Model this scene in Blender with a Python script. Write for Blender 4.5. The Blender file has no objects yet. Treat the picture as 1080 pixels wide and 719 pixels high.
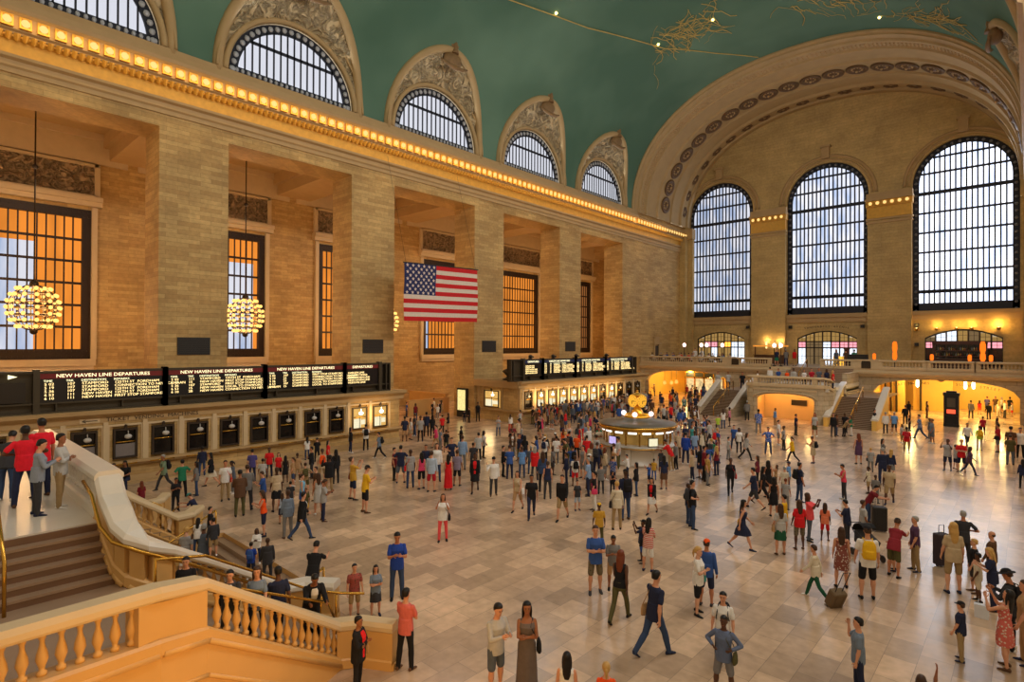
WORLD_S = .42; EXPO = 0.32
import bpy, bmesh, math, random
from math import sin, cos, pi, radians as rad, sqrt, hypot, atan2
from mathutils import Vector, Matrix, noise
C = bpy.context.scene.collection
random.seed(7)

# ------------------------------------------------------------------ materials
def _new(name):
    m = bpy.data.materials.new(name); m.use_nodes = True
    nt = m.node_tree; nt.nodes.clear()
    out = nt.nodes.new('ShaderNodeOutputMaterial')
    return m, nt, out
def nd(nt, t, **kw):
    n = nt.nodes.new(t)
    for k, v in kw.items():
        if k.startswith('i_'):
            n.inputs[k[2:].replace('_', ' ')].default_value = v
        else:
            setattr(n, k, v)
    return n
def srgb(r, g, b):
    f = lambda c: (c/255/12.92 if c/255 <= .04045 else ((c/255+.055)/1.055)**2.4)
    return (f(r), f(g), f(b), 1)
def plain(name, col, rough=.6, metal=0., var=.12, scale=6., bump=0., spec=.5):
    """procedural principled surface: noise varied colour, optional bump"""
    m, nt, out = _new(name)
    p = nd(nt, 'ShaderNodeBsdfPrincipled'); L = nt.links
    p.inputs['Roughness'].default_value = rough; p.inputs['Metallic'].default_value = metal
    p.inputs['Specular IOR Level'].default_value = spec
    tc = nd(nt, 'ShaderNodeTexCoord'); nz = nd(nt, 'ShaderNodeTexNoise'); nz.inputs['Scale'].default_value = scale
    nz.inputs['Detail'].default_value = 4
    L.new(tc.outputs['Object'], nz.inputs['Vector'])
    mx = nd(nt, 'ShaderNodeMix', data_type='RGBA')
    mx.inputs['A'].default_value = tuple(c*(1-var) for c in col[:3])+(1,)
    mx.inputs['B'].default_value = tuple(min(1, c*(1+var)) for c in col[:3])+(1,)
    L.new(nz.outputs['Fac'], mx.inputs['Factor']); L.new(mx.outputs['Result'], p.inputs['Base Color'])
    if bump:
        b = nd(nt, 'ShaderNodeBump'); b.inputs['Strength'].default_value = bump; b.inputs['Distance'].default_value = .1
        L.new(nz.outputs['Fac'], b.inputs['Height']); L.new(b.outputs['Normal'], p.inputs['Normal'])
    L.new(p.outputs[0], out.inputs[0])
    return m
def emit(name, col, s, var=0., scale=3.):
    m, nt, out = _new(name)
    e = nd(nt, 'ShaderNodeEmission'); e.inputs['Strength'].default_value = s; e.inputs['Color'].default_value = col
    if var:
        tc = nd(nt, 'ShaderNodeTexCoord'); nz = nd(nt, 'ShaderNodeTexNoise'); nz.inputs['Scale'].default_value = scale
        nt.links.new(tc.outputs['Object'], nz.inputs['Vector'])
        mx = nd(nt, 'ShaderNodeMix', data_type='RGBA')
        mx.inputs['A'].default_value = tuple(c*(1-var) for c in col[:3])+(1,); mx.inputs['B'].default_value = col
        nt.links.new(nz.outputs['Fac'], mx.inputs['Factor']); nt.links.new(mx.outputs['Result'], e.inputs['Color'])
    nt.links.new(e.outputs[0], out.inputs[0])
    return m
def block_stone(name, c1, c2, mortar, bw, bh, rough=.65, floor=False, msize=.02, spec=.4, patch=.5, bias=0., coat=0., fine=.5):
    """coursed stone blocks (walls) or laid marble slabs (floor), coordinates from world position"""
    m, nt, out = _new(name); L = nt.links
    g = nd(nt, 'ShaderNodeNewGeometry'); sp = nd(nt, 'ShaderNodeSeparateXYZ'); cb = nd(nt, 'ShaderNodeCombineXYZ')
    L.new(g.outputs['Position'], sp.inputs[0])
    if floor:
        L.new(sp.outputs['Y'], cb.inputs['X']); L.new(sp.outputs['X'], cb.inputs['Y'])
    else:
        ad = nd(nt, 'ShaderNodeMath', operation='ADD'); L.new(sp.outputs['X'], ad.inputs[0]); L.new(sp.outputs['Y'], ad.inputs[1])
        L.new(ad.outputs[0], cb.inputs['X']); L.new(sp.outputs['Z'], cb.inputs['Y'])
    br = nd(nt, 'ShaderNodeTexBrick'); L.new(cb.outputs[0], br.inputs['Vector'])
    br.inputs['Scale'].default_value = 1; br.inputs['Brick Width'].default_value = bw; br.inputs['Row Height'].default_value = bh
    br.inputs['Mortar Size'].default_value = msize; br.inputs['Color1'].default_value = c1; br.inputs['Color2'].default_value = c2
    br.inputs['Mortar'].default_value = mortar; br.inputs['Mortar Smooth'].default_value = .3; br.inputs['Bias'].default_value = bias
    n1 = nd(nt, 'ShaderNodeTexNoise'); n1.inputs['Scale'].default_value = .35; n1.inputs['Detail'].default_value = 5
    L.new(g.outputs['Position'], n1.inputs['Vector'])
    n2 = nd(nt, 'ShaderNodeTexNoise'); n2.inputs['Scale'].default_value = 4.; n2.inputs['Detail'].default_value = 6
    L.new(g.outputs['Position'], n2.inputs['Vector'])
    mr = nd(nt, 'ShaderNodeMapRange'); mr.inputs['From Min'].default_value = .3; mr.inputs['From Max'].default_value = .7
    mr.inputs['To Min'].default_value = 1-patch*.35; mr.inputs['To Max'].default_value = 1+patch*.25
    L.new(n1.outputs['Fac'], mr.inputs['Value'])
    mr2 = nd(nt, 'ShaderNodeMapRange'); mr2.inputs['From Min'].default_value = .3; mr2.inputs['From Max'].default_value = .7
    mr2.inputs['To Min'].default_value = .88; mr2.inputs['To Max'].default_value = 1.1
    L.new(n2.outputs['Fac'], mr2.inputs['Value'])
    mu = nd(nt, 'ShaderNodeMath', operation='MULTIPLY'); L.new(mr.outputs[0], mu.inputs[0]); L.new(mr2.outputs[0], mu.inputs[1])
    vm = nd(nt, 'ShaderNodeVectorMath', operation='SCALE'); L.new(br.outputs['Color'], vm.inputs[0]); L.new(mu.outputs[0], vm.inputs['Scale'])
    p = nd(nt, 'ShaderNodeBsdfPrincipled'); L.new(vm.outputs[0], p.inputs['Base Color'])
    p.inputs['Roughness'].default_value = rough; p.inputs['Specular IOR Level'].default_value = spec
    if floor:
        mr3 = nd(nt, 'ShaderNodeMapRange'); mr3.inputs['To Min'].default_value = rough*.7; mr3.inputs['To Max'].default_value = rough*1.5
        L.new(n2.outputs['Fac'], mr3.inputs['Value']); L.new(mr3.outputs[0], p.inputs['Roughness'])
    else:
        b = nd(nt, 'ShaderNodeBump'); b.inputs['Strength'].default_value = .5; b.inputs['Distance'].default_value = .04
        iv = nd(nt, 'ShaderNodeMath', operation='SUBTRACT'); iv.inputs[0].default_value = 1; L.new(br.outputs['Fac'], iv.inputs[1])
        L.new(iv.outputs[0], b.inputs['Height']); L.new(b.outputs['Normal'], p.inputs['Normal'])
    L.new(p.outputs[0], out.inputs[0])
    return m
def relief(name, col, scale=2.5, strength=1., dark=.45, rough=.7):
    """carved ornament: colour is darker where the carving lies deeper, strong bump"""
    m, nt, out = _new(name); L = nt.links
    g = nd(nt, 'ShaderNodeNewGeometry')
    n = nd(nt, 'ShaderNodeTexNoise'); n.inputs['Scale'].default_value = scale; n.inputs['Detail'].default_value = 3; n.inputs['Distortion'].default_value = 2.2
    L.new(g.outputs['Position'], n.inputs['Vector'])
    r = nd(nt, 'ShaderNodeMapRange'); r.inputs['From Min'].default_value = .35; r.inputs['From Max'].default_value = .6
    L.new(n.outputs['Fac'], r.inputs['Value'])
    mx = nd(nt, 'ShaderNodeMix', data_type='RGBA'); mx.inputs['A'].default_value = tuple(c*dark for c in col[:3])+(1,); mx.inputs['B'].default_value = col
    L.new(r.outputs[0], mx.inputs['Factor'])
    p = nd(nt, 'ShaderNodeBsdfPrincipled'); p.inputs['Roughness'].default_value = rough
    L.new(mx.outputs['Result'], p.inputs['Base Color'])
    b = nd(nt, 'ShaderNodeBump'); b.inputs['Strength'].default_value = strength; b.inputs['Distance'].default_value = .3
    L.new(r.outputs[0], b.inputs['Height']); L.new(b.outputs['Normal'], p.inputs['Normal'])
    L.new(p.outputs[0], out.inputs[0])
    return m

# ------------------------------------------------------------------ mesh builder
class MB:
    def __init__(s): s.v = []; s.f = []; s.m = []; s.sm = []
    def add(s, vs, fs, mi=0, smooth=False):
        o = len(s.v); s.v += [tuple(v) for v in vs]
        for f in fs: s.f.append(tuple(i+o for i in f)); s.m.append(mi); s.sm.append(smooth)
        return s
    def box(s, x0, x1, y0, y1, z0, z1, mi=0):
        v = [(x, y, z) for z in (z0, z1) for y in (y0, y1) for x in (x0, x1)]
        return s.add(v, [(0, 2, 3, 1), (4, 5, 7, 6), (0, 1, 5, 4), (2, 6, 7, 3), (0, 4, 6, 2), (1, 3, 7, 5)], mi)
    def loft(s, rings, mi=0, closed=True, cap=True, smooth=True):
        n = len(rings[0]); vs = [p for r in rings for p in r]; fs = []
        for k in range(len(rings)-1):
            for i in range(n if closed else n-1):
                j = (i+1) % n; fs.append((k*n+i, k*n+j, (k+1)*n+j, (k+1)*n+i))
        s.add(vs, fs, mi, smooth)
        if cap and closed:
            o = len(s.v)-len(vs)
            s.f.append(tuple(o+i for i in range(n-1, -1, -1))); s.m.append(mi); s.sm.append(False)
            s.f.append(tuple(o+(len(rings)-1)*n+i for i in range(n))); s.m.append(mi); s.sm.append(False)
        return s
    def tube(s, path, r, n=8, mi=0, up=None, cap=True):
        path = [Vector(p) for p in path]; rings = []; R = r if isinstance(r, (list, tuple)) else [r]*len(path)
        last = None
        for k, p in enumerate(path):
            d = (path[min(k+1, len(path)-1)]-path[max(k-1, 0)])
            d = d.normalized() if d.length > 1e-9 else Vector((0, 0, 1))
            if last is None:
                a = d.orthogonal().normalized()
            else:
                a = (last-d*last.dot(d)); a = a.normalized() if a.length > 1e-6 else d.orthogonal().normalized()
            last = a; b = d.cross(a)
            rings.append([p+(a*cos(2*pi*i/n)+b*sin(2*pi*i/n))*R[k] for i in range(n)])
        return s.loft(rings, mi, True, cap)
    def lathe(s, prof, c=(0, 0, 0), n=16, mi=0, cap=True, smooth=True):
        rings = [[(c[0]+r*cos(2*pi*i/n), c[1]+r*sin(2*pi*i/n), c[2]+z) for i in range(n)] for r, z in prof]
        return s.loft(rings, mi, True, cap, smooth)
    def sphere(s, c, r, n=12, m=8, mi=0):
        rx, ry, rz = r if isinstance(r, (tuple, list)) else (r, r, r)
        rings = [[(c[0]+rx*sin(pi*k/m)*cos(2*pi*i/n), c[1]+ry*sin(pi*k/m)*sin(2*pi*i/n), c[2]-rz*cos(pi*k/m)) for i in range(n)]
                 for k in [0.02]+list(range(1, m))+[m-.02]]
        return s.loft(rings, mi)
    def sweep(s, path, prof, mi=0, up=Vector((0, 0, 1)), cap=True, smooth=False, mitre=True):
        """profile [(side, up)] carried along a path; side is to the right of travel"""
        path = [Vector(p) for p in path]; rings = []; n = len(path)
        for k, p in enumerate(path):
            d0 = (path[k]-path[k-1]) if k else (path[1]-path[0]); d1 = (path[k+1]-path[k]) if k < n-1 else d0
            h0 = Vector((d0.x, d0.y, 0)).normalized() if hypot(d0.x, d0.y) > 1e-6 else None
            h1 = Vector((d1.x, d1.y, 0)).normalized() if hypot(d1.x, d1.y) > 1e-6 else h0
            h0 = h0 or h1
            r0 = h0.cross(up); r1 = h1.cross(up); r = (r0+r1).normalized(); sc = 1/max(.45, r.dot(r1))
            rings.append([p+r*a*sc+up*b for a, b in prof])
        return s.loft(rings, mi, True, cap, smooth)
    def build(s, name, mats, parent=None, loc=None):
        me = bpy.data.meshes.new(name); me.from_pydata(s.v, [], s.f)
        mats = mats if isinstance(mats, (list, tuple)) else [mats]
        for m in mats: me.materials.append(m)
        me.polygons.foreach_set('material_index', s.m); me.polygons.foreach_set('use_smooth', s.sm)
        bm = bmesh.new(); bm.from_mesh(me); bmesh.ops.recalc_face_normals(bm, faces=bm.faces); bm.to_mesh(me); bm.free()
        o = bpy.data.objects.new(name, me); C.objects.link(o)
        if parent is not None: o.parent = parent
        if loc is not None: o.location = loc
        return o
def strip_wall(mb, xs, ivals, put, thick, mi=0):
    """wall made of columns: xs sorted, ivals(x) -> list of (z0,z1) solid; put(x,d,z) places a point"""
    e = 1e-4
    for a, b in zip(xs[:-1], xs[1:]):
        if b-a < 1e-6: continue
        A = ivals(a+min(e, (b-a)*.01)); B = ivals(b-min(e, (b-a)*.01))
        if len(A) != len(B):
            M_ = ivals((a+b)/2); A = A if len(A) == len(M_) else M_; B = B if len(B) == len(M_) else M_
        for (p, q), (r, t) in zip(A, B):
            if q-p < 1e-3 and t-r < 1e-3: continue
            v = [put(a, 0, p), put(b, 0, r), put(b, 0, t), put(a, 0, q), put(a, thick, p), put(b, thick, r), put(b, thick, t), put(a, thick, q)]
            mb.add(v, [(0, 1, 2, 3), (5, 4, 7, 6), (0, 4, 5, 1), (3, 2, 6, 7)], mi)
def tag(o, label=None, cat=None, group=None, kind=None):
    if label: o['label'] = label
    if cat: o['category'] = cat
    if group: o['group'] = group
    if kind: o['kind'] = kind
    return o
def empty(name, loc=(0, 0, 0), rz=0):
    o = bpy.data.objects.new(name, None); C.objects.link(o); o.location = loc; o.rotation_euler = (0, 0, rz)
    o.empty_display_size = .2
    return o
def dup(root, loc=None, rz=None, parent=None, label=None, group=None, kids=True):
    r = root.copy(); C.objects.link(r)
    if parent is not None: r.parent = parent
    if loc is not None: r.location = loc
    if rz is not None: r.rotation_euler = (0, 0, rz)
    if label: r['label'] = label
    if group: r['group'] = group
    if kids:
        for ch in list(root.children): dup(ch, parent=r)
    return r
_glyph = {}
def text(name, body, size, mat, loc, rot, parent=None, ext=.01, align='LEFT', sx=1.):
    key = (body, size, ext, align, mat.name)
    if key not in _glyph:
        cu = bpy.data.curves.new('glyphs', 'FONT'); cu.body = body; cu.size = size; cu.extrude = ext; cu.resolution_u = 2
        cu.align_x = align; cu.align_y = 'CENTER'
        t_ = bpy.data.objects.new('glyphs', cu)
        me = bpy.data.meshes.new_from_object(t_); bpy.data.objects.remove(t_); bpy.data.curves.remove(cu)
        me.materials.clear(); me.materials.append(mat); _glyph[key] = me
    o = bpy.data.objects.new(name, _glyph[key]); C.objects.link(o); o.location = loc; o.rotation_euler = rot
    o.scale = (sx, 1, 1)
    if parent is not None: o.parent = parent
    return o
def light(name, typ, loc, energy, col, size=1., rot=(0, 0, 0), sy=None, spread=None):
    l = bpy.data.lights.new(name, typ); l.energy = energy; l.color = col
    if typ == 'AREA':
        l.size = size
        if sy: l.shape = 'RECTANGLE'; l.size_y = sy
        if spread: l.spread = spread
    else: l.shadow_soft_size = size
    o = bpy.data.objects.new(name, l); C.objects.link(o); o.location = loc; o.rotation_euler = rot
    return o
# ------------------------------------------------------------------ people
COL = dict(black=(26, 25, 28), navy=(34, 40, 66), white=(226, 222, 216), grey=(120, 118, 116), palegrey=(178, 176, 172), lightgrey=(158, 156, 154), slate=(84, 92, 104), charcoal=(54, 54, 58), blue=(52, 84, 150),
    olive=(84, 80, 46), brown=(92, 64, 44), teal=(60, 140, 136), maroon=(116, 28, 38), beige=(196, 174, 142), purple=(78, 70, 128), orange=(240, 84, 24), lightblue=(130, 156, 190), khaki=(158, 132, 92), pink=(214, 64, 104),
    green=(36, 118, 84), tan=(176, 138, 96), cream=(214, 202, 178), red=(212, 30, 34), denim=(52, 70, 104), indigo=(38, 44, 72), crimson=(176, 30, 46), mauve=(138, 128, 148), yellow=(226, 176, 30), mustard=(196, 150, 50),
    bluegrey=(112, 126, 144), paleblue=(170, 186, 206), skyblue=(104, 150, 206), cyan=(120, 180, 210), coral=(236, 84, 88), sand=(188, 166, 132), stripe=(150, 148, 150), starblue=(40, 66, 130), camo=(108, 96, 72), rose=(206, 130, 150),
    redstripe=(200, 44, 44), greydress=(104, 92, 86), plaid=(150, 70, 62), royal=(34, 66, 158), salmon=(206, 104, 94), wine=(112, 40, 52), mustardplaid=(168, 132, 60), neon=(176, 206, 70), bluefloral=(80, 108, 180), jersey=(50, 92, 178),
    blackwhite=(70, 70, 70), maroonvest=(140, 40, 50), checkblue=(90, 112, 156), plum=(84, 56, 84), brownprint=(132, 70, 58), floral=(200, 96, 84), darkgreen=(30, 84, 58), chambray=(96, 108, 136), greyblue=(120, 118, 120), hoodgrey=(134, 142, 156),
    brightred=(226, 30, 48), rosered=(220, 60, 84), peach=(232, 130, 92), palegreen=(120, 140, 112), blond=(190, 148, 84), redbrown=(116, 58, 34))
HC = dict(black=(24, 20, 18), brown=(66, 44, 30), blond=(192, 150, 84), grey=(150, 146, 140), redbrown=(112, 54, 30))
_mc = {}
def cloth(c, kind='cloth'):
    k = (c, kind)
    if k in _mc: return _mc[k]
    rgb = (HC.get(c) or COL[c]) if kind == 'hair' else COL[c]
    if kind == 'cloth' and c in ('stripe', 'redstripe', 'plaid', 'starblue', 'bluefloral', 'jersey', 'blackwhite', 'floral', 'camo', 'checkblue', 'mustardplaid', 'brownprint'):
        m, nt, out = _new('patterned_cloth_'+c); L = nt.links
        tc = nd(nt, 'ShaderNodeTexCoord')
        if c in ('stripe', 'redstripe'):
            w = nd(nt, 'ShaderNodeTexWave', bands_direction='Z'); w.inputs['Scale'].default_value = 6; f = w.outputs['Fac']; L.new(tc.outputs['Object'], w.inputs['Vector'])
        else:
            w = nd(nt, 'ShaderNodeTexVoronoi'); w.inputs['Scale'].default_value = 16; L.new(tc.outputs['Object'], w.inputs['Vector']); f = w.outputs['Distance']
        cr = nd(nt, 'ShaderNodeMapRange'); cr.inputs['From Min'].default_value = .4 if 'stripe' in c else .25; cr.inputs['From Max'].default_value = .6 if 'stripe' in c else .35; L.new(f, cr.inputs['Value'])
        mx = nd(nt, 'ShaderNodeMix', data_type='RGBA'); base = srgb(*rgb)
        alt = srgb(214, 200, 184) if c not in ('camo', 'mustardplaid', 'plaid') else srgb(70, 58, 44)
        mx.inputs['A'].default_value = alt if 'stripe' in c else (alt if c != 'camo' else alt); mx.inputs['B'].default_value = base
        L.new(cr.outputs[0], mx.inputs['Factor']); p = nd(nt, 'ShaderNodeBsdfPrincipled'); p.inputs['Roughness'].default_value = .85
        L.new(mx.outputs['Result'], p.inputs['Base Color']); L.new(p.outputs[0], out.inputs[0])
    else:
        m = plain('%s_%s' % (kind, c), srgb(*rgb), .45 if kind == 'hair' else .85, var=.18, scale=14., spec=.3)
    _mc[k] = m; return m
SKINS = [plain('skin_tone_%d' % i, srgb(*c), .55, var=.06, scale=9., spec=.3) for i, c in enumerate([(206, 148, 116), (184, 122, 88), (148, 96, 66), (92, 60, 42), (216, 162, 132)])]
# pose: legs (thigh forward, knee, abduct) right/left; arms (forward, abduct, elbow, inward) right/left; lean; head (pitch down, yaw)
POSES = dict(
    st=[(3, 4, 4), (-3, 3, 5), (2, 9, 14, 4), (6, 10, 18, 6), 0, (4, 0)],
    ph=[(2, 4, 4), (-2, 3, 5), (22, 8, 98, 34), (24, 8, 92, 34), 3, (26, 0)],
    hip=[(4, 6, 8), (-3, 3, 8), (-14, 42, 88, 52), (-12, 40, 86, 52), 0, (0, 12)],
    cr=[(3, 4, 5), (-4, 3, 5), (20, 6, 92, 70), (18, 8, 84, 66), 0, (6, -8)],
    pt=[(3, 4, 5), (-5, 3, 5), (66, 18, 92, 30), (60, 14, 98, 30), -4, (-14, 0)],
    ea=[(3, 4, 4), (-6, 8, 4), (38, 30, 138, 26), (0, 8, 12, 4), 0, (4, 10)],
    wk=[(26, 10, 2), (-20, 22, 2), (-20, 8, 16, 4), (22, 8, 24, 6), 4, (6, 0)],
    ln=[(-6, 4, 5), (8, 14, 5), (62, 8, 38, 10), (50, 8, 46, 14), 24, (14, 0)],
    si=[(86, 88, 8), (84, 84, 8), (34, 6, 52, 24), (30, 8, 58, 26), 8, (16, 0)],
    wv=[(3, 4, 4), (-3, 3, 5), (150, 14, 30, 8), (4, 9, 16, 4), 0, (-4, 0)])
def rotx(v, d): a = rad(d); return Vector((v.x, v.y*cos(a)-v.z*sin(a), v.y*sin(a)+v.z*cos(a)))
def skeleton(sex, pose):
    """person faces +Y, +X is the person's right-hand side seen from behind"""
    P = POSES[pose]; J = {}; fem = sex == 'f'
    hipz = .92; J['pel'] = Vector((0, 0, hipz)); lean = P[4]
    up = rotx(Vector((0, 0, 1)), -lean); fw = rotx(Vector((0, 1, 0)), -lean)
    J['waist'] = J['pel']+up*.16; J['chest'] = J['pel']+up*.36; J['neck'] = J['pel']+up*.55; J['up'] = up; J['fw'] = fw
    hp = rotx(up, -P[5][0]*.6); J['head'] = J['neck']+up*.05+hp*.125; J['hp'] = hp
    for s, sd, leg, arm in (('R', 1, P[0], P[2]), ('L', -1, P[1], P[3])):
        h = J['pel']+Vector((sd*.09, 0, -.03)); J['hip'+s] = h
        d = rotx(Vector((0, 0, -1)), leg[0]); d = Vector((d.x+sd*sin(rad(leg[2])), d.y, d.z)).normalized()
        k = h+d*.42; J['kn'+s] = k
        d2 = rotx(Vector((0, 0, -1)), leg[0]-leg[1]); d2 = Vector((d2.x+sd*sin(rad(leg[2]))*.4, d2.y, d2.z)).normalized()
        J['an'+s] = k+d2*.40; J['ft'+s] = rotx(Vector((sd*.12, 1, -.05 if leg[0]-leg[1] > -20 else -.7)), 0).normalized()
        sh = J['neck']-up*.085+Vector((sd*(.15 if fem else .178), 0, 0)); J['sh'+s] = sh
        d = rotx(Vector((0, 0, -1)), arm[0]-lean*.3); d = (d*cos(rad(arm[1]))+Vector((sd, 0, 0))*sin(rad(arm[1]))).normalized()
        e = sh+d*.285; J['el'+s] = e
        # bend elbow forward/up then inwards
        ax = Vector((1, 0, 0)); f = Matrix.Rotation(rad(arm[2]), 3, 'X') @ d
        f = (f*cos(rad(arm[3]))+Vector((-sd, 0, 0))*sin(rad(arm[3]))).normalized()
        J['wr'+s] = e+f*.25; J['fd'+s] = f; J['ad'+s] = d
    mn = min(J['anR'].z, J['anL'].z)-.085
    if pose != 'si':
        for k_ in J:
            if k_ not in ('up', 'fw', 'hp') and k_[:2] not in ('ft', 'fd', 'ad'): J[k_] = J[k_]-Vector((0, 0, mn))
    else:
        for k_ in J:
            if k_ not in ('up', 'fw', 'hp') and k_[:2] not in ('ft', 'fd', 'ad'): J[k_] = J[k_]-Vector((0, 0, mn))
    return J
def limb(mb, a, b, ra, rb, mid=None, n=10):
    a, b = Vector(a), Vector(b); m = (a+b)/2
    mb.tube([a, a+(b-a)*.3, m, a+(b-a)*.75, b], [ra, ra*.98+(0 if mid is None else mid), (ra+rb)/2+(0 if mid is None else mid*.5), rb*1.06, rb], n)
    mb.sphere(a, ra, n, 6); mb.sphere(b, rb, n, 6)
def ring(c, rx, ry, fw, n=16): return [c+Vector((1, 0, 0))*(rx*cos(2*pi*i/n))+fw*(ry*sin(2*pi*i/n)) for i in range(n)]
def torso(mb, J, sex, g=0., lo=-.1, hi=.6, flare=0.):
    fem = sex == 'f'; up, fw = J['up'], J['fw']
    S = [(-.11, .15, .10, 0), (-.04, .172 if fem else .162, .118, 0), (.04, .168 if fem else .158, .115, 0), (.16, .122 if fem else .142, .092 if fem else .105, .005), (.28, .145 if fem else .162, .112, .012 if not fem else .02),
         (.38, .158 if fem else .18, .115, .015 if not fem else .03), (.45, .152 if fem else .176, .098, 0), (.5, .115 if fem else .125, .075, -.008), (.525, .08, .062, -.01), (.55, .06, .058, -.01), (.6, .052, .055, 0)]
    rs = [ring(J['pel']+up*h+fw*o, rx+g+flare*max(0, .2-h), ry+g+flare*max(0, .2-h), fw) for h, rx, ry, o in S if lo <= h <= hi]
    mb.loft(rs)
def remesh(mb, vox, name, smooth=2, extra=None):
    me = bpy.data.meshes.new('tmp'); me.from_pydata(mb.v, [], mb.f)
    bm = bmesh.new(); bm.from_mesh(me); bmesh.ops.recalc_face_normals(bm, faces=bm.faces); bm.to_mesh(me); bm.free()
    o = bpy.data.objects.new('tmp', me); C.objects.link(o)
    r = o.modifiers.new('r', 'REMESH'); r.mode = 'VOXEL'; r.voxel_size = vox; r.use_smooth_shade = True
    s = o.modifiers.new('s', 'SMOOTH'); s.iterations = smooth; s.factor = .6
    dg = bpy.context.evaluated_depsgraph_get(); dg.update()
    out = bpy.data.meshes.new_from_object(o.evaluated_get(dg)); out.name = name
    bpy.data.objects.remove(o); bpy.data.meshes.remove(me)
    if extra is not None and extra.v:
        bm = bmesh.new(); bm.from_mesh(out)
        vs = [bm.verts.new(v) for v in extra.v]; bm.verts.ensure_lookup_table()
        for f in extra.f:
            try: q = bm.faces.new([vs[i] for i in f]); q.smooth = True
            except ValueError: pass
        bm.to_mesh(out); bm.free()
    out.materials.append(None)
    return out
_lib = {}
def part_mesh(kind, sex, pose, hi):
    key = (kind, sex, pose, hi)
    if kind in ('short_hair', 'cap', 'hat', 'bald_rim', 'shoes', 'backpack'): key = (kind, sex, pose, hi)
    if key in _lib: return _lib[key]
    J = skeleton(sex, pose); mb = MB(); fem = sex == 'f'; up, fw, hp = J['up'], J['fw'], J['hp']
    vox = .0095 if hi else .016; k = .93 if fem else 1.
    hx = Vector((1, 0, 0)); hf = hp.cross(hx)*-1
    if hf.y < 0: hf = -hf
    H = J['head']
    if kind == 'body':
        torso(mb, J, sex)
        # head: skull, jaw, nose, ears
        n = 14
        def hring(z, rx, ry, oy): return [H+hp*z+hx*(rx*cos(2*pi*i/n))+hf*(ry*sin(2*pi*i/n)+oy) for i in range(n)]
        mb.loft([hring(z, rx, ry, oy) for z, rx, ry, oy in [(-.125, .022, .03, .05), (-.11, .042, .05, .035), (-.08, .056, .07, .018), (-.04, .066, .082, .006), (0, .073, .092, 0), (.04, .076, .095, -.004), (.08, .066, .082, -.008), (.108, .042, .052, -.01), (.12, .012, .015, -.01)]])
        mb.loft([[H+hp*(-.03)+hf*.085+hx*.012, H+hp*(-.03)+hf*.085-hx*.012, H+hp*(-.045)+hf*.106+hx*0, ], [H+hp*.01+hf*.085+hx*.008, H+hp*.01+hf*.085-hx*.008, H+hp*.012+hf*.094]])
        for s in (-1, 1): mb.sphere(H+hx*(s*.076)+hf*-.008+hp*-.01, (.012, .02, .03), 6, 5)
        limb(mb, J['neck']-up*.03, H-hp*.06, .052*k, .05*k)
        for s in 'RL':
            limb(mb, J['hip'+s], J['kn'+s], .083*k, .054*k, .004); limb(mb, J['kn'+s], J['an'+s], .052*k, .035*k, .012)
            limb(mb, J['sh'+s], J['el'+s], .048*k, .038*k, .004); limb(mb, J['el'+s], J['wr'+s], .038*k, .025*k, .006)
            mb.sphere(J['sh'+s]-Vector((0, 0, .01)), .052*k, 10, 6)
            w, f = J['wr'+s], J['fd'+s]
            sd = 1 if s == 'R' else -1
            side = f.cross(Vector((sd, 0, 0))) if abs(f.x) < .8 else Vector((0, 0, 1)); side = side.normalized(); nrm = f.cross(side).normalized()
            pr = []
            for t_, a_, b_ in ((-.01, .024, .02), (.03, .036, .017), (.075, .04, .015), (.09, .036, .012)):
                pr.append([w+f*t_+side*(a_*cos(q*pi/4))+nrm*(b_*sin(q*pi/4)) for q in range(8)])
            mb.loft(pr)
            an, ft = J['an'+s], J['ft'+s]
            mb.tube([an-ft*.03+Vector((0, 0, -.03)), an+ft*.05+Vector((0, 0, -.045)), an+ft*.1+Vector((0, 0, -.06))], [.03, .03, .015], 8)
        ex = MB()
        for s in 'RL':
            w, f = J['wr'+s], J['fd'+s]; sd = 1 if s == 'R' else -1
            side = f.cross(Vector((sd, 0, 0))) if abs(f.x) < .8 else Vector((0, 0, 1)); side = side.normalized(); nrm = f.cross(side).normalized()
            inn = nrm if nrm.dot(Vector((-sd, .4, 0))) > 0 else -nrm
            for q, (ln, off) in enumerate(((.068, .029), (.077, .01), (.072, -.009), (.056, -.027))):
                b = w+f*.078+side*off; c1 = b+f*(ln*.45)+inn*.004; c2 = c1+(f*.8+inn*.6)*(ln*.35); c3 = c2+(f*.4+inn*.9)*(ln*.3)
                ex.tube([b, c1, c2, c3], [.0095, .009, .008, .0055], 6)
            b = w+f*.02+side*.028; ex.tube([b, b+side*.03+f*.03+inn*.01, b+side*.035+f*.062+inn*.02], [.011, .0095, .007], 6)
        if hi:
            pass
        me = remesh(mb, vox, 'body', 2, ex)
    elif kind in ('t_shirt', 'long_shirt', 'sleeveless_top', 'jacket'):
        g = dict(t_shirt=.014, long_shirt=.014, sleeveless_top=.009, jacket=.028)[kind]
        torso(mb, J, sex, g, -.1 if kind != 'jacket' else -.12, .53)
        if kind in ('t_shirt', 'long_shirt'): mb.loft([ring(J['pel']+up*-.14, .17+g, .125+g, fw), ring(J['pel']+up*.0, .17+g, .125+g, fw), ring(J['pel']+up*.2, .15+g, .115+g, fw)])
        if kind == 'jacket': mb.loft([ring(J['pel']+up*-.2, .18+g, .13+g, fw), ring(J['pel']+up*.0, .175+g, .13+g, fw), ring(J['pel']+up*.3, .16+g, .12+g, fw)])
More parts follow.
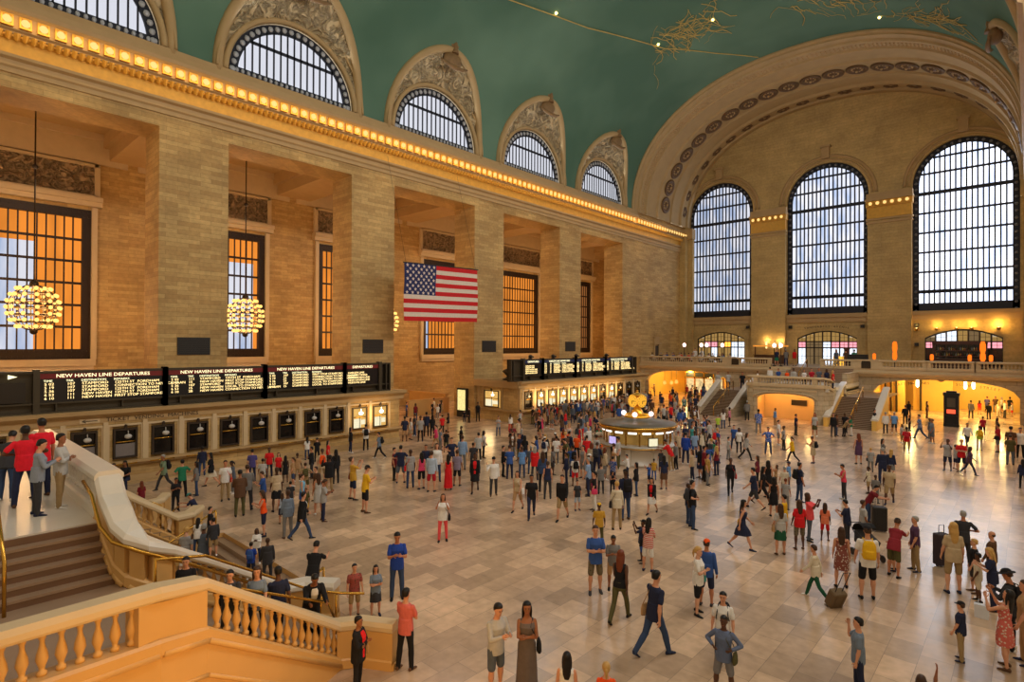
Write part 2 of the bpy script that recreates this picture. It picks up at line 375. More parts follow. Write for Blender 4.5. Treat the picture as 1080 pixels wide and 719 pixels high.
        for s in 'RL':
            if kind == 'sleeveless_top':
                limb(mb, J['sh'+s]*.75+J['neck']*.25, J['sh'+s]*.8+J['chest']*.2, .04, .05); continue
            gg = g*.75
            mb.sphere(J['sh'+s]-Vector((0, 0, .016)), .046*k+g*.6, 10, 6)
            if kind == 't_shirt': limb(mb, J['sh'+s], J['sh'+s]+(J['el'+s]-J['sh'+s])*.68, .043*k+gg, .048*k+gg)
            else: limb(mb, J['sh'+s], J['el'+s], .048*k+gg, .04*k+gg); limb(mb, J['el'+s], J['el'+s]+(J['wr'+s]-J['el'+s])*.93, .04*k+gg, .029*k+gg)
        me = remesh(mb, vox, kind)
    elif kind in ('trousers', 'shorts'):
        mb.loft([ring(J['pel']+up*z, a, b, fw) for z, a, b in ((-.12, .13, .1), (-.06, .172*(1 if not fem else 1.02), .122), (.02, .17, .122), (.1, .15 if fem else .158, .112))])
        for s in 'RL':
            h, kn, an = J['hip'+s], J['kn'+s], J['an'+s]
            if kind == 'trousers': limb(mb, h, kn, .094*k, .066*k); limb(mb, kn, an+(an-kn)*.06, .065*k, .053*k, .004)
            else: limb(mb, h, h+(kn-h)*.88, .096*k, .082*k)
        me = remesh(mb, vox, kind)
    elif kind in ('skirt', 'short_dress', 'long_dress'):
        if kind != 'skirt':
            torso(mb, J, sex, .01, -.1, .47)
            for s in 'RL': limb(mb, J['sh'+s]*.75+J['neck']*.25, J['sh'+s]*.8+J['chest']*.2, .035, .05)
        kc = (J['knR']+J['knL'])/2; ac = (J['anR']+J['anL'])/2; sp = abs(J['knR'].y-J['knL'].y)/2; asp = abs(J['anR'].y-J['anL'].y)/2
        if pose == 'si': lowp = kc
        pts = [(J['pel']+up*.12, .14, .11), (J['pel']-Vector((0, 0, .03)), .18, .135), ((J['pel']+kc)/2, .19, .14+sp*.6), (kc+Vector((0, 0, .04)), .2, .13+sp)]
        if kind == 'long_dress': pts += [((kc+ac)/2, .21, .15+(sp+asp)/2), (ac+Vector((0, 0, .03)), .23, .16+asp)]
        n = 22
        mb.loft([[c+Vector(((a+(.012*sin(q*2*pi*5/n) if j > 1 else 0))*cos(2*pi*q/n), (b+(.012*sin(q*2*pi*5/n) if j > 1 else 0))*sin(2*pi*q/n), 0)) for q in range(n)] for j, (c, a, b) in enumerate(pts)])
        me = remesh(mb, vox, kind)
    elif kind == 'shoes':
        for s in 'RL':
            an, ft = J['an'+s], J['ft'+s]; z = Vector((0, 0, 1)); sd = ft.cross(z).normalized()
            rr = []
            for t_, a_, h0, h1 in ((-.075, .028, -.082, -.02), (-.04, .038, -.085, .01), (.02, .04, -.085, .005), (.08, .046, -.085, -.03), (.13, .044, -.085, -.042), (.165, .032, -.084, -.05), (.18, .014, -.08, -.06)):
                c = an+ft*t_
                rr.append([c+sd*(a_*cos(2*pi*q/10))+z*((h0+h1)/2+(h1-h0)/2*sin(2*pi*q/10)) for q in range(10)])
            mb.loft(rr)
        me = remesh(mb, .012, kind, 1)
    elif kind in ('short_hair', 'long_hair', 'ponytail', 'hair_bun', 'bald_rim'):
        n = 14; e = .012 if kind != 'bald_rim' else .004
        mb.loft([[H+hp*z+hx*((rx+e)*cos(2*pi*i/n))+hf*((ry+e)*sin(2*pi*i/n)+oy) for i in range(n)] for z, rx, ry, oy in
                 ([(-.05, .05, .03, -.06), (-.02, .068, .06, -.036), (.03, .077, .066, -.034), (.06, .075, .08, -.022), (.09, .063, .078, -.01), (.118, .036, .046, -.01), (.128, .01, .012, -.01)] if kind != 'bald_rim' else
                  [(-.04, .05, .03, -.06), (0, .074, .06, -.036), (.03, .074, .06, -.036)])])
        back = H-hf*.07
        if kind == 'long_hair':
            bb = J['neck']-fw*.085-up*.12
            mb.loft([[c+hx*(a*cos(2*pi*q/10))+hf*(b*sin(2*pi*q/10)) for q in range(10)] for c, a, b in ((H+hp*.05-hf*.03, .075, .06), (back-hp*.05+hf*.01, .088, .05), (back*.5+bb*.5+up*.03, .095, .04), (bb, .085, .03), (bb-up*.1, .05, .02))])
            for s in (-1, 1): mb.tube([H+hx*(s*.072)+hp*.03, H+hx*(s*.082)-hp*.08-hf*.01, J['neck']+hx*(s*.085)-fw*.02-up*.06], [.026, .026, .014], 8)
        elif kind == 'ponytail': mb.tube([back+hp*.03, back-hf*.05, back-hf*.06-hp*.08, back-hf*.045-hp*.19], [.03, .034, .03, .01], 8)
        elif kind == 'hair_bun': mb.sphere(H-hf*.085+hp*.075, .042, 8, 6)
        me = remesh(mb, .009 if hi else .013, kind, 1)
    elif kind in ('cap', 'hat'):
        n = 14
        mb.loft([[H+hp*z+hx*(rx*cos(2*pi*i/n))+hf*(ry*sin(2*pi*i/n)-.008) for i in range(n)] for z, rx, ry in ((.03, .088, .107), (.06, .088, .106), (.1, .076, .09), (.125, .05, .06), (.137, .012, .014))])
        if kind == 'cap': mb.loft([[H+hp*(.035+dz)+hx*(.07*cos(a))+hf*(.08+.085*sin(a)) for a in [pi*q/8 for q in range(9)]] for dz in (0, .014)], closed=True)
        else: mb.loft([[H+hp*z+hx*(r*cos(2*pi*q/16))+hf*(r*1.1*sin(2*pi*q/16)) for q in range(16)] for z, r in ((.04, .1), (.03, .16), (.045, .16), (.055, .1))])
        me = remesh(mb, .009, kind, 1)
    elif kind == 'backpack':
        c = J['chest']-fw*.2-up*.04
        mb.loft([[c+up*z+hx*(a*math.copysign(abs(cos(2*pi*q/16))**.6, cos(2*pi*q/16)))+fw*(b*math.copysign(abs(sin(2*pi*q/16))**.6, sin(2*pi*q/16))) for q in range(16)] for z, a, b in ((-.23, .12, .05), (-.2, .145, .085), (-.02, .15, .09), (.12, .14, .075), (.2, .1, .05), (.22, .03, .02))])
        mb.loft([[c-fw*.1+up*z+hx*(a*cos(2*pi*q/12))+fw*(.03*sin(2*pi*q/12)) for q in range(12)] for z, a in ((-.17, .08), (-.15, .1), (-.03, .1), (-.01, .08))])
        for s in (-1, 1): mb.tube([c+up*.18+hx*(s*.08)+fw*.04, J['neck']+hx*(s*.1)-up*.0+fw*.0, J['chest']+hx*(s*.125)+fw*.135, J['chest']-up*.14+hx*(s*.15)+fw*.1, c-up*.18+hx*(s*.13)+fw*.05], .016, 6)
        me = remesh(mb, .012, kind, 1)
    elif kind == 'shirt_front':
        g = .036; S = [(-.1, .175, .118, 0), (.04, .168, .115, 0), (.16, .135, .1, .005), (.28, .152, .112, .015), (.38, .166, .115, .02), (.46, .155, .098, .005), (.51, .1, .07, 0)]
        if fem: S = [(h, rx*.95, ry, o+.008) for h, rx, ry, o in S]
        mb.loft([[J['pel']+up*h+hx*((rx+g)*sin(a)*(.6+.4*min(1, (h+.1)*2)))+fw*((ry+g)*cos(a)*q+o) for q, a in [(1, rad(-24+6*i)) for i in range(9)]+[(.75, rad(24-6*i)) for i in range(9)]] for h, rx, ry, o in S])
        me = remesh(mb, .011, kind, 1)
    elif kind == 'shoulder_bag':
        c = J['pel']+Vector((-.24, .0, .0))
        mb.loft([[c+Vector((a*cos(2*pi*q/12), .14*b*cos(2*pi*q/12+pi/2)*-1, z)) for q in range(12)] for z, a, b in ((-.14, .04, .8), (-.12, .055, 1.), (.02, .05, 1.), (.1, .025, .8))])
        sh = J['shL'] if J['shL'].x < 0 else J['shR']
        mb.tube([c+Vector((0, .1, .08)), J['chest']*.6+sh*.4+Vector((-.0, .13, 0)), sh+Vector((.03, 0, .07)), J['chest']*.6+sh*.4+Vector((0, -.13, 0)), c+Vector((0, -.1, .08))], .012, 6)
        me = remesh(mb, .012, kind, 1)
    me['n'] = 1
    _lib[key] = me; return me
TOPK = dict(t='t_shirt', l='long_shirt', k='sleeveless_top', j='jacket', d='short_dress', m='long_dress')
BOTK = dict(p='trousers', s='shorts', k='skirt', m='trousers')
HAIRK = dict(sh='short_hair', lo='long_hair', po='ponytail', bu='hair_bun', ba='bald_rim', ca='cap', ha='hat')
EYE = plain('dark_eye', srgb(30, 22, 18), .3); LIP = plain('lips', srgb(150, 72, 62), .5)
def addpart(name, me, mat, parent):
    o = bpy.data.objects.new(name, me); C.objects.link(o); o.parent = parent
    o.material_slots[0].link = 'OBJECT'; o.material_slots[0].material = mat
    return o
def outfit(sex, top, bot, hair, ex):
    tt, tcol = top.split('.'); bt, bcol = bot.split('.'); hk, hc = hair.split('.')
    L = [(TOPK[tt], cloth(tcol))]
    if bt in BOTK and tt not in 'dm': L.append((BOTK[bt], cloth(bcol)))
    if hk in ('ca', 'ha'): L.append(('short_hair', cloth('brown', 'hair'))); L.append((HAIRK[hk], cloth(hc)))
    else: L.append((HAIRK[hk], cloth(hc, 'hair')))
    L.append(('shoes', cloth(('black', 'brown', 'charcoal', 'white', 'navy')[(len(tcol)+len(bcol)*2) % 5])))
    inn = [e[3:] for e in ex.split() if e[:3] == 'in.']
    if tt == 'j': L.append(('shirt_front', cloth(inn[0] if inn else 'white')))
    for e in ex.split():
        if e[:3] == 'in.': continue
        L.append(('backpack' if e[:2] == 'bp' else 'shoulder_bag', cloth(e[3:])))
    return L
def skin_for(top, hair, i):
    if hair.split('.')[1] == 'blond': return SKINS[4]
    return SKINS[(i*7+len(top)) % 4] if (i*5) % 3 else SKINS[0]
def person(i, X, Y, Z, s, a, sex, pose, top, bot, hair, ex, label, hi):
    hi = bool(hi)
    body = bpy.data.objects.new('person', part_mesh('body', sex, pose, hi)); C.objects.link(body)
    body.material_slots[0].link = 'OBJECT'; body.material_slots[0].material = skin_for(top, hair, i)
    for k, m in outfit(sex, top, bot, hair, ex): addpart(k, part_mesh(k, sex, pose, hi), m, body)
    if hi:
        J = skeleton(sex, pose); hp = J['hp']; hx = Vector((1, 0, 0)); hf = hp.cross(hx)
        if hf.y < 0: hf = -hf
        key = ('eyes', sex, pose)
        if key not in _lib:
            e = MB()
            for s_ in (-1, 1): e.sphere(J['head']+hx*(s_*.03)+hf*.084+hp*.012, (.013, .008, .007), 6, 4)
            for s_ in (-1, 1): e.tube([J['head']+hx*(s_*.015)+hf*.093+hp*.034, J['head']+hx*(s_*.048)+hf*.08+hp*.034], .004, 4)
            o = e.build('eyes', EYE, body); _lib[key] = o.data
            e = MB(); e.tube([J['head']+hx*-.02+hf*.082-hp*.066, J['head']+hf*.09-hp*.066, J['head']+hx*.02+hf*.082-hp*.066], .006, 5); o = e.build('mouth', LIP, body); _lib[('mouth', sex, pose)] = o.data
        else:
            for n_ in ('eyes', 'mouth'):
                o = bpy.data.objects.new(n_, _lib[(n_, sex, pose)]); C.objects.link(o); o.parent = body
    body.location = (X, Y, Z); body.rotation_euler = (0, 0, rad(a)); body.scale = (s, s, s)
    tag(body, label, 'person', 'people in the hall')
    return body
PEOPLE = [
(-7.92, 8.18, 0.0, 1.03, 261, 'm', 'ph', 'l.palegrey', 's.slate', 'sh.black', '', 'person in pale grey long shirt, short black hair, on the open floor near the camera', 1),
(-7.5, 8.64, 0.0, 1.02, 226, 'f', 'cr', 'm.greydress', 'n.grey', 'lo.black', 'sb.black', 'person in grey long dress, black bag, on the open floor near the camera', 1),
(-6.26, 11.59, 0.0, 1.11, 343, 'm', 'wk', 't.navy', 'p.denim', 'sh.black', 'sb.tan', 'person in navy t-shirt, tan bag, on the open floor near the camera', 1),
(-6.07, 8.08, 0.0, 0.87, 34, 'f', 'st', 'k.white', 'p.denim', 'lo.black', '', 'person in white sleeveless top and denim blue trousers, on the open floor near the camera', 1),
(-1.37, 11.74, 0.0, 0.82, 2, 'f', 'wv', 't.navy', 'p.navy', 'lo.brown', '', 'person in navy t-shirt and navy trousers, on the open floor near the camera', 1),
(-5.45, 8.39, 0.0, 0.83, 34, 'f', 'st', 't.orange', 'p.denim', 'po.blond', '', 'person in orange t-shirt and denim blue trousers, on the open floor near the camera', 1),
(-0.1, 16.89, 0.0, 1.04, 95, 'm', 'st', 't.tan', 'p.tan', 'sh.brown', '', 'person in tan t-shirt and tan trousers, at the right side of the hall', 1),
(-11.0, 5.15, 1.1, 0.85, 80, 'm', 'wk', 't.navy', 'p.black', 'sh.black', '', 'person in navy t-shirt and black trousers, on the near lower stair flight', 1),
(-16.26, 1.91, 3.4, 1.0, 79, 'm', 'hip', 't.brightred', 'p.indigo', 'sh.black', '', 'person in bright red t-shirt and indigo trousers, next to person in bright red t-shirt', 1),
(-9.92, 7.45, 0.0, 0.98, 18, 'm', 'cr', 't.salmon', 'p.black', 'sh.black', '', 'person in salmon t-shirt and black trousers, on the open floor near the camera', 1),
(-2.54, 12.99, 0.0, 0.9, 104, 'm', 'ea', 't.bluegrey', 'p.navy', 'sh.black', '', 'person in blue-grey t-shirt and navy trousers, at the right side of the hall', 1),
(-4.53, 11.22, 0.0, 0.9, 190, 'm', 'hip', 'l.chambray', 's.greyblue', 'sh.black', 'sb.olive', 'person in blue-grey long shirt, olive bag, on the open floor near the camera', 1),
(-0.43, 16.37, 0.0, 0.98, 71, 'f', 'pt', 'd.floral', 'n.brown', 'lo.black', '', 'person in red and white floral short dress, at the right side of the hall', 1),
(-0.35, 17.46, 0.0, 1.04, 77, 'm', 'ph', 'l.charcoal', 'p.black', 'ha.black', 'bp.black', 'person in charcoal long shirt, black backpack, at the right side of the hall', 1),
(-16.98, 2.28, 3.4, 1.03, 102, 'm', 'st', 't.brightred', 'p.indigo', 'sh.black', '', 'person in bright red t-shirt and indigo trousers, next to person in charcoal t-shirt', 1),
(-10.7, 4.6, 1.42, 0.82, 241, 'f', 'wk', 't.bluegrey', 'p.black', 'lo.brown', '', 'person in blue-grey t-shirt and black trousers, on the near lower stair flight', 1),
(-15.57, 2.42, 3.4, 0.91, 334, 'm', 'cr', 'l.palegrey', 'p.khaki', 'sh.black', '', 'person in pale grey long shirt and khaki trousers, at the rail of the near landing', 1),
(-9.99, 6.33, 0.0, 0.85, 295, 'f', 'cr', 'j.black', 'p.black', 'sh.black', 'sb.tan in.red', 'person in black jacket, tan bag, on the open floor near the camera', 1),
(-15.22, 1.99, 3.4, 0.89, 354, 'f', 'ph', 'l.hoodgrey', 'p.charcoal', 'sh.black', '', 'person in grey hooded long shirt and charcoal trousers, at the rail of the near landing', 1),
(-4.96, 12.24, 0.0, 0.91, 196, 'm', 'st', 't.white', 'p.charcoal', 'sh.black', 'bp.black', 'person in white t-shirt and charcoal trousers, black backpack, at the right side of the hall', 1),
(-7.68, 12.44, 0.0, 1.04, 13, 'f', 'wk', 'k.black', 'p.olive', 'lo.redbrown', '', 'person in black sleeveless top and olive trousers, in the middle of the hall floor', 1),
(-3.35, 18.26, 0.0, 1.13, 21, 'm', 'st', 't.white', 's.black', 'ca.black', 'bp.yellow', 'person in white t-shirt and black shorts, yellow backpack, at the right side of the hall', 1),
(-17.12, 1.7, 3.4, 0.91, 65, 'm', 'ln', 't.charcoal', 'p.denim', 'sh.black', '', 'person in charcoal t-shirt and denim blue trousers, at the rail of the near landing', 1),
(-1.63, 20.34, 0.0, 1.13, 22, 'f', 'st', 't.sand', 's.khaki', 'lo.blond', '', 'person in sand t-shirt, long blond hair, at the right side of the hall', 1),
(-10.4, 4.0, 1.78, 0.72, 237, 'm', 'wk', 'j.charcoal', 'p.charcoal', 'sh.black', '', 'person in charcoal jacket and charcoal trousers, on the near lower stair flight', 1),
(-11.65, 6.2, 0.45, 0.93, 255, 'm', 'ln', 'j.black', 'p.black', 'sh.black', '', 'person in black jacket and black trousers, on the open floor near the camera', 1),
(-12.85, 9.34, 0.0, 1.04, 237, 'm', 'ph', 't.royal', 'p.denim', 'sh.black', '', 'person in royal blue t-shirt and denim blue trousers, on the open floor near the camera', 1),
(-9.06, 13.37, 0.0, 1.07, 222, 'm', 'cr', 't.blue', 's.camo', 'sh.brown', '', 'person in blue t-shirt and camouflage shorts, in the middle of the hall floor', 1),
(-6.39, 14.15, 0.0, 0.99, 276, 'f', 'cr', 't.white', 's.black', 'po.blond', 'sb.teal', 'person in white t-shirt and black shorts, teal bag, at the right side of the hall', 1),
(-6.44, 14.79, 0.0, 1.0, 10, 'm', 'st', 'l.blue', 's.navy', 'ca.orange', '', 'person in blue long shirt, orange cap, at the right side of the hall', 1),
(-14.02, 7.48, 0.0, 0.98, 43, 'm', 'ln', 't.black', 'p.black', 'sh.black', '', 'person in black t-shirt and black trousers, on the open floor near the camera', 1),
(-0.76, 19.73, 0.0, 0.93, 93, 'f', 'ph', 't.navy', 'p.indigo', 'lo.blond', '', 'person in navy t-shirt and indigo trousers, at the right side of the hall', 1),
(-4.06, 18.59, 0.0, 0.98, 16, 'f', 'st', 'd.brownprint', 'n.brown', 'lo.brown', '', 'person in brown printed short dress, at the right side of the hall', 1),
(-10.9, 3.45, 2.1, 0.68, 241, 'm', 'wk', 'l.black', 'p.black', 'sh.black', '', 'person in black long shirt and black trousers, on the open floor near the camera', 1),
(-1.16, 16.09, 0.0, 0.74, 79, 'm', 'st', 't.navy', 'p.khaki', 'ca.black', '', 'person in navy t-shirt and khaki trousers, black cap, at the right side of the hall', 1),
(-3.08, 20.56, 0.0, 1.0, 352, 'f', 'ln', 't.maroonvest', 's.olive', 'ca.black', '', 'person in maroon t-shirt and olive shorts, black cap, at the right side of the hall', 1),
(-4.39, 17.2, 0.0, 0.87, 87, 'f', 'wk', 'l.cream', 'p.darkgreen', 'sh.brown', '', 'person in cream long shirt and dark green trousers, at the right side of the hall', 1),
(-1.6, 23.0, 0.0, 1.0, 14, 'm', 'hip', 't.charcoal', 'p.charcoal', 'sh.grey', '', 'person in charcoal t-shirt and charcoal trousers, at the right side of the hall', 1),
(-2.67, 21.51, 0.0, 0.96, 110, 'm', 'st', 't.plum', 'p.khaki', 'sh.grey', '', 'person in plum t-shirt and khaki trousers, at the right side of the hall', 1),
(-0.85, 21.69, 0.0, 0.9, 72, 'm', 'st', 'l.brown', 'p.tan', 'ba.brown', '', 'person in brown long shirt and tan trousers, at the right side of the hall', 1),
(-8.83, 13.93, 0.0, 0.88, 218, 'm', 'ph', 't.grey', 's.tan', 'sh.black', '', 'person in grey t-shirt and tan shorts, in the middle of the hall floor', 1),
(-1.2, 20.78, 0.0, 0.86, 103, 'm', 'st', 't.black', 's.charcoal', 'sh.blond', '', 'person in black t-shirt and charcoal shorts, at the right side of the hall', 1),
(-12.76, 7.96, 0.0, 0.77, 249, 'm', 'st', 't.plaid', 's.khaki', 'sh.black', '', 'person in red plaid t-shirt and khaki shorts, on the open floor near the camera', 1),
(-8.75, 15.79, 0.0, 0.92, 10, 'f', 'ph', 't.redstripe', 's.white', 'lo.black', 'ha.black', 'person in red striped t-shirt, black bag, in the middle of the hall floor', 1),
(-20.2, 6.9, -0.72, 1.0, 51, 'm', 'wk', 't.slate', 'p.charcoal', 'sh.grey', '', 'person in slate grey t-shirt and charcoal trousers, in the stairwell', 1),
(-12.41, 8.36, 0.0, 0.74, 244, 'f', 'cr', 't.bluegrey', 'k.charcoal', 'lo.black', '', 'person in blue-grey t-shirt and charcoal skirt, on the open floor near the camera', 1),
(-7.33, 19.7, 0.0, 0.99, 294, 'f', 'wk', 'd.navy', 'n.black', 'lo.black', 'sb.yellow', 'person in navy short dress, yellow bag, in the middle of the hall floor', 1),
(-20.9, 6.6, -0.9, 1.0, 62, 'f', 'wk', 't.lightgrey', 'k.white', 'sh.blond', '', 'person in light grey t-shirt and white skirt, in the stairwell', 1),
(-6.19, 20.07, 0.0, 0.96, 33, 'f', 'st', 't.palegrey', 'k.darkgreen', 'lo.brown', 'sb.tan', 'person in pale grey t-shirt, tan bag, at the right side of the hall', 1),
(-11.99, 19.81, 0.0, 1.13, 53, 'm', 'st', 'l.indigo', 'p.denim', 'ca.black', 'bp.black', 'person in indigo long shirt, black backpack, in the middle of the hall floor', 1),
(-5.88, 21.06, 0.0, 0.96, 33, 'f', 'st', 't.red', 's.camo', 'lo.brown', '', 'person in red t-shirt and camouflage shorts, at the right side of the hall', 0),
(-19.19, 9.82, 0.0, 0.98, 353, 'm', 'wk', 'j.black', 'p.denim', 'sh.black', '', 'person in black jacket and denim blue trousers, near the stairwell rail', 0),
(-1.08, 20.14, 0.0, 0.75, 95, 'm', 'st', 't.cream', 's.cream', 'sh.black', '', 'person in cream t-shirt and cream shorts, at the right side of the hall', 0),
(-11.58, 18.52, 0.0, 1.03, 34, 'f', 'st', 'l.cream', 'p.khaki', 'sh.blond', 'sb.black', 'person in cream long shirt, black bag, in the middle of the hall floor', 0),
(-9.54, 20.62, 0.0, 1.04, 299, 'm', 'hip', 't.black', 'p.denim', 'sh.black', 'bp.charcoal', 'person in black t-shirt, charcoal backpack, in the middle of the hall floor', 0),
(-19.73, 9.56, 0.0, 0.97, 77, 'f', 'st', 'l.bluegrey', 'p.grey', 'sh.brown', '', 'person in blue-grey long shirt and grey trousers, near the stairwell rail', 0),
(-5.87, 22.25, 0.0, 0.96, 267, 'f', 'pt', 't.coral', 'p.slate', 'lo.brown', '', 'person in coral t-shirt and slate grey trousers, at the right side of the hall', 0),
(-20.34, 13.17, 0.0, 1.1, 344, 'm', 'ph', 't.yellow', 's.black', 'ca.black', '', 'person in yellow t-shirt and black shorts, black cap, in the middle of the hall floor', 0),
(-15.39, 13.15, 0.0, 0.94, 228, 'f', 'pt', 't.white', 'p.coral', 'lo.brown', 'sb.black', 'person in white t-shirt and coral trousers, black bag, in the middle of the hall floor', 0),
(-13.83, 18.07, 0.0, 1.05, 203, 'm', 'wk', 'l.black', 's.khaki', 'sh.brown', '', 'person in black long shirt and khaki shorts, in the middle of the hall floor', 0),
(-20.54, 9.05, 0.0, 0.94, 146, 'f', 'ph', 'k.orange', 's.navy', 'lo.brown', '', 'person in orange sleeveless top and navy shorts, near the stairwell rail', 0),
(-23.59, 9.42, 0.0, 1.05, 69, 'm', 'ph', 'j.brown', 'p.olive', 'sh.black', '', 'person in brown jacket and olive trousers, near the stairwell rail', 0),
(-24.18, 9.96, 0.0, 1.08, 57, 'm', 'cr', 'l.grey', 'p.charcoal', 'sh.brown', '', 'person in grey long shirt and charcoal trousers, near the stairwell rail', 0),
(-4.78, 22.69, 0.0, 0.89, 82, 'm', 'ph', 't.navy', 'p.charcoal', 'sh.black', '', 'person in navy t-shirt and charcoal trousers, at the right side of the hall', 0),
(-4.37, 23.06, 0.0, 0.89, 302, 'm', 'st', 't.palegrey', 'p.grey', 'sh.brown', '', 'person in pale grey t-shirt and grey trousers, at the right side of the hall', 0),
(-14.9, 17.41, 0.0, 1.02, 222, 'm', 'wk', 't.black', 'p.indigo', 'sh.black', '', 'person in black t-shirt and indigo trousers, in the middle of the hall floor', 0),
(-6.59, 21.75, 0.0, 0.91, 87, 'm', 'st', 't.yellow', 'p.olive', 'sh.black', '', 'person in yellow t-shirt and olive trousers, at the right side of the hall', 0),
(-16.48, 7.38, 0.0, 0.73, 68, 'm', 'st', 'j.charcoal', 'p.charcoal', 'sh.brown', '', 'person in charcoal jacket and charcoal trousers, near the stairwell rail', 0),
(-23.17, 10.74, 0.0, 1.03, 77, 'f', 'st', 't.beige', 'k.black', 'po.brown', '', 'person in beige t-shirt and black skirt, near the stairwell rail', 0),
(-22.41, 13.88, 0.0, 1.09, 344, 'f', 'pt', 't.mustard', 's.navy', 'bu.brown', 'sb.maroon', 'person in mustard t-shirt and navy shorts, maroon bag, in the middle of the hall floor', 0),
(-11.09, 16.59, 0.0, 0.84, 41, 'm', 'st', 't.mustard', 'p.olive', 'ca.yellow', '', 'person in mustard t-shirt and olive trousers, yellow cap, in the middle of the hall floor', 0),
(-9.24, 16.26, 0.0, 0.78, 114, 'm', 'pt', 't.navy', 's.blue', 'ca.black', '', 'person in navy t-shirt and blue shorts, black cap, in the middle of the hall floor', 0),
(-8.76, 24.94, 0.0, 1.02, 99, 'm', 'wk', 't.navy', 's.charcoal', 'sh.black', '', 'person in navy t-shirt and charcoal shorts, on the floor right of the booth', 0),
(-20.56, 11.41, 0.0, 0.93, 332, 'f', 'ph', 't.lightgrey', 'p.indigo', 'po.brown', '', 'person in light grey t-shirt and indigo trousers, near the stairwell rail', 0),
(-3.17, 21.09, 0.0, 0.73, 78, 'm', 'cr', 't.camo', 's.olive', 'sh.grey', '', 'person in camouflage t-shirt and olive shorts, at the right side of the hall', 0),
(-15.94, 17.73, 0.0, 0.98, 204, 'f', 'wk', 'k.sand', 's.tan', 'lo.brown', 'sb.white', 'person in sand sleeveless top, white bag, in the middle of the hall floor', 0),
(-4.76, 26.04, 0.0, 0.91, 275, 'm', 'ln', 't.maroon', 'p.denim', 'sh.black', '', 'person in maroon t-shirt and denim blue trousers, at the right side of the hall', 0),
(-21.54, 11.73, 0.0, 0.95, 70, 'f', 'st', 'd.palegrey', 'n.black', 'lo.brown', '', 'person in pale grey short dress, near the stairwell rail', 0),
(-20.93, 17.17, 0.0, 1.09, 33, 'm', 'st', 'l.paleblue', 's.crimson', 'sh.brown', '', 'person in pale blue long shirt and crimson shorts, in the middle of the hall floor', 0),
(-4.65, 29.89, 0.0, 1.01, 183, 'm', 'wk', 't.sand', 's.khaki', 'sh.brown', '', 'person in sand t-shirt, short brown hair, at the right side of the hall', 0),
(-19.44, 18.59, 0.0, 1.08, 223, 'f', 'wk', 'j.black', 'k.black', 'bu.black', 'in.red', 'person in black jacket, black bun, in the middle of the hall floor', 0),
(-17.16, 20.87, 0.0, 1.07, 50, 'f', 'st', 'l.denim', 'p.black', 'lo.brown', '', 'person in denim blue long shirt and black trousers, on the floor right of the booth', 0),
(-26.44, 9.92, 0.0, 1.0, 252, 'm', 'st', 't.white', 'p.khaki', 'sh.black', 'sb.red', 'person in white t-shirt and khaki trousers, red bag, near the stairwell rail', 0),
(-9.95, 21.12, 0.0, 0.88, 278, 'm', 'st', 't.navy', 'p.denim', 'sh.brown', '', 'person in navy t-shirt and denim blue trousers, in the middle of the hall floor', 0),
(-13.58, 19.93, 0.0, 0.94, 128, 'f', 'st', 't.black', 'p.white', 'po.black', 'sb.pink', 'person in black t-shirt and white trousers, pink bag, in the middle of the hall floor', 0),
(-7.66, 27.47, 0.0, 0.99, 307, 'm', 'st', 't.navy', 'p.denim', 'sh.black', 'bp.black', 'person in navy t-shirt, black backpack, on the floor right of the booth', 0),
(-7.79, 24.4, 0.0, 0.9, 26, 'f', 'st', 'd.black', 'n.black', 'lo.black', 'sb.black', 'person in black short dress, black bag, in the middle of the hall floor', 0),
(-19.74, 7.05, 0.0, 0.72, 86, 'm', 'st', 'l.charcoal', 's.khaki', 'sh.black', '', 'person in charcoal long shirt and khaki shorts, near the stairwell rail', 0),
(-24.17, 13.69, 0.0, 1.02, 82, 'm', 'pt', 'j.black', 'p.khaki', 'sh.black', '', 'person in black jacket and khaki trousers, in the middle of the hall floor', 0),
(-8.75, 25.87, 0.0, 0.97, 301, 'f', 'wk', 't.black', 's.black', 'lo.black', '', 'person in black t-shirt and black shorts, on the floor right of the booth', 0),
(-18.31, 18.7, 0.0, 1.01, 230, 'm', 'ea', 'l.white', 'p.charcoal', 'ca.black', '', 'person in white long shirt, black cap, in the middle of the hall floor', 0),
(-15.13, 21.72, 0.0, 1.0, 108, 'm', 'st', 't.lightblue', 'p.navy', 'sh.grey', '', 'person in light blue t-shirt and navy trousers, on the floor right of the booth', 0),
(-22.26, 16.94, 0.0, 1.05, 59, 'f', 'st', 't.lightgrey', 'p.denim', 'bu.brown', 'sb.red', 'person in light grey t-shirt, red bag, in the middle of the hall floor', 0),
(-22.3, 18.64, 0.0, 1.1, 234, 'f', 'st', 'l.white', 'p.denim', 'lo.brown', '', 'person in white long shirt and denim blue trousers, in the middle of the hall floor', 0),
(-23.89, 10.5, 0.0, 0.9, 145, 'm', 'ph', 't.blue', 's.navy', 'sh.brown', '', 'person in blue t-shirt and navy shorts, near the stairwell rail', 0),
(-28.31, 8.76, 0.0, 0.97, 91, 'm', 'hip', 't.green', 'p.black', 'sh.black', '', 'person in green t-shirt and black trousers, in the gap between the ticket offices', 0),
(-23.14, 7.66, 0.0, 0.8, 147, 'm', 'ln', 't.navy', 'p.navy', 'ca.teal', '', 'person in navy t-shirt and navy trousers, teal cap, near the stairwell rail', 0),
(-31.51, 6.89, 0.0, 1.0, 241, 'f', 'si', 't.grey', 'p.denim', 'lo.brown', '', 'person in grey t-shirt and denim blue trousers, by the near ticket office', 0),
(-23.39, 17.2, 0.0, 1.07, 44, 'm', 'hip', 't.navy', 's.slate', 'sh.black', '', 'person in navy t-shirt and slate grey shorts, in the middle of the hall floor', 0),
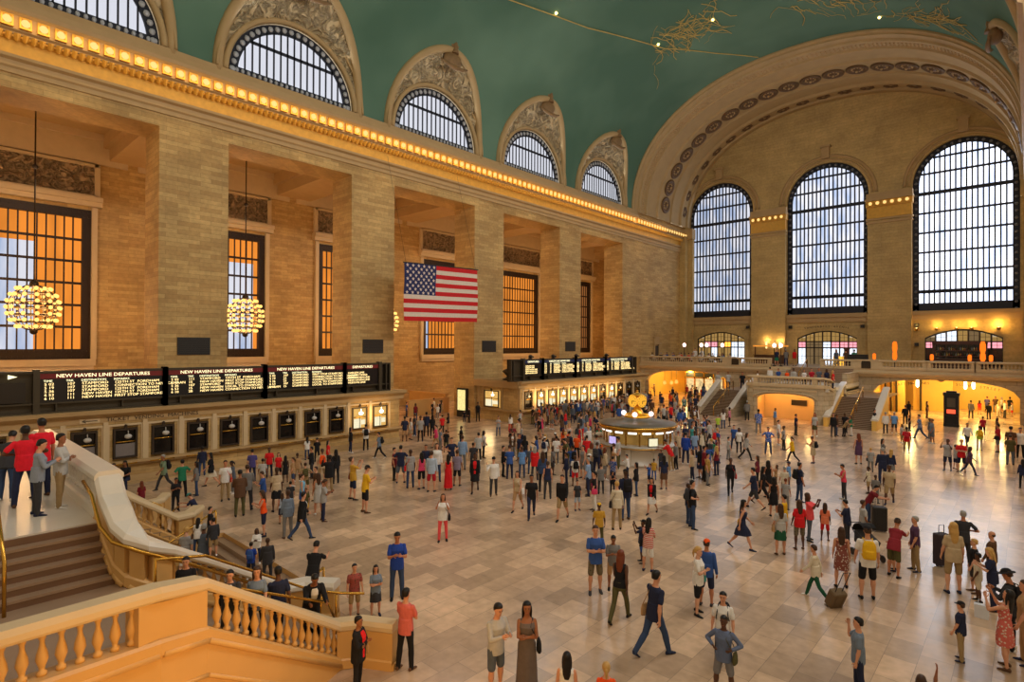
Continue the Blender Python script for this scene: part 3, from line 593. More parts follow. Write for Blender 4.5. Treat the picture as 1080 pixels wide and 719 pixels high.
(-16.16, 20.01, 0.0, 0.96, 39, 'f', 'st', 'k.indigo', 'p.charcoal', 'po.brown', '', 'person in indigo sleeveless top and charcoal trousers, on the floor right of the booth', 0),
(-5.47, 22.64, 0.0, 0.76, 6, 'f', 'st', 't.peach', 's.red', 'lo.brown', '', 'person in peach t-shirt and red shorts, at the right side of the hall', 0),
(-31.83, 7.42, 0.0, 1.0, 236, 'm', 'si', 't.black', 'p.navy', 'lo.black', '', 'person in black t-shirt and navy trousers, by the near ticket office', 0),
(-21.08, 7.42, 0.0, 0.73, 337, 'm', 'st', 't.black', 'p.khaki', 'sh.black', '', 'person in black t-shirt and khaki trousers, near the stairwell rail', 0),
(-11.61, 21.27, 0.0, 0.87, 190, 'f', 'wk', 'j.black', 'k.white', 'lo.black', 'in.red', 'person in black jacket, long black hair, on the floor right of the booth', 0),
(-10.46, 26.66, 0.0, 0.99, 207, 'f', 'wk', 't.black', 'p.black', 'bu.brown', 'sb.red', 'person in black t-shirt and black trousers, red bag, on the floor right of the booth', 0),
(-5.53, 33.7, 0.0, 1.06, 29, 'm', 'st', 'l.navy', 'p.indigo', 'sh.grey', '', 'person in navy long shirt and indigo trousers, at the right side of the hall', 0),
(-15.59, 22.46, 0, 1.0, 336, 'm', 'st', 'l.charcoal', 'p.brown', 'ca.white', '', 'person in charcoal long shirt, white cap, on the floor right of the booth', 0),
(-17.04, 7.14, 0.0, 0.62, 50, 'm', 'st', 't.royal', 's.navy', 'sh.black', 'bp.blue', 'person in royal blue t-shirt and navy shorts, blue backpack, near the stairwell rail', 0),
(-8.95, 27.24, 0.0, 0.96, 30, 'f', 'st', 'd.black', 'n.black', 'lo.black', '', 'person in black short dress, on the floor right of the booth', 0),
(-30.44, 8.64, 0.0, 0.98, 181, 'm', 'wk', 't.palegreen', 'p.charcoal', 'sh.grey', 'bp.black', 'person in pale green t-shirt and charcoal trousers, black backpack, by the near ticket office', 0),
(-20.3, 6.76, 0.0, 0.68, 58, 'f', 'ph', 'l.white', 'p.denim', 'lo.black', 'sb.brown', 'person in white long shirt and denim blue trousers, brown bag, near the stairwell rail', 0),
(-21.7, 17.18, 0.0, 0.99, 73, 'f', 'st', 'k.pink', 's.black', 'lo.black', '', 'person in pink sleeveless top and black shorts, in the middle of the hall floor', 0),
(-18.12, 7.77, 0.0, 0.64, 237, 'f', 'ph', 'l.white', 'p.navy', 'lo.brown', '', 'person in white long shirt and navy trousers, near the stairwell rail', 0),
(-20.89, 18.76, 0.0, 1.0, 31, 'm', 'st', 't.mauve', 's.black', 'sh.brown', '', 'person in mauve t-shirt and black shorts, in the middle of the hall floor', 0),
(-20.63, 17.96, 0.0, 0.96, 41, 'f', 'st', 'm.red', 'n.red', 'lo.black', '', 'person in red long dress, in the middle of the hall floor', 0),
(-12.4, 28.17, 0.0, 1.03, 299, 'm', 'st', 't.maroon', 'p.black', 'sh.black', '', 'person in maroon t-shirt and black trousers, on the floor right of the booth', 0),
(-6.29, 29.22, 0.0, 0.91, 117, 'f', 'ph', 'k.rosered', 'p.charcoal', 'sh.black', '', 'person in pinkish red sleeveless top and charcoal trousers, at the right side of the hall', 0),
(-29.47, 10.41, 0.0, 0.96, 154, 'f', 'wk', 't.black', 'k.cream', 'lo.black', 'sb.black', 'person in black t-shirt and cream skirt, black bag, in the gap between the ticket offices', 0),
(-22.68, 11.61, 0.0, 0.83, 324, 'f', 'st', 'k.cyan', 'k.blue', 'po.brown', '', 'person in cyan sleeveless top and blue skirt, near the stairwell rail', 0),
(-26.13, 14.42, 0.0, 0.98, 67, 'f', 'st', 't.beige', 's.khaki', 'po.brown', 'bp.orange', 'person in beige t-shirt and khaki shorts, orange backpack, in the middle of the hall floor', 0),
(-23.38, 12.6, 0.0, 0.87, 164, 'm', 'st', 't.brown', 's.khaki', 'sh.brown', '', 'person in brown t-shirt and khaki shorts, near the stairwell rail', 0),
(-16.96, 25.13, 0, 1.03, 16, 'm', 'ph', 'l.navy', 'p.indigo', 'sh.brown', 'bp.charcoal', 'person in navy long shirt, charcoal backpack, on the floor right of the booth', 0),
(-23.34, 21.34, 0.0, 1.08, 43, 'm', 'st', 'l.lightblue', 'p.grey', 'sh.brown', '', 'person in light blue long shirt and grey trousers, on the floor right of the booth', 0),
(-18.89, 22.33, 0, 0.99, 33, 'f', 'cr', 'j.red', 'p.charcoal', 'lo.grey', '', 'person in red jacket and charcoal trousers, in the crowd left of the booth', 0),
(-28.21, 9.32, 0.0, 0.88, 155, 'f', 'st', 't.grey', 'p.denim', 'lo.black', '', 'person in grey t-shirt and denim blue trousers, in the gap between the ticket offices', 0),
(-26.21, 7.87, 0.0, 0.79, 269, 'm', 'ph', 't.black', 'p.black', 'sh.black', '', 'person in black t-shirt and black trousers, near the stairwell rail', 0),
(-25.63, 14.89, 0.0, 0.96, 78, 'f', 'st', 'l.black', 'p.black', 'lo.black', '', 'person in black long shirt and black trousers, in the middle of the hall floor', 0),
(-12.84, 28.6, 0, 0.99, 118, 'f', 'ea', 'l.black', 'k.indigo', 'lo.black', 'bp.black', 'person in black long shirt, black backpack, on the floor right of the booth', 0),
(-13.16, 25.28, 0.0, 0.92, 39, 'f', 'st', 't.navy', 'k.brown', 'lo.black', '', 'person in navy t-shirt and brown skirt, on the floor right of the booth', 0),
(-13.51, 23.27, 0.0, 0.87, 109, 'f', 'st', 'l.black', 'p.denim', 'lo.black', '', 'person in black long shirt and denim blue trousers, on the floor right of the booth', 0),
(-17.28, 24.33, 0, 0.98, 164, 'f', 'st', 'k.grey', 's.grey', 'po.black', '', 'person in grey sleeveless top and grey shorts, on the floor right of the booth', 0),
(-12.74, 29.28, 0, 0.99, 34, 'm', 'ea', 'j.blue', 's.olive', 'sh.black', '', 'person in blue jacket and olive shorts, on the floor right of the booth', 0),
(-24.03, 17.27, 0.0, 0.95, 304, 'm', 'st', 't.maroon', 'p.black', 'sh.black', '', 'person in maroon t-shirt and black trousers, in the middle of the hall floor', 0),
(-23.38, 18.79, 0.0, 0.97, 227, 'm', 'st', 't.navy', 'p.navy', 'sh.brown', '', 'person in navy t-shirt and navy trousers, in the middle of the hall floor', 0),
(-23.61, 20.78, 0.0, 1.03, 241, 'm', 'hip', 't.navy', 'p.black', 'sh.black', '', 'person in navy t-shirt and black trousers, in the middle of the hall floor', 0),
(-20.03, 21.65, 0.0, 0.97, 53, 'm', 'ph', 't.blue', 'p.navy', 'ca.navy', '', 'person in blue t-shirt and navy trousers, navy cap, in the crowd left of the booth', 0),
(-27.39, 10.62, 0.0, 0.86, 172, 'f', 'ph', 't.slate', 'p.grey', 'po.black', '', 'person in slate grey t-shirt and grey trousers, near the stairwell rail', 0),
(-2.87, 40.19, 0.0, 1.03, 174, 'm', 'cr', 't.red', 's.navy', 'sh.blond', '', 'person in red t-shirt and navy shorts, at the right side of the hall', 0),
(-29.04, 12.19, 0.0, 0.92, 65, 'm', 'st', 't.purple', 'p.navy', 'sh.black', '', 'person in purple t-shirt and navy trousers, in the gap between the ticket offices', 0),
(-14.76, 29.15, 0.0, 1.02, 105, 'm', 'ln', 't.red', 'p.khaki', 'sh.black', '', 'person in red t-shirt and khaki trousers, beside the round booth', 0),
(-16.31, 24.92, 0, 0.94, 308, 'f', 'st', 'l.beige', 's.grey', 'lo.redbrown', '', 'person in beige long shirt and grey shorts, on the floor right of the booth', 0),
(-0.95, 47.39, 0.0, 1.13, 356, 'm', 'st', 't.brown', 'p.brown', 'sh.black', '', 'person in brown t-shirt and brown trousers, at the right side of the hall', 0),
(-27.48, 14.57, 0.0, 0.93, 151, 'm', 'cr', 'l.black', 'p.charcoal', 'sh.black', '', 'person in black long shirt, short black hair, in the middle of the hall floor', 0),
(-14.99, 31.46, 0.0, 1.06, 11, 'm', 'st', 'l.royal', 'p.navy', 'sh.black', '', 'person in royal blue long shirt and navy trousers, beside the round booth', 0),
(-17.19, 27.61, 0, 1.02, 99, 'm', 'cr', 'l.palegrey', 'p.olive', 'ca.black', '', 'person in pale grey long shirt and olive trousers, black cap, beside the round booth', 0),
(-16.2, 25.55, 0, 0.94, 310, 'f', 'pt', 't.tan', 'k.grey', 'lo.black', '', 'person in tan t-shirt and grey skirt, on the floor right of the booth', 0),
(-17.53, 25.45, 0, 0.96, 37, 'f', 'st', 'j.beige', 'p.grey', 'lo.redbrown', '', 'person in beige jacket and grey trousers, on the floor right of the booth', 0),
(-11.94, 27.52, 0.0, 0.89, 275, 'm', 'st', 't.mustardplaid', 'p.grey', 'sh.black', '', 'person in mustard checked t-shirt and grey trousers, on the floor right of the booth', 0),
(-3.48, 40.09, 0.0, 1.0, 171, 'm', 'pt', 't.lightgrey', 's.navy', 'sh.black', '', 'person in light grey t-shirt and navy shorts, at the right side of the hall', 0),
(-17.99, 24.34, 0, 0.94, 64, 'm', 'pt', 't.blue', 'p.denim', 'ca.black', 'bp.black', 'person in blue t-shirt, black backpack, in the crowd left of the booth', 0),
(-20.19, 26.67, 0, 1.04, 58, 'm', 'ph', 't.brown', 'p.black', 'sh.blond', '', 'person in brown t-shirt and black trousers, in the crowd left of the booth', 0),
(-19.67, 22.21, 0.0, 0.93, 43, 'f', 'st', 't.skyblue', 'p.denim', 'po.brown', '', 'person in sky blue t-shirt and denim blue trousers, in the crowd left of the booth', 0),
(-17.22, 22.81, 0.0, 0.89, 120, 'm', 'st', 'l.navy', 'p.navy', 'sh.black', '', 'person in navy long shirt and navy trousers, on the floor right of the booth', 0),
(-8.37, 27.69, 0.0, 0.81, 34, 'm', 'st', 't.cream', 'p.khaki', 'sh.grey', '', 'person in cream t-shirt and khaki trousers, on the floor right of the booth', 0),
(-7.73, 25.72, 0.0, 0.75, 358, 'm', 'st', 't.lightgrey', 'p.grey', 'sh.redbrown', '', 'person in light grey t-shirt and grey trousers, on the floor right of the booth', 0),
(-24.97, 12.93, 0.0, 0.81, 69, 'm', 'hip', 't.khaki', 's.olive', 'sh.brown', 'bp.olive', 'person in khaki t-shirt and olive shorts, olive backpack, near the stairwell rail', 0),
(-20.61, 21.78, 0.0, 0.92, 306, 'm', 'st', 'l.black', 'p.black', 'sh.black', '', 'person in black long shirt and black trousers, in the crowd left of the booth', 0),
(-16.67, 26.32, 0, 0.94, 88, 'm', 'ea', 't.white', 's.khaki', 'sh.brown', '', 'person in white t-shirt and khaki shorts, beside the round booth', 0),
(-7.54, 38.62, 0.0, 1.03, 30, 'f', 'st', 'd.plum', 'n.plum', 'lo.redbrown', '', 'person in plum short dress, in the middle of the hall floor', 0),
(-20.37, 27.29, 0, 1.03, 350, 'm', 'st', 'l.navy', 's.olive', 'sh.black', 'bp.black', 'person in navy long shirt and olive shorts, black backpack, beside the round booth', 0),
(-16.67, 22.79, 0.0, 0.85, 50, 'm', 'st', 't.white', 's.red', 'sh.brown', 'bp.black', 'person in white t-shirt and red shorts, black backpack, on the floor right of the booth', 0),
(-21.45, 10.16, 0.0, 0.66, 78, 'f', 'st', 'k.paleblue', 'k.navy', 'lo.brown', '', 'person in pale blue sleeveless top and navy skirt, near the stairwell rail', 0),
(-14.9, 22.43, 0.0, 0.8, 42, 'm', 'st', 't.grey', 'p.charcoal', 'sh.brown', '', 'person in grey t-shirt and charcoal trousers, on the floor right of the booth', 0),
(-12.99, 28.01, 0.0, 0.89, 127, 'f', 'st', 'l.beige', 'p.navy', 'lo.brown', '', 'person in beige long shirt and navy trousers, on the floor right of the booth', 0),
(-27.17, 6.89, 0.0, 0.71, 96, 'f', 'st', 't.maroon', 'p.black', 'lo.redbrown', '', 'person in maroon t-shirt and black trousers, near the stairwell rail', 0),
(-0.92, 44.68, 0.0, 1.01, 0, 'm', 'st', 't.olive', 'p.slate', 'sh.brown', '', 'person in olive t-shirt and slate grey trousers, at the right side of the hall', 0),
(-14.13, 19.49, 0.0, 0.72, 234, 'f', 'st', 't.charcoal', 's.paleblue', 'po.black', '', 'person in charcoal t-shirt and pale blue shorts, in the middle of the hall floor', 0),
(-13.41, 31.4, 0, 0.96, 9, 'm', 'ea', 't.green', 's.grey', 'sh.blond', 'bp.charcoal', 'person in green t-shirt and grey shorts, charcoal backpack, on the floor right of the booth', 0),
(-19.37, 25.93, 0.0, 0.96, 110, 'm', 'ln', 't.olive', 'p.olive', 'sh.black', '', 'person in olive t-shirt and olive trousers, in the crowd left of the booth', 0),
(-10.09, 29.17, 0.0, 0.84, 99, 'f', 'st', 't.wine', 'p.black', 'lo.brown', '', 'person in wine t-shirt and black trousers, on the floor right of the booth', 0),
(-29.26, 13.16, 0.0, 0.88, 251, 'm', 'st', 't.red', 'p.navy', 'sh.black', '', 'person in red t-shirt and navy trousers, in the gap between the ticket offices', 0),
(-0.51, 47.99, 0.0, 1.06, 182, 'm', 'st', 't.white', 'p.black', 'sh.black', '', 'person in white t-shirt and black trousers, at the right side of the hall', 0),
(-12.49, 29.9, 0, 0.89, 63, 'f', 'st', 'k.maroon', 'p.navy', 'lo.blond', '', 'person in maroon sleeveless top and navy trousers, on the floor right of the booth', 0),
(-18.8, 27.82, 0.0, 0.97, 30, 'f', 'st', 't.palegrey', 'p.denim', 'bu.brown', '', 'person in pale grey t-shirt and denim blue trousers, beside the round booth', 0),
(-5.46, 35.63, 0.0, 0.87, 348, 'f', 'st', 'l.navy', 'k.grey', 'lo.blond', '', 'person in navy long shirt and grey skirt, at the right side of the hall', 0),
(-2.5, 39.59, 0.0, 0.9, 287, 'f', 'wk', 't.plum', 'p.navy', 'lo.brown', 'sb.brown', 'person in plum t-shirt and navy trousers, brown bag, at the right side of the hall', 0),
(-27.48, 12.04, 0.0, 0.79, 62, 'm', 'st', 't.palegrey', 'p.khaki', 'sh.black', '', 'person in pale grey t-shirt and khaki trousers, near the stairwell rail', 0),
(-26.61, 13.14, 0.0, 0.8, 154, 'f', 'st', 't.tan', 's.denim', 'po.brown', '', 'person in tan t-shirt and denim blue shorts, in the middle of the hall floor', 0),
(-0.31, 37.7, 0.0, 0.81, 16, 'f', 'st', 'l.indigo', 'm.black', 'lo.black', '', 'person in indigo long shirt and black trousers, at the right side of the hall', 0),
(-32.2, 10.91, 0.0, 0.87, 76, 'm', 'st', 'l.navy', 'p.denim', 'sh.black', '', 'person in navy long shirt and denim blue trousers, by the near ticket office', 0),
(-22.92, 11.21, 0.0, 0.68, 66, 'm', 'st', 't.charcoal', 's.black', 'sh.black', '', 'person in charcoal t-shirt and black shorts, near the stairwell rail', 0),
(-19.15, 27.33, 0, 0.95, 34, 'm', 'st', 'j.red', 's.grey', 'ca.black', 'sb.charcoal', 'person in red jacket and grey shorts, charcoal bag, beside the round booth', 0),
(-27.4, 13.76, 0.0, 0.81, 50, 'm', 'st', 't.tan', 's.khaki', 'sh.brown', '', 'person in tan t-shirt and khaki shorts, in the middle of the hall floor', 0),
(-24.39, 23.6, 0.0, 0.96, 54, 'm', 'st', 't.palegrey', 'p.black', 'sh.black', '', 'person in pale grey t-shirt and black trousers, in the crowd left of the booth', 0),
(-19.93, 23.22, 0.0, 0.86, 48, 'm', 'st', 'l.slate', 'p.denim', 'sh.grey', '', 'person in slate grey long shirt, short grey hair, in the crowd left of the booth', 0),
(-20.47, 26.13, 0.0, 0.94, 57, 'm', 'st', 't.white', 'p.grey', 'sh.black', '', 'person in white t-shirt and grey trousers, in the crowd left of the booth', 0),
(-12.83, 35.12, 0.0, 0.97, 300, 'f', 'wk', 'l.lightgrey', 'p.black', 'lo.brown', 'sb.charcoal', 'person in light grey long shirt, charcoal bag, on the floor right of the booth', 0),
(-5.11, 29.54, 0.0, 0.71, 349, 'm', 'st', 't.grey', 'p.grey', 'sh.brown', '', 'person in grey t-shirt and grey trousers, at the right side of the hall', 0),
(-1.63, 49.46, 0.0, 1.06, 79, 'm', 'st', 't.crimson', 's.grey', 'sh.black', 'sb.black', 'person in crimson t-shirt and grey shorts, black bag, before the ticket machine arch', 0),
(-21.93, 25.0, 0, 0.93, 45, 'f', 'st', 't.black', 'k.denim', 'lo.black', '', 'person in black t-shirt and denim blue skirt, in the crowd left of the booth', 0),
(-14.65, 35.23, 0, 1.0, 316, 'm', 'st', 't.blue', 'p.indigo', 'sh.blond', 'bp.red', 'person in blue t-shirt and indigo trousers, red backpack, on the floor right of the booth', 0),
(-18.99, 23.93, 0.0, 0.85, 321, 'm', 'st', 't.grey', 's.charcoal', 'sh.brown', '', 'person in grey t-shirt and charcoal shorts, in the crowd left of the booth', 0),
(-6.36, 38.78, 0.0, 0.91, 265, 'f', 'st', 't.blackwhite', 'p.black', 'lo.black', '', 'person in black and white t-shirt and black trousers, at the right side of the hall', 0),
(-21.55, 26.46, 0, 0.93, 54, 'f', 'wk', 'j.black', 'p.khaki', 'lo.blond', '', 'person in black jacket and khaki trousers, in the crowd left of the booth', 0),
(-25.13, 27.4, 0, 1.02, 239, 'm', 'ph', 't.maroon', 's.indigo', 'sh.brown', '', 'person in maroon t-shirt and indigo shorts, in the crowd left of the booth', 0),
(-23.4, 26.39, 0, 0.96, 345, 'f', 'st', 't.navy', 'k.indigo', 'lo.grey', '', 'person in navy t-shirt and indigo skirt, in the crowd left of the booth', 0),
(-22.87, 21.71, 0.0, 0.86, 53, 'm', 'st', 't.charcoal', 'p.charcoal', 'sh.black', '', 'person in charcoal t-shirt and charcoal trousers, on the floor right of the booth', 0),
(-14.83, 29.87, 0.0, 0.88, 136, 'm', 'st', 'l.grey', 'p.black', 'sh.brown', '', 'person in grey long shirt and black trousers, beside the round booth', 0),
(-15.52, 24.43, 0.0, 0.78, 22, 'm', 'st', 't.starblue', 'p.navy', 'sh.black', '', 'person in dark blue starry t-shirt and navy trousers, on the floor right of the booth', 0),
(-12.49, 38.04, 0.0, 0.99, 201, 'm', 'hip', 't.jersey', 'p.denim', 'sh.black', '', 'person in blue and white t-shirt, short black hair, on the floor right of the booth', 0),
(-15.38, 33.5, 0.0, 0.95, 44, 'm', 'st', 't.lightblue', 'p.blue', 'sh.brown', '', 'person in light blue t-shirt and blue trousers, beside the round booth', 0),
(-20.98, 30.19, 0, 0.99, 82, 'm', 'ph', 'j.white', 'p.black', 'sh.blond', '', 'person in white jacket and black trousers, beside the round booth', 0),
(-16.93, 35.46, 0, 1.02, 78, 'm', 'st', 't.navy', 'p.grey', 'ca.navy', '', 'person in navy t-shirt and grey trousers, navy cap, on the floor right of the booth', 0),
(-21.29, 27.07, 0, 0.93, 48, 'm', 'ea', 't.brown', 's.olive', 'ca.white', '', 'person in brown t-shirt and olive shorts, white cap, in the crowd left of the booth', 0),
(-16.14, 32.81, 0, 0.94, 8, 'm', 'ph', 'j.beige', 'p.brown', 'sh.redbrown', 'sb.charcoal', 'person in beige jacket and brown trousers, charcoal bag, beside the round booth', 0),
(-21.79, 11.31, 0.0, 0.62, 234, 'm', 'st', 't.olive', 's.yellow', 'sh.brown', '', 'person in olive t-shirt and yellow shorts, near the stairwell rail', 0),
(-29.34, 19.97, 0.0, 0.93, 140, 'm', 'wk', 't.bluegrey', 'p.black', 'sh.black', 'bp.black', 'person in blue-grey t-shirt and black trousers, black backpack, in the gap between the ticket offices', 0),
(-28.5, 13.3, 0.0, 0.78, 236, 'f', 'st', 't.red', 's.black', 'lo.brown', '', 'person in red t-shirt and black shorts, in the gap between the ticket offices', 0),
(-27.64, 13.25, 0.0, 0.76, 69, 'f', 'st', 'd.black', 'n.black', 'lo.black', '', 'person in black short dress, in the middle of the hall floor', 0),
(-24.88, 24.52, 0.0, 0.94, 309, 'f', 'st', 't.stripe', 'p.black', 'lo.black', '', 'person in striped t-shirt and black trousers, in the crowd left of the booth', 0),
(-21.06, 25.78, 0.0, 0.89, 19, 'm', 'st', 't.white', 'p.black', 'ca.white', 'bp.navy', 'person in white t-shirt and black trousers, navy backpack, in the crowd left of the booth', 0),
(-8.76, 29.64, 0.0, 0.74, 92, 'm', 'st', 't.skyblue', 'p.navy', 'ca.navy', '', 'person in sky blue t-shirt, navy cap, on the floor right of the booth', 0),
(-5.71, 31.28, 0.0, 0.72, 83, 'f', 'st', 't.cream', 's.khaki', 'po.brown', '', 'person in cream t-shirt and khaki shorts, at the right side of the hall', 0),
(-17.0, 36.96, 0, 1.04, 175, 'm', 'wk', 'j.charcoal', 'p.black', 'sh.redbrown', '', 'person in charcoal jacket and black trousers, on the floor right of the booth', 0),
(-21.9, 31.34, 0, 1.02, 187, 'm', 'st', 'l.lightblue', 'p.navy', 'sh.blond', '', 'person in light blue long shirt and navy trousers, in the crowd left of the booth', 0),
(-16.88, 33.16, 0, 0.96, 225, 'f', 'ea', 'l.palegrey', 'k.charcoal', 'lo.grey', '', 'person in pale grey long shirt and charcoal skirt, beside the round booth', 0),
(-17.21, 33.91, 0, 0.98, 172, 'f', 'st', 't.slate', 'p.grey', 'lo.grey', '', 'person in slate grey t-shirt and grey trousers, beside the round booth', 0),
(-22.72, 25.41, 0, 0.9, 179, 'f', 'st', 't.navy', 'p.olive', 'po.redbrown', '', 'person in navy t-shirt and olive trousers, in the crowd left of the booth', 0),
(-6.01, 44.76, 0.0, 0.97, 5, 'm', 'st', 't.red', 's.khaki', 'sh.black', 'bp.crimson', 'person in red t-shirt and khaki shorts, crimson backpack, at the right side of the hall', 0),
(-13.73, 33.06, 0.0, 0.88, 130, 'f', 'st', 't.wine', 'p.denim', 'lo.brown', '', 'person in wine t-shirt and denim blue trousers, on the floor right of the booth', 0),
(-10.58, 36.48, 0.0, 0.89, 105, 'f', 'wk', 't.yellow', 'p.black', 'po.black', '', 'person in yellow t-shirt and black trousers, on the floor right of the booth', 0),
(-9.59, 37.04, 0.0, 0.89, 89, 'f', 'ph', 'd.sand', 'n.black', 'bu.brown', 'bp.black', 'person in sand short dress, black backpack, on the floor right of the booth', 0),
(-24.27, 33.93, 0.0, 1.09, 21, 'm', 'st', 't.bluegrey', 'p.red', 'sh.brown', 'bp.charcoal', 'person in blue-grey t-shirt and red trousers, charcoal backpack, in the crowd left of the booth', 0),
(-24.29, 26.42, 0, 0.93, 40, 'f', 'ph', 't.black', 'p.grey', 'po.brown', '', 'person in black t-shirt and grey trousers, in the crowd left of the booth', 0),
(-22.77, 30.47, 0, 0.98, 208, 'f', 'st', 'd.palegrey', 'n.olive', 'lo.blond', '', 'person in pale grey short dress, in the crowd left of the booth', 0),
(-21.39, 31.73, 0, 0.98, 137, 'm', 'hip', 't.maroon', 'p.grey', 'sh.black', 'sb.black', 'person in maroon t-shirt and grey trousers, black bag, beside the round booth', 0),
(-32.2, 20.87, 0.0, 0.96, 64, 'm', 'ph', 't.white', 'p.black', 'sh.black', 'bp.black', 'person in white t-shirt and black trousers, black backpack, by the near ticket office', 0),
(-23.75, 25.92, 0, 0.9, 221, 'f', 'ph', 'j.brown', 'p.grey', 'po.black', '', 'person in brown jacket and grey trousers, in the crowd left of the booth', 0),
(-16.64, 38.68, 0, 1.01, 84, 'm', 'wk', 't.palegrey', 'p.charcoal', 'sh.brown', '', 'person in pale grey t-shirt and charcoal trousers, on the floor right of the booth', 0),
(-20.96, 31.3, 0, 0.95, 40, 'f', 'st', 'j.green', 'p.grey', 'lo.black', '', 'person in green jacket and grey trousers, beside the round booth', 0),
(-20.64, 30.82, 0, 0.93, 223, 'm', 'cr', 't.cream', 's.denim', 'sh.black', 'sb.red', 'person in cream t-shirt and denim blue shorts, red bag, beside the round booth', 0),
(-22.3, 30.85, 0, 0.96, 3, 'f', 'ph', 'd.red', 'n.indigo', 'lo.brown', 'bp.charcoal', 'person in red short dress, charcoal backpack, in the crowd left of the booth', 0),
(-32.35, 25.49, 0.0, 1.03, 227, 'm', 'st', 't.lightgrey', 'p.black', 'sh.brown', '', 'person in light grey t-shirt and black trousers, by the near ticket office', 0),
(-15.83, 45.95, 0.0, 1.12, 18, 'm', 'st', 't.bluefloral', 'p.grey', 'sh.black', '', 'person in blue patterned t-shirt and grey trousers, in the middle of the hall floor', 0),
(-17.41, 39.53, 0, 1.03, 112, 'm', 'hip', 'j.blue', 'p.olive', 'sh.brown', 'bp.brown', 'person in blue jacket and olive trousers, brown backpack, on the floor right of the booth', 0),
(-33.09, 24.66, 0.0, 1.02, 55, 'm', 'st', 't.navy', 's.tan', 'sh.black', '', 'person in navy t-shirt and tan shorts, by the near ticket office', 0),
(-14.04, 37.19, 0.0, 0.92, 204, 'f', 'st', 't.white', 'p.black', 'lo.black', 'sb.brown', 'person in white t-shirt and black trousers, brown bag, on the floor right of the booth', 0),
(-29.69, 16.74, 0.0, 0.81, 335, 'f', 'st', 't.red', 'p.black', 'lo.black', '', 'person in red t-shirt and black trousers, by the near ticket office', 0),
(-32.2, 19.74, 0.0, 0.91, 338, 'f', 'st', 'l.black', 'p.navy', 'lo.black', 'sb.white', 'person in black long shirt and navy trousers, white bag, by the near ticket office', 0),
(-13.13, 42.11, 0.0, 0.99, 278, 'm', 'st', 't.white', 's.grey', 'sh.black', '', 'person in white t-shirt and grey shorts, in the middle of the hall floor', 0),
(-6.22, 52.46, 0.0, 1.06, 99, 'm', 'wk', 't.checkblue', 'p.denim', 'sh.black', '', 'person in blue checked t-shirt and denim blue trousers, before the ticket machine arch', 0),
(-15.77, 35.44, 0, 0.91, 70, 'f', 'pt', 'd.cream', 'n.tan', 'lo.black', '', 'person in cream short dress, on the floor right of the booth', 0),
(-16.74, 37.57, 0, 0.97, 20, 'm', 'pt', 't.palegrey', 'p.charcoal', 'ca.white', '', 'person in pale grey t-shirt, white cap, on the floor right of the booth', 0),
(-3.18, 40.89, 0.0, 0.79, 295, 'f', 'st', 't.palegrey', 's.navy', 'sh.brown', '', 'person in pale grey t-shirt and navy shorts, at the right side of the hall', 0),
(-5.27, 50.51, 0.0, 1.0, 116, 'm', 'st', 't.bluegrey', 's.slate', 'sh.brown', '', 'person in blue-grey t-shirt and slate grey shorts, before the ticket machine arch', 0),
(-16.85, 36.31, 0, 0.93, 214, 'f', 'st', 'k.teal', 's.charcoal', 'po.brown', '', 'person in teal sleeveless top and charcoal shorts, on the floor right of the booth', 0),
(-17.4, 37.64, 0, 0.96, 304, 'f', 'st', 'j.brown', 'p.denim', 'po.brown', '', 'person in brown jacket and denim blue trousers, on the floor right of the booth', 0),
(-22.73, 31.48, 0, 0.93, 177, 'f', 'cr', 'j.grey', 's.denim', 'po.blond', '', 'person in grey jacket and denim blue shorts, in the crowd left of the booth', 0),
(-33.76, 27.17, 0.0, 1.04, 48, 'm', 'st', 'l.navy', 'p.black', 'sh.black', '', 'person in navy long shirt and black trousers, in the gap between the ticket offices', 0),
(-6.58, 36.67, 0.0, 0.76, 22, 'm', 'st', 't.lightgrey', 'p.grey', 'sh.blond', 'sb.charcoal', 'person in light grey t-shirt, charcoal bag, at the right side of the hall', 0),
(-29.44, 24.54, 0.0, 0.92, 143, 'f', 'wk', 't.pink', 's.tan', 'po.brown', '', 'person in pink t-shirt and tan shorts, in the gap between the ticket offices', 0),
(-22.07, 26.27, 0.0, 0.83, 136, 'f', 'ph', 't.blue', 'p.navy', 'lo.black', '', 'person in blue t-shirt and navy trousers, in the crowd left of the booth', 0),
(-20.66, 28.41, 0.0, 0.85, 203, 'm', 'st', 't.orange', 'p.black', 'sh.black', '', 'person in orange t-shirt and black trousers, beside the round booth', 0),
(-2.58, 49.51, 0.0, 0.93, 19, 'f', 'st', 't.neon', 'p.cream', 'bu.black', 'bp.yellow', 'person in lime green t-shirt and cream trousers, yellow backpack, before the ticket machine arch', 0),
(-14.9, 38.6, 0.0, 0.93, 184, 'm', 'wk', 't.blue', 'p.navy', 'sh.black', '', 'person in blue t-shirt and navy trousers, on the floor right of the booth', 0),
(-18.0, 41.23, 0.0, 1.03, 313, 'm', 'wk', 't.slate', 'p.charcoal', 'sh.brown', '', 'person in slate grey t-shirt and charcoal trousers, on the floor right of the booth', 0),
(-12.21, 40.21, 0.0, 0.92, 119, 'f', 'st', 't.lightgrey', 'p.black', 'bu.brown', '', 'person in light grey t-shirt and black trousers, in the middle of the hall floor', 0),
(-17.94, 36.35, 0, 0.94, 178, 'm', 'ph', 'l.palegrey', 'p.indigo', 'sh.blond', '', 'person in pale grey long shirt and indigo trousers, in the crowd left of the booth', 0),
(-22.31, 29.24, 0, 0.88, 7, 'f', 'ea', 'l.orange', 'k.denim', 'lo.redbrown', '', 'person in orange long shirt and denim blue skirt, in the crowd left of the booth', 0),
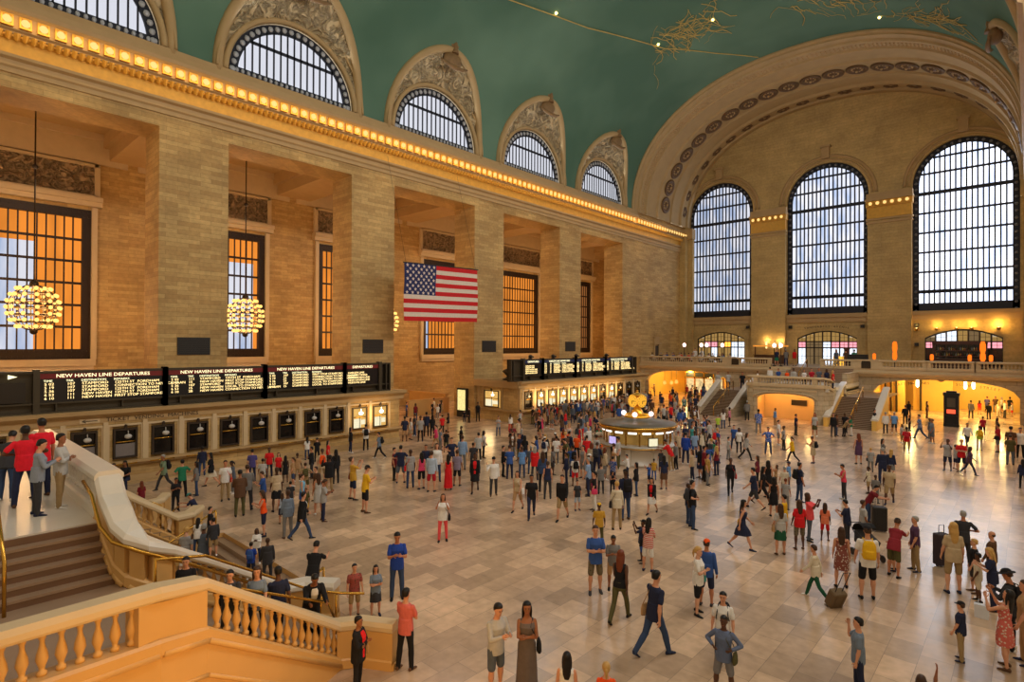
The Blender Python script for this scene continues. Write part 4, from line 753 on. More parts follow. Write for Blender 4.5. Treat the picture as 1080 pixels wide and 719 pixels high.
(-31.15, 16.86, 0.0, 0.8, 65, 'm', 'ph', 't.black', 'p.black', 'sh.black', '', 'person in black t-shirt and black trousers, by the near ticket office', 0),
(-9.23, 29.19, 0.0, 0.66, 109, 'f', 'pt', 'k.tan', 'p.brown', 'lo.brown', '', 'person in tan sleeveless top and brown trousers, on the floor right of the booth', 0),
(-11.21, 48.73, 0.0, 1.04, 209, 'f', 'st', 'l.black', 'p.charcoal', 'lo.black', '', 'person in black long shirt, long black hair, in the middle of the hall floor', 0),
(-3.32, 50.85, 0.0, 0.95, 202, 'm', 'wk', 'l.white', 'p.charcoal', 'sh.black', '', 'person in white long shirt and charcoal trousers, before the ticket machine arch', 0),
(-26.87, 29.93, 0, 0.95, 120, 'f', 'st', 'j.beige', 's.navy', 'po.black', '', 'person in beige jacket and navy shorts, in the crowd left of the booth', 0),
(-15.65, 26.06, 0.0, 0.7, 107, 'm', 'ph', 'l.white', 'p.navy', 'sh.black', '', 'person in white long shirt and navy trousers, on the floor right of the booth', 0),
(-18.33, 40.02, 0, 0.98, 311, 'm', 'st', 'j.black', 's.denim', 'sh.blond', '', 'person in black jacket and denim blue shorts, in the crowd left of the booth', 0),
(-14.45, 22.71, 0.0, 0.62, 232, 'f', 'ph', 'k.black', 'p.black', 'lo.black', '', 'person in black sleeveless top and black trousers, on the floor right of the booth', 0),
(-25.88, 33.75, 0, 0.99, 87, 'f', 'ph', 't.brown', 'k.navy', 'lo.black', '', 'person in brown t-shirt and navy skirt, in the crowd left of the booth', 0),
(-32.73, 26.91, 0.0, 0.98, 66, 'f', 'st', 't.black', 'p.black', 'lo.black', '', 'person in black t-shirt and black trousers, in the gap between the ticket offices', 0),
(-12.33, 48.03, 0.0, 1.02, 174, 'f', 'st', 't.palegrey', 'k.olive', 'lo.redbrown', '', 'person in pale grey t-shirt and olive skirt, in the middle of the hall floor', 0),
(-18.7, 39.18, 0, 0.95, 118, 'm', 'pt', 't.palegrey', 'p.denim', 'ca.black', '', 'person in pale grey t-shirt, black cap, in the crowd left of the booth', 0),
(-32.1, 16.73, 0.0, 0.78, 80, 'f', 'st', 't.white', 'p.denim', 'lo.black', '', 'person in white t-shirt and denim blue trousers, by the near ticket office', 0),
(-28.08, 25.55, 0.0, 0.86, 151, 'm', 'hip', 't.black', 'p.denim', 'sh.black', '', 'person in black t-shirt and denim blue trousers, in the gap between the ticket offices', 0),
(-13.65, 34.49, 0.0, 0.79, 313, 'm', 'st', 't.palegrey', 'p.grey', 'sh.black', '', 'person in pale grey t-shirt and grey trousers, on the floor right of the booth', 0),
(-25.73, 35.65, 0, 0.99, 321, 'm', 'ea', 'l.grey', 's.khaki', 'ca.black', '', 'person in grey long shirt, black cap, in the crowd left of the booth', 0),
(-19.08, 40.83, 0, 0.97, 52, 'm', 'hip', 't.slate', 'p.denim', 'sh.black', '', 'person in slate grey t-shirt and denim blue trousers, on the floor right of the booth', 0)]
FARCROWD = [
(-28.7, 24.27, 0.0, 0.83, 339, 'f', 'st', 't.bluegrey', 'p.grey', 'po.brown', ''),
(-27.9, 24.09, 0.0, 0.82, 31, 'm', 'st', 't.black', 's.olive', 'sh.black', ''),
(-27.5, 30.78, 0, 0.91, 324, 'f', 'wk', 'd.slate', 'n.navy', 'lo.black', 'bp.brown'),
(-14.04, 25.41, 0.0, 0.62, 129, 'm', 'pt', 't.blue', 's.navy', 'sh.black', ''),
(-34.55, 26.66, 0.0, 0.94, 151, 'm', 'st', 't.charcoal', 'p.denim', 'sh.black', ''),
(-22.27, 31.78, 0.0, 0.84, 47, 'm', 'st', 't.teal', 's.grey', 'sh.brown', ''),
(-27.17, 32.61, 0, 0.93, 178, 'f', 'ea', 'd.black', 'n.tan', 'lo.brown', 'bp.black'),
(-18.58, 37.74, 0, 0.88, 289, 'f', 'hip', 'j.white', 's.indigo', 'lo.brown', ''),
(-17.65, 40.74, 0, 0.91, 40, 'f', 'ph', 'd.slate', 'n.grey', 'po.grey', ''),
(-24.36, 36.02, 0, 0.93, 151, 'f', 'hip', 't.navy', 'p.charcoal', 'po.brown', ''),
(-26.75, 32.2, 0, 0.91, 123, 'f', 'st', 't.black', 's.tan', 'po.grey', ''),
(-26.08, 37.17, 0, 0.98, 129, 'm', 'hip', 'j.slate', 'p.khaki', 'sh.brown', ''),
(-33.47, 25.47, 0.0, 0.89, 332, 'f', 'st', 't.white', 'k.beige', 'lo.brown', ''),
(-11.17, 49.6, 0.0, 0.94, 276, 'm', 'ln', 't.brown', 'p.denim', 'sh.brown', ''),
(-1.89, 56.15, 0.0, 0.91, 280, 'f', 'st', 't.brown', 'p.tan', 'lo.brown', ''),
(-27.93, 33.76, 0, 0.94, 11, 'f', 'hip', 'd.pink', 'n.brown', 'po.black', 'sb.brown'),
(-22.3, 45.27, 0, 1.03, 38, 'm', 'ea', 't.palegrey', 's.charcoal', 'sh.redbrown', ''),
(-13.53, 47.52, 0.0, 0.94, 295, 'm', 'st', 't.navy', 'p.charcoal', 'sh.black', ''),
(-8.61, 53.69, 0.0, 0.96, 21, 'm', 'st', 'l.white', 'p.charcoal', 'sh.grey', ''),
(-8.1, 54.19, 0.0, 0.97, 358, 'm', 'st', 't.skyblue', 's.charcoal', 'sh.grey', ''),
(-5.62, 52.49, 0.0, 0.91, 281, 'm', 'st', 't.slate', 'p.grey', 'sh.brown', ''),
(-24.95, 36.05, 0, 0.92, 300, 'f', 'ea', 't.pink', 'k.olive', 'bu.black', ''),
(-29.2, 36.66, 0, 0.99, 335, 'm', 'st', 't.khaki', 's.grey', 'sh.black', ''),
(-14.43, 26.63, 0.0, 0.62, 27, 'm', 'st', 't.mustard', 'p.blue', 'sh.black', 'bp.red'),
(-21.45, 43.96, 0, 0.99, 43, 'f', 'st', 'j.blue', 's.grey', 'lo.brown', ''),
(-20.82, 45.31, 0, 1.0, 217, 'm', 'pt', 'j.brown', 'p.black', 'ca.black', ''),
(-18.17, 27.45, 0.0, 0.68, 200, 'm', 'st', 't.camo', 'p.brown', 'ca.orange', ''),
(-15.22, 28.87, 0.0, 0.68, 49, 'f', 'st', 't.charcoal', 'p.navy', 'po.black', 'bp.charcoal'),
(-25.75, 37.86, 0, 0.94, 17, 'f', 'hip', 'k.navy', 'p.tan', 'lo.blond', 'sb.brown'),
(-18.75, 42.43, 0, 0.91, 83, 'f', 'ph', 't.beige', 's.navy', 'bu.brown', ''),
(-24.37, 43.45, 0, 1.0, 70, 'm', 'hip', 'l.black', 's.denim', 'sh.grey', ''),
(-30.99, 39.1, 0, 1.02, 30, 'm', 'cr', 'j.charcoal', 'p.black', 'sh.black', 'sb.charcoal'),
(-29.69, 38.6, 0, 0.99, 98, 'f', 'wk', 'k.tan', 's.denim', 'lo.brown', ''),
(-9.69, 55.58, 0.0, 0.96, 260, 'm', 'cr', 'l.black', 'p.navy', 'sh.black', ''),
(-10.34, 50.23, 0.0, 0.89, 114, 'f', 'ln', 't.green', 'p.white', 'lo.brown', ''),
(-27.98, 36.94, 0, 0.93, 115, 'f', 'ea', 'l.red', 'k.denim', 'bu.black', ''),
(-30.34, 38.57, 0, 0.98, 127, 'f', 'ea', 't.navy', 'k.grey', 'po.brown', ''),
(-23.8, 45.64, 0, 1.0, 74, 'm', 'ph', 't.palegrey', 's.black', 'sh.brown', ''),
(-14.13, 56.36, 3.2, 1.02, 216, 'm', 'st', 't.slate', 'p.navy', 'sh.brown', ''),
(-23.61, 46.62, 0, 1.01, 82, 'm', 'st', 'l.red', 's.indigo', 'sh.brown', 'bp.olive'),
(-32.2, 38.92, 0, 1.02, 110, 'm', 'wk', 't.slate', 'p.brown', 'ca.black', 'bp.black'),
(-22.99, 44.66, 0, 0.96, 315, 'm', 'st', 't.grey', 'p.charcoal', 'ca.black', ''),
(-29.99, 31.1, 0.0, 0.86, 226, 'f', 'ph', 't.lightgrey', 'p.denim', 'bu.brown', ''),
(-19.52, 53.68, 0.0, 1.05, 29, 'm', 'st', 'l.grey', 'p.black', 'sh.grey', ''),
(-11.04, 51.6, 0.0, 0.9, 193, 'm', 'st', 't.black', 'p.black', 'sh.black', ''),
(-21.63, 45.2, 0, 0.95, 139, 'm', 'wk', 'j.blue', 'p.olive', 'sh.redbrown', ''),
(-30.26, 37.02, 0, 0.94, 19, 'f', 'pt', 'd.tan', 'n.olive', 'lo.black', 'sb.black'),
(-31.13, 38.45, 0, 0.98, 129, 'f', 'wk', 't.grey', 'p.brown', 'lo.brown', ''),
(-27.0, 46.15, 0, 1.03, 142, 'm', 'st', 'j.grey', 'p.tan', 'sh.brown', ''),
(-24.54, 42.78, 0, 0.95, 2, 'm', 'wk', 't.white', 's.indigo', 'sh.black', ''),
(-22.34, 46.36, 0, 0.97, 213, 'f', 'hip', 'k.navy', 'k.brown', 'lo.black', ''),
(-31.02, 34.77, 0, 0.91, 66, 'f', 'hip', 'k.palegrey', 'p.khaki', 'po.black', ''),
(-37.0, 35.7, 0.0, 1.0, 234, 'f', 'si', 't.black', 'p.black', 'sh.black', ''),
(-34.04, 29.58, 0.0, 0.86, 126, 'f', 'st', 't.black', 'k.tan', 'lo.black', 'sb.pink'),
(-19.12, 47.13, 0.0, 0.92, 32, 'f', 'st', 't.white', 'p.denim', 'lo.brown', ''),
(-19.19, 48.67, 0.0, 0.94, 101, 'm', 'wk', 't.rose', 's.black', 'sh.black', ''),
(-17.09, 38.09, 0.0, 0.76, 293, 'f', 'st', 't.palegrey', 'p.grey', 'lo.brown', ''),
(-10.63, 49.5, 0.0, 0.84, 276, 'm', 'ln', 't.khaki', 'p.black', 'sh.black', ''),
(-21.66, 47.66, 0, 0.96, 31, 'f', 'wk', 'd.white', 'n.olive', 'lo.brown', 'bp.olive'),
(-13.57, 56.64, 3.2, 0.97, 214, 'f', 'st', 't.navy', 'p.black', 'lo.brown', ''),
(-14.74, 56.41, 3.2, 0.98, 210, 'm', 'st', 't.crimson', 'p.navy', 'sh.black', ''),
(-31.32, 42.83, 0, 1.03, 124, 'm', 'pt', 'j.navy', 'p.black', 'sh.black', ''),
(-31.48, 37.69, 0, 0.93, 2, 'f', 'st', 't.orange', 'k.black', 'bu.black', ''),
(-21.48, 46.79, 0, 0.93, 81, 'm', 'cr', 'l.blue', 's.olive', 'sh.brown', ''),
(-31.59, 38.99, 0, 0.96, 352, 'm', 'cr', 'j.red', 'p.black', 'ca.black', ''),
(-22.31, 48.88, 0, 0.97, 359, 'f', 'pt', 'k.black', 's.olive', 'lo.black', ''),
(-31.9, 43.02, 0, 1.01, 232, 'm', 'hip', 'l.navy', 'p.olive', 'ca.navy', ''),
(-30.13, 43.73, 0, 1.0, 88, 'm', 'wk', 't.slate', 'p.khaki', 'ca.navy', ''),
(-6.91, 49.26, 0.0, 0.77, 112, 'f', 'st', 't.palegrey', 's.khaki', 'lo.brown', ''),
(-8.35, 61.35, 0.0, 0.96, 25, 'm', 'st', 'l.black', 'p.black', 'sh.brown', ''),
(-22.53, 60.6, 2.2, 1.13, 202, 'm', 'wk', 't.black', 'p.navy', 'sh.black', 'bp.black'),
(-26.56, 38.98, 0, 0.88, 13, 'f', 'hip', 'd.olive', 'n.navy', 'lo.brown', ''),
(-30.82, 44.6, 0, 1.01, 87, 'm', 'st', 'j.slate', 'p.khaki', 'ca.black', ''),
(-25.4, 51.06, 0, 1.03, 157, 'm', 'st', 't.palegrey', 's.denim', 'sh.black', ''),
(-32.17, 38.32, 0, 0.94, 69, 'm', 'ea', 't.beige', 's.navy', 'sh.redbrown', ''),
(-30.67, 36.56, 0, 0.89, 38, 'f', 'hip', 'l.brown', 'p.denim', 'po.black', ''),
(-24.05, 60.6, 2.2, 1.13, 223, 'm', 'wk', 't.palegrey', 'p.navy', 'sh.black', ''),
(-23.54, 44.24, 0, 0.9, 6, 'f', 'st', 'k.beige', 'k.indigo', 'lo.black', ''),
(-26.94, 43.41, 0, 0.93, 52, 'm', 'st', 'j.blue', 'p.tan', 'sh.redbrown', ''),
(-2.83, 58.22, 0.0, 0.83, 14, 'm', 'st', 't.crimson', 's.black', 'sh.black', ''),
(-33.92, 28.87, 0.0, 0.82, 69, 'm', 'st', 't.red', 'p.black', 'sh.black', ''),
(-27.57, 44.53, 0, 0.95, 84, 'f', 'wk', 'k.red', 's.olive', 'lo.redbrown', ''),
(-22.04, 48.18, 0, 0.93, 40, 'f', 'cr', 'l.green', 'k.black', 'bu.brown', ''),
(-30.59, 45.3, 0, 0.99, 223, 'm', 'cr', 'j.white', 'p.black', 'sh.black', ''),
(-25.19, 60.6, 2.2, 1.13, 212, 'm', 'wk', 'l.palegrey', 'p.navy', 'sh.black', ''),
(-4.32, 70.65, 0.0, 1.0, 343, 'm', 'wk', 'l.grey', 'p.charcoal', 'sh.black', ''),
(-42.53, 35.15, 0, 1.0, 319, 'm', 'pt', 't.cream', 'p.tan', 'sh.brown', ''),
(-26.39, 46.97, 0, 0.96, 354, 'm', 'wk', 't.white', 'p.olive', 'sh.brown', 'bp.charcoal'),
(-31.49, 45.03, 0, 0.98, 342, 'f', 'st', 'j.white', 'k.charcoal', 'bu.grey', ''),
(-25.95, 43.93, 0, 0.91, 345, 'f', 'st', 'k.grey', 'p.grey', 'lo.grey', ''),
(-18.48, 56.72, 3.2, 0.98, 29, 'm', 'st', 'l.white', 'p.grey', 'sh.black', ''),
(-16.34, 56.65, 3.2, 0.96, 204, 'm', 'st', 'l.palegrey', 'p.grey', 'sh.black', ''),
(-13.02, 56.45, 3.2, 0.91, 282, 'f', 'st', 't.red', 'p.navy', 'lo.blond', ''),
(-27.04, 45.54, 0, 0.94, 333, 'm', 'wk', 'l.white', 'p.denim', 'sh.black', ''),
(-28.63, 46.6, 0, 0.97, 351, 'm', 'st', 'j.palegrey', 's.charcoal', 'sh.black', 'sb.charcoal'),
(-32.2, 42.48, 0, 1.03, 194, 'm', 'ph', 't.grey', 'p.grey', 'sh.black', ''),
(-23.5, 48.13, 0, 0.93, 344, 'm', 'st', 't.cream', 's.brown', 'sh.blond', ''),
(-23.04, 49.7, 0, 0.94, 285, 'm', 'ea', 'j.brown', 'p.khaki', 'ca.black', ''),
(-31.48, 44.42, 0, 0.99, 4, 'm', 'hip', 't.grey', 'p.grey', 'sh.blond', ''),
(-14.51, 72.08, 4.6, 1.13, 28, 'm', 'st', 't.green', 's.tan', 'sh.brown', ''),
(-29.25, 49.48, 0, 1.01, 123, 'm', 'st', 'l.red', 's.grey', 'ca.white', ''),
(-29.34, 43.27, 0, 0.93, 87, 'm', 'ph', 'j.slate', 's.navy', 'ca.navy', ''),
(-1.91, 73.44, 0.0, 0.99, 278, 'm', 'st', 'l.white', 'p.charcoal', 'sh.brown', ''),
(-16.41, 51.73, 0.0, 0.88, 129, 'm', 'ln', 'l.skyblue', 'p.tan', 'sh.black', ''),
(-32.2, 39.53, 0, 0.95, 340, 'f', 'st', 't.palegrey', 'p.khaki', 'lo.blond', ''),
(-15.28, 71.8, 4.6, 1.13, 23, 'm', 'st', 't.brown', 'p.navy', 'sh.black', ''),
(-25.61, 56.01, 0, 1.04, 215, 'm', 'hip', 't.navy', 's.navy', 'sh.black', ''),
(-32.2, 37.75, 0, 0.9, 161, 'f', 'ea', 't.black', 'p.olive', 'po.brown', 'bp.black'),
(-29.92, 45.12, 0, 0.96, 141, 'm', 'ph', 't.brown', 'p.tan', 'sh.black', ''),
(-30.21, 40.94, 0, 0.9, 209, 'f', 'hip', 'l.slate', 'p.indigo', 'lo.blond', ''),
(-41.5, 34.09, 0, 0.94, 138, 'm', 'wk', 't.black', 'p.charcoal', 'sh.blond', ''),
(-32.2, 44.87, 0, 0.97, 43, 'f', 'ph', 'k.blue', 'k.denim', 'lo.brown', ''),
(-32.2, 43.56, 0, 0.98, 53, 'f', 'st', 't.white', 'p.brown', 'bu.grey', ''),
(-30.78, 33.33, 0.0, 0.79, 22, 'f', 'st', 'l.white', 'p.red', 'lo.brown', ''),
(-28.53, 51.13, 0, 0.99, 327, 'm', 'pt', 'l.navy', 's.black', 'sh.blond', ''),
(-16.48, 72.91, 4.6, 1.13, 185, 'f', 'st', 't.slate', 'p.grey', 'lo.brown', ''),
(-32.2, 44.27, 0, 0.96, 54, 'f', 'hip', 'j.white', 's.khaki', 'po.redbrown', ''),
(-32.15, 41.86, 0, 0.96, 64, 'm', 'pt', 'j.slate', 's.tan', 'ca.navy', ''),
(-28.94, 55.03, 0, 1.04, 20, 'm', 'ea', 't.navy', 's.tan', 'sh.brown', 'bp.red'),
(-32.2, 40.12, 0, 0.93, 30, 'm', 'ea', 't.tan', 'p.grey', 'ca.white', ''),
(-18.56, 44.69, 0.0, 0.79, 39, 'm', 'st', 't.neon', 'p.grey', 'sh.grey', ''),
(-41.44, 32.08, 0.0, 0.89, 242, 'f', 'st', 't.maroon', 'p.denim', 'lo.brown', ''),
(-27.66, 48.98, 0, 0.95, 156, 'm', 'cr', 't.navy', 'p.navy', 'ca.black', ''),
(-31.14, 46.93, 0, 0.96, 13, 'm', 'wk', 'l.slate', 'p.grey', 'ca.white', 'sb.black'),
(-27.82, 45.83, 0, 0.9, 17, 'f', 'cr', 'd.grey', 'n.charcoal', 'bu.grey', ''),
(-17.66, 56.58, 3.2, 0.92, 178, 'm', 'st', 't.blue', 'p.grey', 'sh.black', ''),
(-15.45, 56.67, 3.2, 0.9, 204, 'f', 'st', 't.white', 'p.black', 'lo.black', ''),
(-27.41, 50.14, 0, 0.95, 14, 'm', 'ph', 'l.brown', 'p.olive', 'sh.brown', ''),
(-29.15, 46.05, 0, 0.92, 293, 'f', 'st', 'l.slate', 'p.black', 'bu.brown', ''),
(-32.12, 50.19, 0, 1.01, 109, 'm', 'ea', 'l.grey', 'p.khaki', 'sh.grey', ''),
(-26.39, 46.97, 0, 0.89, 86, 'f', 'st', 'j.olive', 'k.navy', 'lo.brown', ''),
(-20.61, 71.79, 4.6, 1.13, 182, 'f', 'st', 't.red', 'p.tan', 'lo.brown', ''),
(-7.48, 67.95, 0.0, 0.93, 280, 'f', 'st', 't.brown', 'p.brown', 'lo.brown', ''),
(-32.2, 45.91, 0, 0.96, 67, 'f', 'ph', 'l.charcoal', 'k.grey', 'lo.black', ''),
(-2.8, 78.67, 0, 1.0, 180, 'm', 'ph', 't.brown', 'p.grey', 'sh.grey', ''),
(-32.2, 46.53, 0, 0.97, 56, 'm', 'st', 't.white', 'p.olive', 'sh.redbrown', ''),
(-30.11, 52.92, 0, 1.0, 78, 'm', 'hip', 'l.palegrey', 'p.charcoal', 'sh.black', ''),
(-29.58, 46.48, 0, 0.91, 303, 'f', 'wk', 'j.pink', 'k.charcoal', 'lo.black', ''),
(-1.65, 78.65, 0, 0.99, 357, 'f', 'st', 't.black', 's.grey', 'po.brown', 'bp.charcoal'),
(-32.2, 50.8, 0, 1.01, 35, 'm', 'ea', 'l.white', 'p.indigo', 'sh.black', ''),
(-3.02, 71.12, 0.0, 0.91, 23, 'm', 'st', 'l.black', 'p.black', 'sh.black', ''),
(-41.58, 35.09, 0, 0.9, 148, 'f', 'st', 'j.black', 's.navy', 'bu.brown', 'bp.brown'),
(-23.89, 50.88, 0, 0.89, 7, 'f', 'st', 'k.navy', 'p.brown', 'lo.redbrown', ''),
(-21.69, 72.23, 4.6, 1.13, 16, 'm', 'st', 't.grey', 'p.navy', 'sh.grey', ''),
(-22.54, 71.51, 4.6, 1.13, 206, 'm', 'st', 't.navy', 'k.green', 'sh.brown', ''),
(-30.78, 52.59, 0, 0.99, 10, 'm', 'st', 'j.white', 'p.brown', 'sh.black', 'sb.red'),
(-30.18, 51.82, 0, 0.97, 230, 'm', 'wk', 't.brown', 'p.indigo', 'sh.grey', ''),
(-32.2, 47.65, 0, 0.95, 199, 'f', 'st', 'j.black', 'p.brown', 'bu.brown', ''),
(-32.2, 52.81, 0, 1.0, 287, 'm', 'ph', 'l.black', 'p.indigo', 'ca.black', 'bp.charcoal'),
(-32.2, 48.8, 0, 0.98, 40, 'f', 'ea', 't.purple', 's.tan', 'bu.blond', ''),
(-42.33, 35.9, 0, 0.9, 23, 'f', 'wk', 'd.khaki', 'n.denim', 'lo.brown', 'bp.red'),
(-16.9, 56.56, 3.2, 0.86, 197, 'f', 'st', 't.orange', 'p.navy', 'lo.grey', ''),
(-8.91, 67.6, 0, 0.9, 181, 'f', 'st', 't.black', 'p.black', 'lo.redbrown', 'sb.black'),
(-31.13, 51.76, 0, 0.99, 24, 'm', 'st', 't.tan', 'p.indigo', 'ca.white', ''),
(-27.39, 60.41, 0, 1.01, 212, 'm', 'st', 't.brown', 'p.indigo', 'sh.black', 'bp.red'),
(-29.08, 57.45, 0, 0.99, 81, 'm', 'ph', 't.orange', 'p.denim', 'sh.brown', ''),
(-32.2, 53.42, 0, 0.99, 194, 'm', 'hip', 't.slate', 'p.charcoal', 'ca.white', ''),
(-31.31, 52.93, 0, 0.96, 303, 'm', 'st', 'j.black', 'p.charcoal', 'sh.blond', ''),
(-7.41, 56.6, 0.0, 0.74, 107, 'f', 'st', 't.black', 'p.black', 'lo.black', ''),
(-2.39, 74.03, 0.0, 0.89, 18, 'f', 'st', 't.cream', 'p.cream', 'lo.blond', ''),
(-3.47, 78.67, 0, 0.95, 2, 'm', 'cr', 't.purple', 's.olive', 'sh.redbrown', ''),
(-31.6, 42.26, 0, 0.89, 150, 'f', 'st', 'd.olive', 'n.tan', 'bu.brown', ''),
(-2.32, 79.06, 0, 0.94, 107, 'f', 'st', 'l.white', 'k.brown', 'lo.grey', ''),
(-26.81, 53.32, 0, 0.89, 46, 'f', 'cr', 't.navy', 's.indigo', 'lo.brown', ''),
(-32.2, 55.56, 0, 1.01, 141, 'm', 'hip', 'l.slate', 'p.khaki', 'ca.white', ''),
(-31.65, 51.07, 0, 0.93, 218, 'm', 'pt', 'j.brown', 'p.black', 'sh.blond', 'sb.black'),
(-11.07, 67.15, 0, 0.88, 352, 'f', 'wk', 'l.navy', 's.brown', 'bu.redbrown', 'sb.brown'),
(-26.75, 57.21, 0, 0.93, 34, 'f', 'pt', 'k.grey', 'k.navy', 'bu.brown', ''),
(-32.2, 54.41, 0, 0.97, 24, 'f', 'pt', 'j.black', 's.denim', 'po.brown', ''),
(-32.2, 57.35, 0, 1.02, 184, 'm', 'pt', 't.palegrey', 'p.olive', 'sh.redbrown', ''),
(-31.83, 53.92, 0, 1.01, 27, 'm', 'st', 't.blue', 'p.black', 'ca.black', 'bp.red'),
(-37.0, 34.62, 0.0, 0.77, 153, 'm', 'st', 'l.black', 'p.black', 'sh.black', ''),
(-31.7, 52.45, 0, 0.97, 55, 'f', 'st', 't.charcoal', 'p.indigo', 'lo.grey', ''),
(-31.74, 51.77, 0, 0.98, 216, 'f', 'ea', 'd.khaki', 'n.denim', 'bu.grey', ''),
(-25.6, 57.9, 1.4, 0.91, 20, 'f', 'wk', 't.slate', 'p.navy', 'lo.black', ''),
(-29.02, 58.74, 0, 0.96, 141, 'f', 'ph', 'j.slate', 'p.brown', 'lo.brown', ''),
(-32.2, 52.14, 0, 0.93, 125, 'f', 'ph', 'd.olive', 'n.navy', 'po.brown', ''),
(-29.39, 66.55, 0, 1.04, 35, 'm', 'ea', 'j.blue', 's.khaki', 'ca.navy', ''),
(-32.04, 71.85, 4.6, 1.13, 226, 'm', 'st', 'l.white', 'p.black', 'sh.black', ''),
(-28.89, 61.49, 0, 0.98, 63, 'f', 'pt', 'l.navy', 's.brown', 'lo.brown', ''),
(-26.94, 56.14, 0, 0.9, 202, 'f', 'ph', 'j.teal', 'k.brown', 'lo.grey', ''),
(-30.7, 60.36, 0, 0.98, 306, 'm', 'st', 'j.red', 'p.navy', 'sh.redbrown', ''),
(-43.94, 32.96, 0.0, 0.81, 329, 'm', 'st', 't.blue', 'p.navy', 'sh.brown', ''),
(-17.35, 41.49, 0.0, 0.63, 44, 'f', 'st', 't.palegrey', 'p.grey', 'lo.brown', ''),
(-27.9, 59.39, 0, 0.93, 99, 'f', 'ph', 'k.black', 'p.indigo', 'lo.brown', ''),
(-30.62, 67.18, 0, 1.04, 50, 'm', 'wk', 'j.navy', 'p.khaki', 'sh.brown', ''),
(-32.2, 49.6, 0, 0.9, 208, 'f', 'ph', 'l.slate', 's.black', 'lo.grey', ''),
(-33.54, 73.11, 4.6, 1.13, 188, 'm', 'st', 'l.white', 'p.black', 'sh.black', ''),
(-30.05, 67.55, 0, 1.03, 183, 'm', 'ph', 't.orange', 'p.grey', 'sh.black', ''),
(-3.53, 84.18, 0, 0.94, 30, 'm', 'ea', 'j.lightblue', 'p.khaki', 'sh.black', ''),
(-32.2, 51.4, 0, 0.91, 89, 'f', 'cr', 't.tan', 'p.olive', 'lo.black', 'bp.brown'),
(-11.44, 73.24, 0, 0.89, 168, 'f', 'st', 'k.grey', 's.denim', 'lo.redbrown', ''),
(-1.42, 75.64, 0.0, 0.81, 77, 'f', 'st', 't.white', 's.red', 'sh.brown', ''),
(-41.04, 34.36, 0.0, 0.76, 45, 'm', 'st', 't.white', 'p.grey', 'sh.brown', ''),
(-31.67, 43.85, 0, 0.95, 205, 'm', 'ph', 'j.blue', 'p.olive', 'sh.grey', ''),
(-32.2, 58.52, 0, 0.96, 176, 'm', 'st', 't.brown', 'p.black', 'sh.brown', ''),
(-32.36, 69.79, 0, 1.03, 114, 'm', 'ea', 'j.white', 'p.grey', 'ca.black', ''),
(-32.2, 56.75, 0, 0.92, 9, 'f', 'st', 'l.olive', 's.tan', 'po.grey', ''),
(-3.95, 75.83, 0.0, 0.81, 348, 'f', 'st', 't.red', 'k.orange', 'lo.brown', ''),
(-32.18, 56.17, 0, 0.94, 128, 'f', 'ea', 'j.palegrey', 'k.brown', 'po.black', 'sb.brown'),
(-31.88, 60.24, 0, 0.9, 350, 'f', 'ea', 'k.navy', 's.tan', 'po.black', ''),
(-32.2, 57.94, 0, 0.9, 101, 'f', 'hip', 'j.purple', 's.grey', 'lo.brown', 'bp.brown'),
(-33.49, 66.59, 0, 0.97, 348, 'f', 'ea', 'l.navy', 'p.tan', 'po.blond', ''),
(-30.99, 62.44, 0, 0.91, 54, 'f', 'hip', 'l.black', 'p.tan', 'lo.blond', ''),
(-32.2, 40.67, 0.0, 0.84, 151, 'm', 'st', 't.brown', 'p.black', 'sh.black', ''),
(-19.65, 56.77, 3.2, 0.74, 285, 'm', 'st', 't.white', 'p.navy', 'sh.brown', ''),
(-32.2, 41.18, 0.0, 0.83, 334, 'm', 'st', 't.red', 'p.brown', 'sh.black', ''),
(-32.09, 54.98, 0, 0.91, 69, 'f', 'ea', 't.white', 'p.indigo', 'bu.black', ''),
(-33.85, 71.37, 0, 0.99, 17, 'f', 'st', 't.maroon', 's.olive', 'bu.black', ''),
(-30.03, 65.93, 0, 0.89, 277, 'f', 'pt', 'd.black', 'n.indigo', 'lo.black', ''),
(-37.6, 69.48, 0, 0.98, 107, 'm', 'ph', 't.khaki', 'p.navy', 'ca.white', ''),
(-33.91, 67.46, 0, 0.93, 316, 'f', 'wk', 'j.slate', 'p.khaki', 'lo.black', ''),
(-32.78, 71.26, 0, 0.95, 91, 'm', 'hip', 't.olive', 'p.navy', 'sh.grey', ''),
(-31.19, 68.2, 0, 0.89, 3, 'f', 'st', 'k.olive', 's.olive', 'lo.redbrown', ''),
(-31.69, 67.85, 0, 0.88, 39, 'f', 'st', 'd.charcoal', 'n.khaki', 'po.grey', 'bp.red'),
(-37.3, 34.32, 0.0, 0.62, 61, 'm', 'st', 't.black', 'p.navy', 'sh.black', ''),
(-32.16, 69.15, 0, 0.88, 165, 'f', 'ea', 'd.green', 'n.denim', 'lo.black', '')]
for _i, _r in enumerate(PEOPLE): person(_i, *_r)
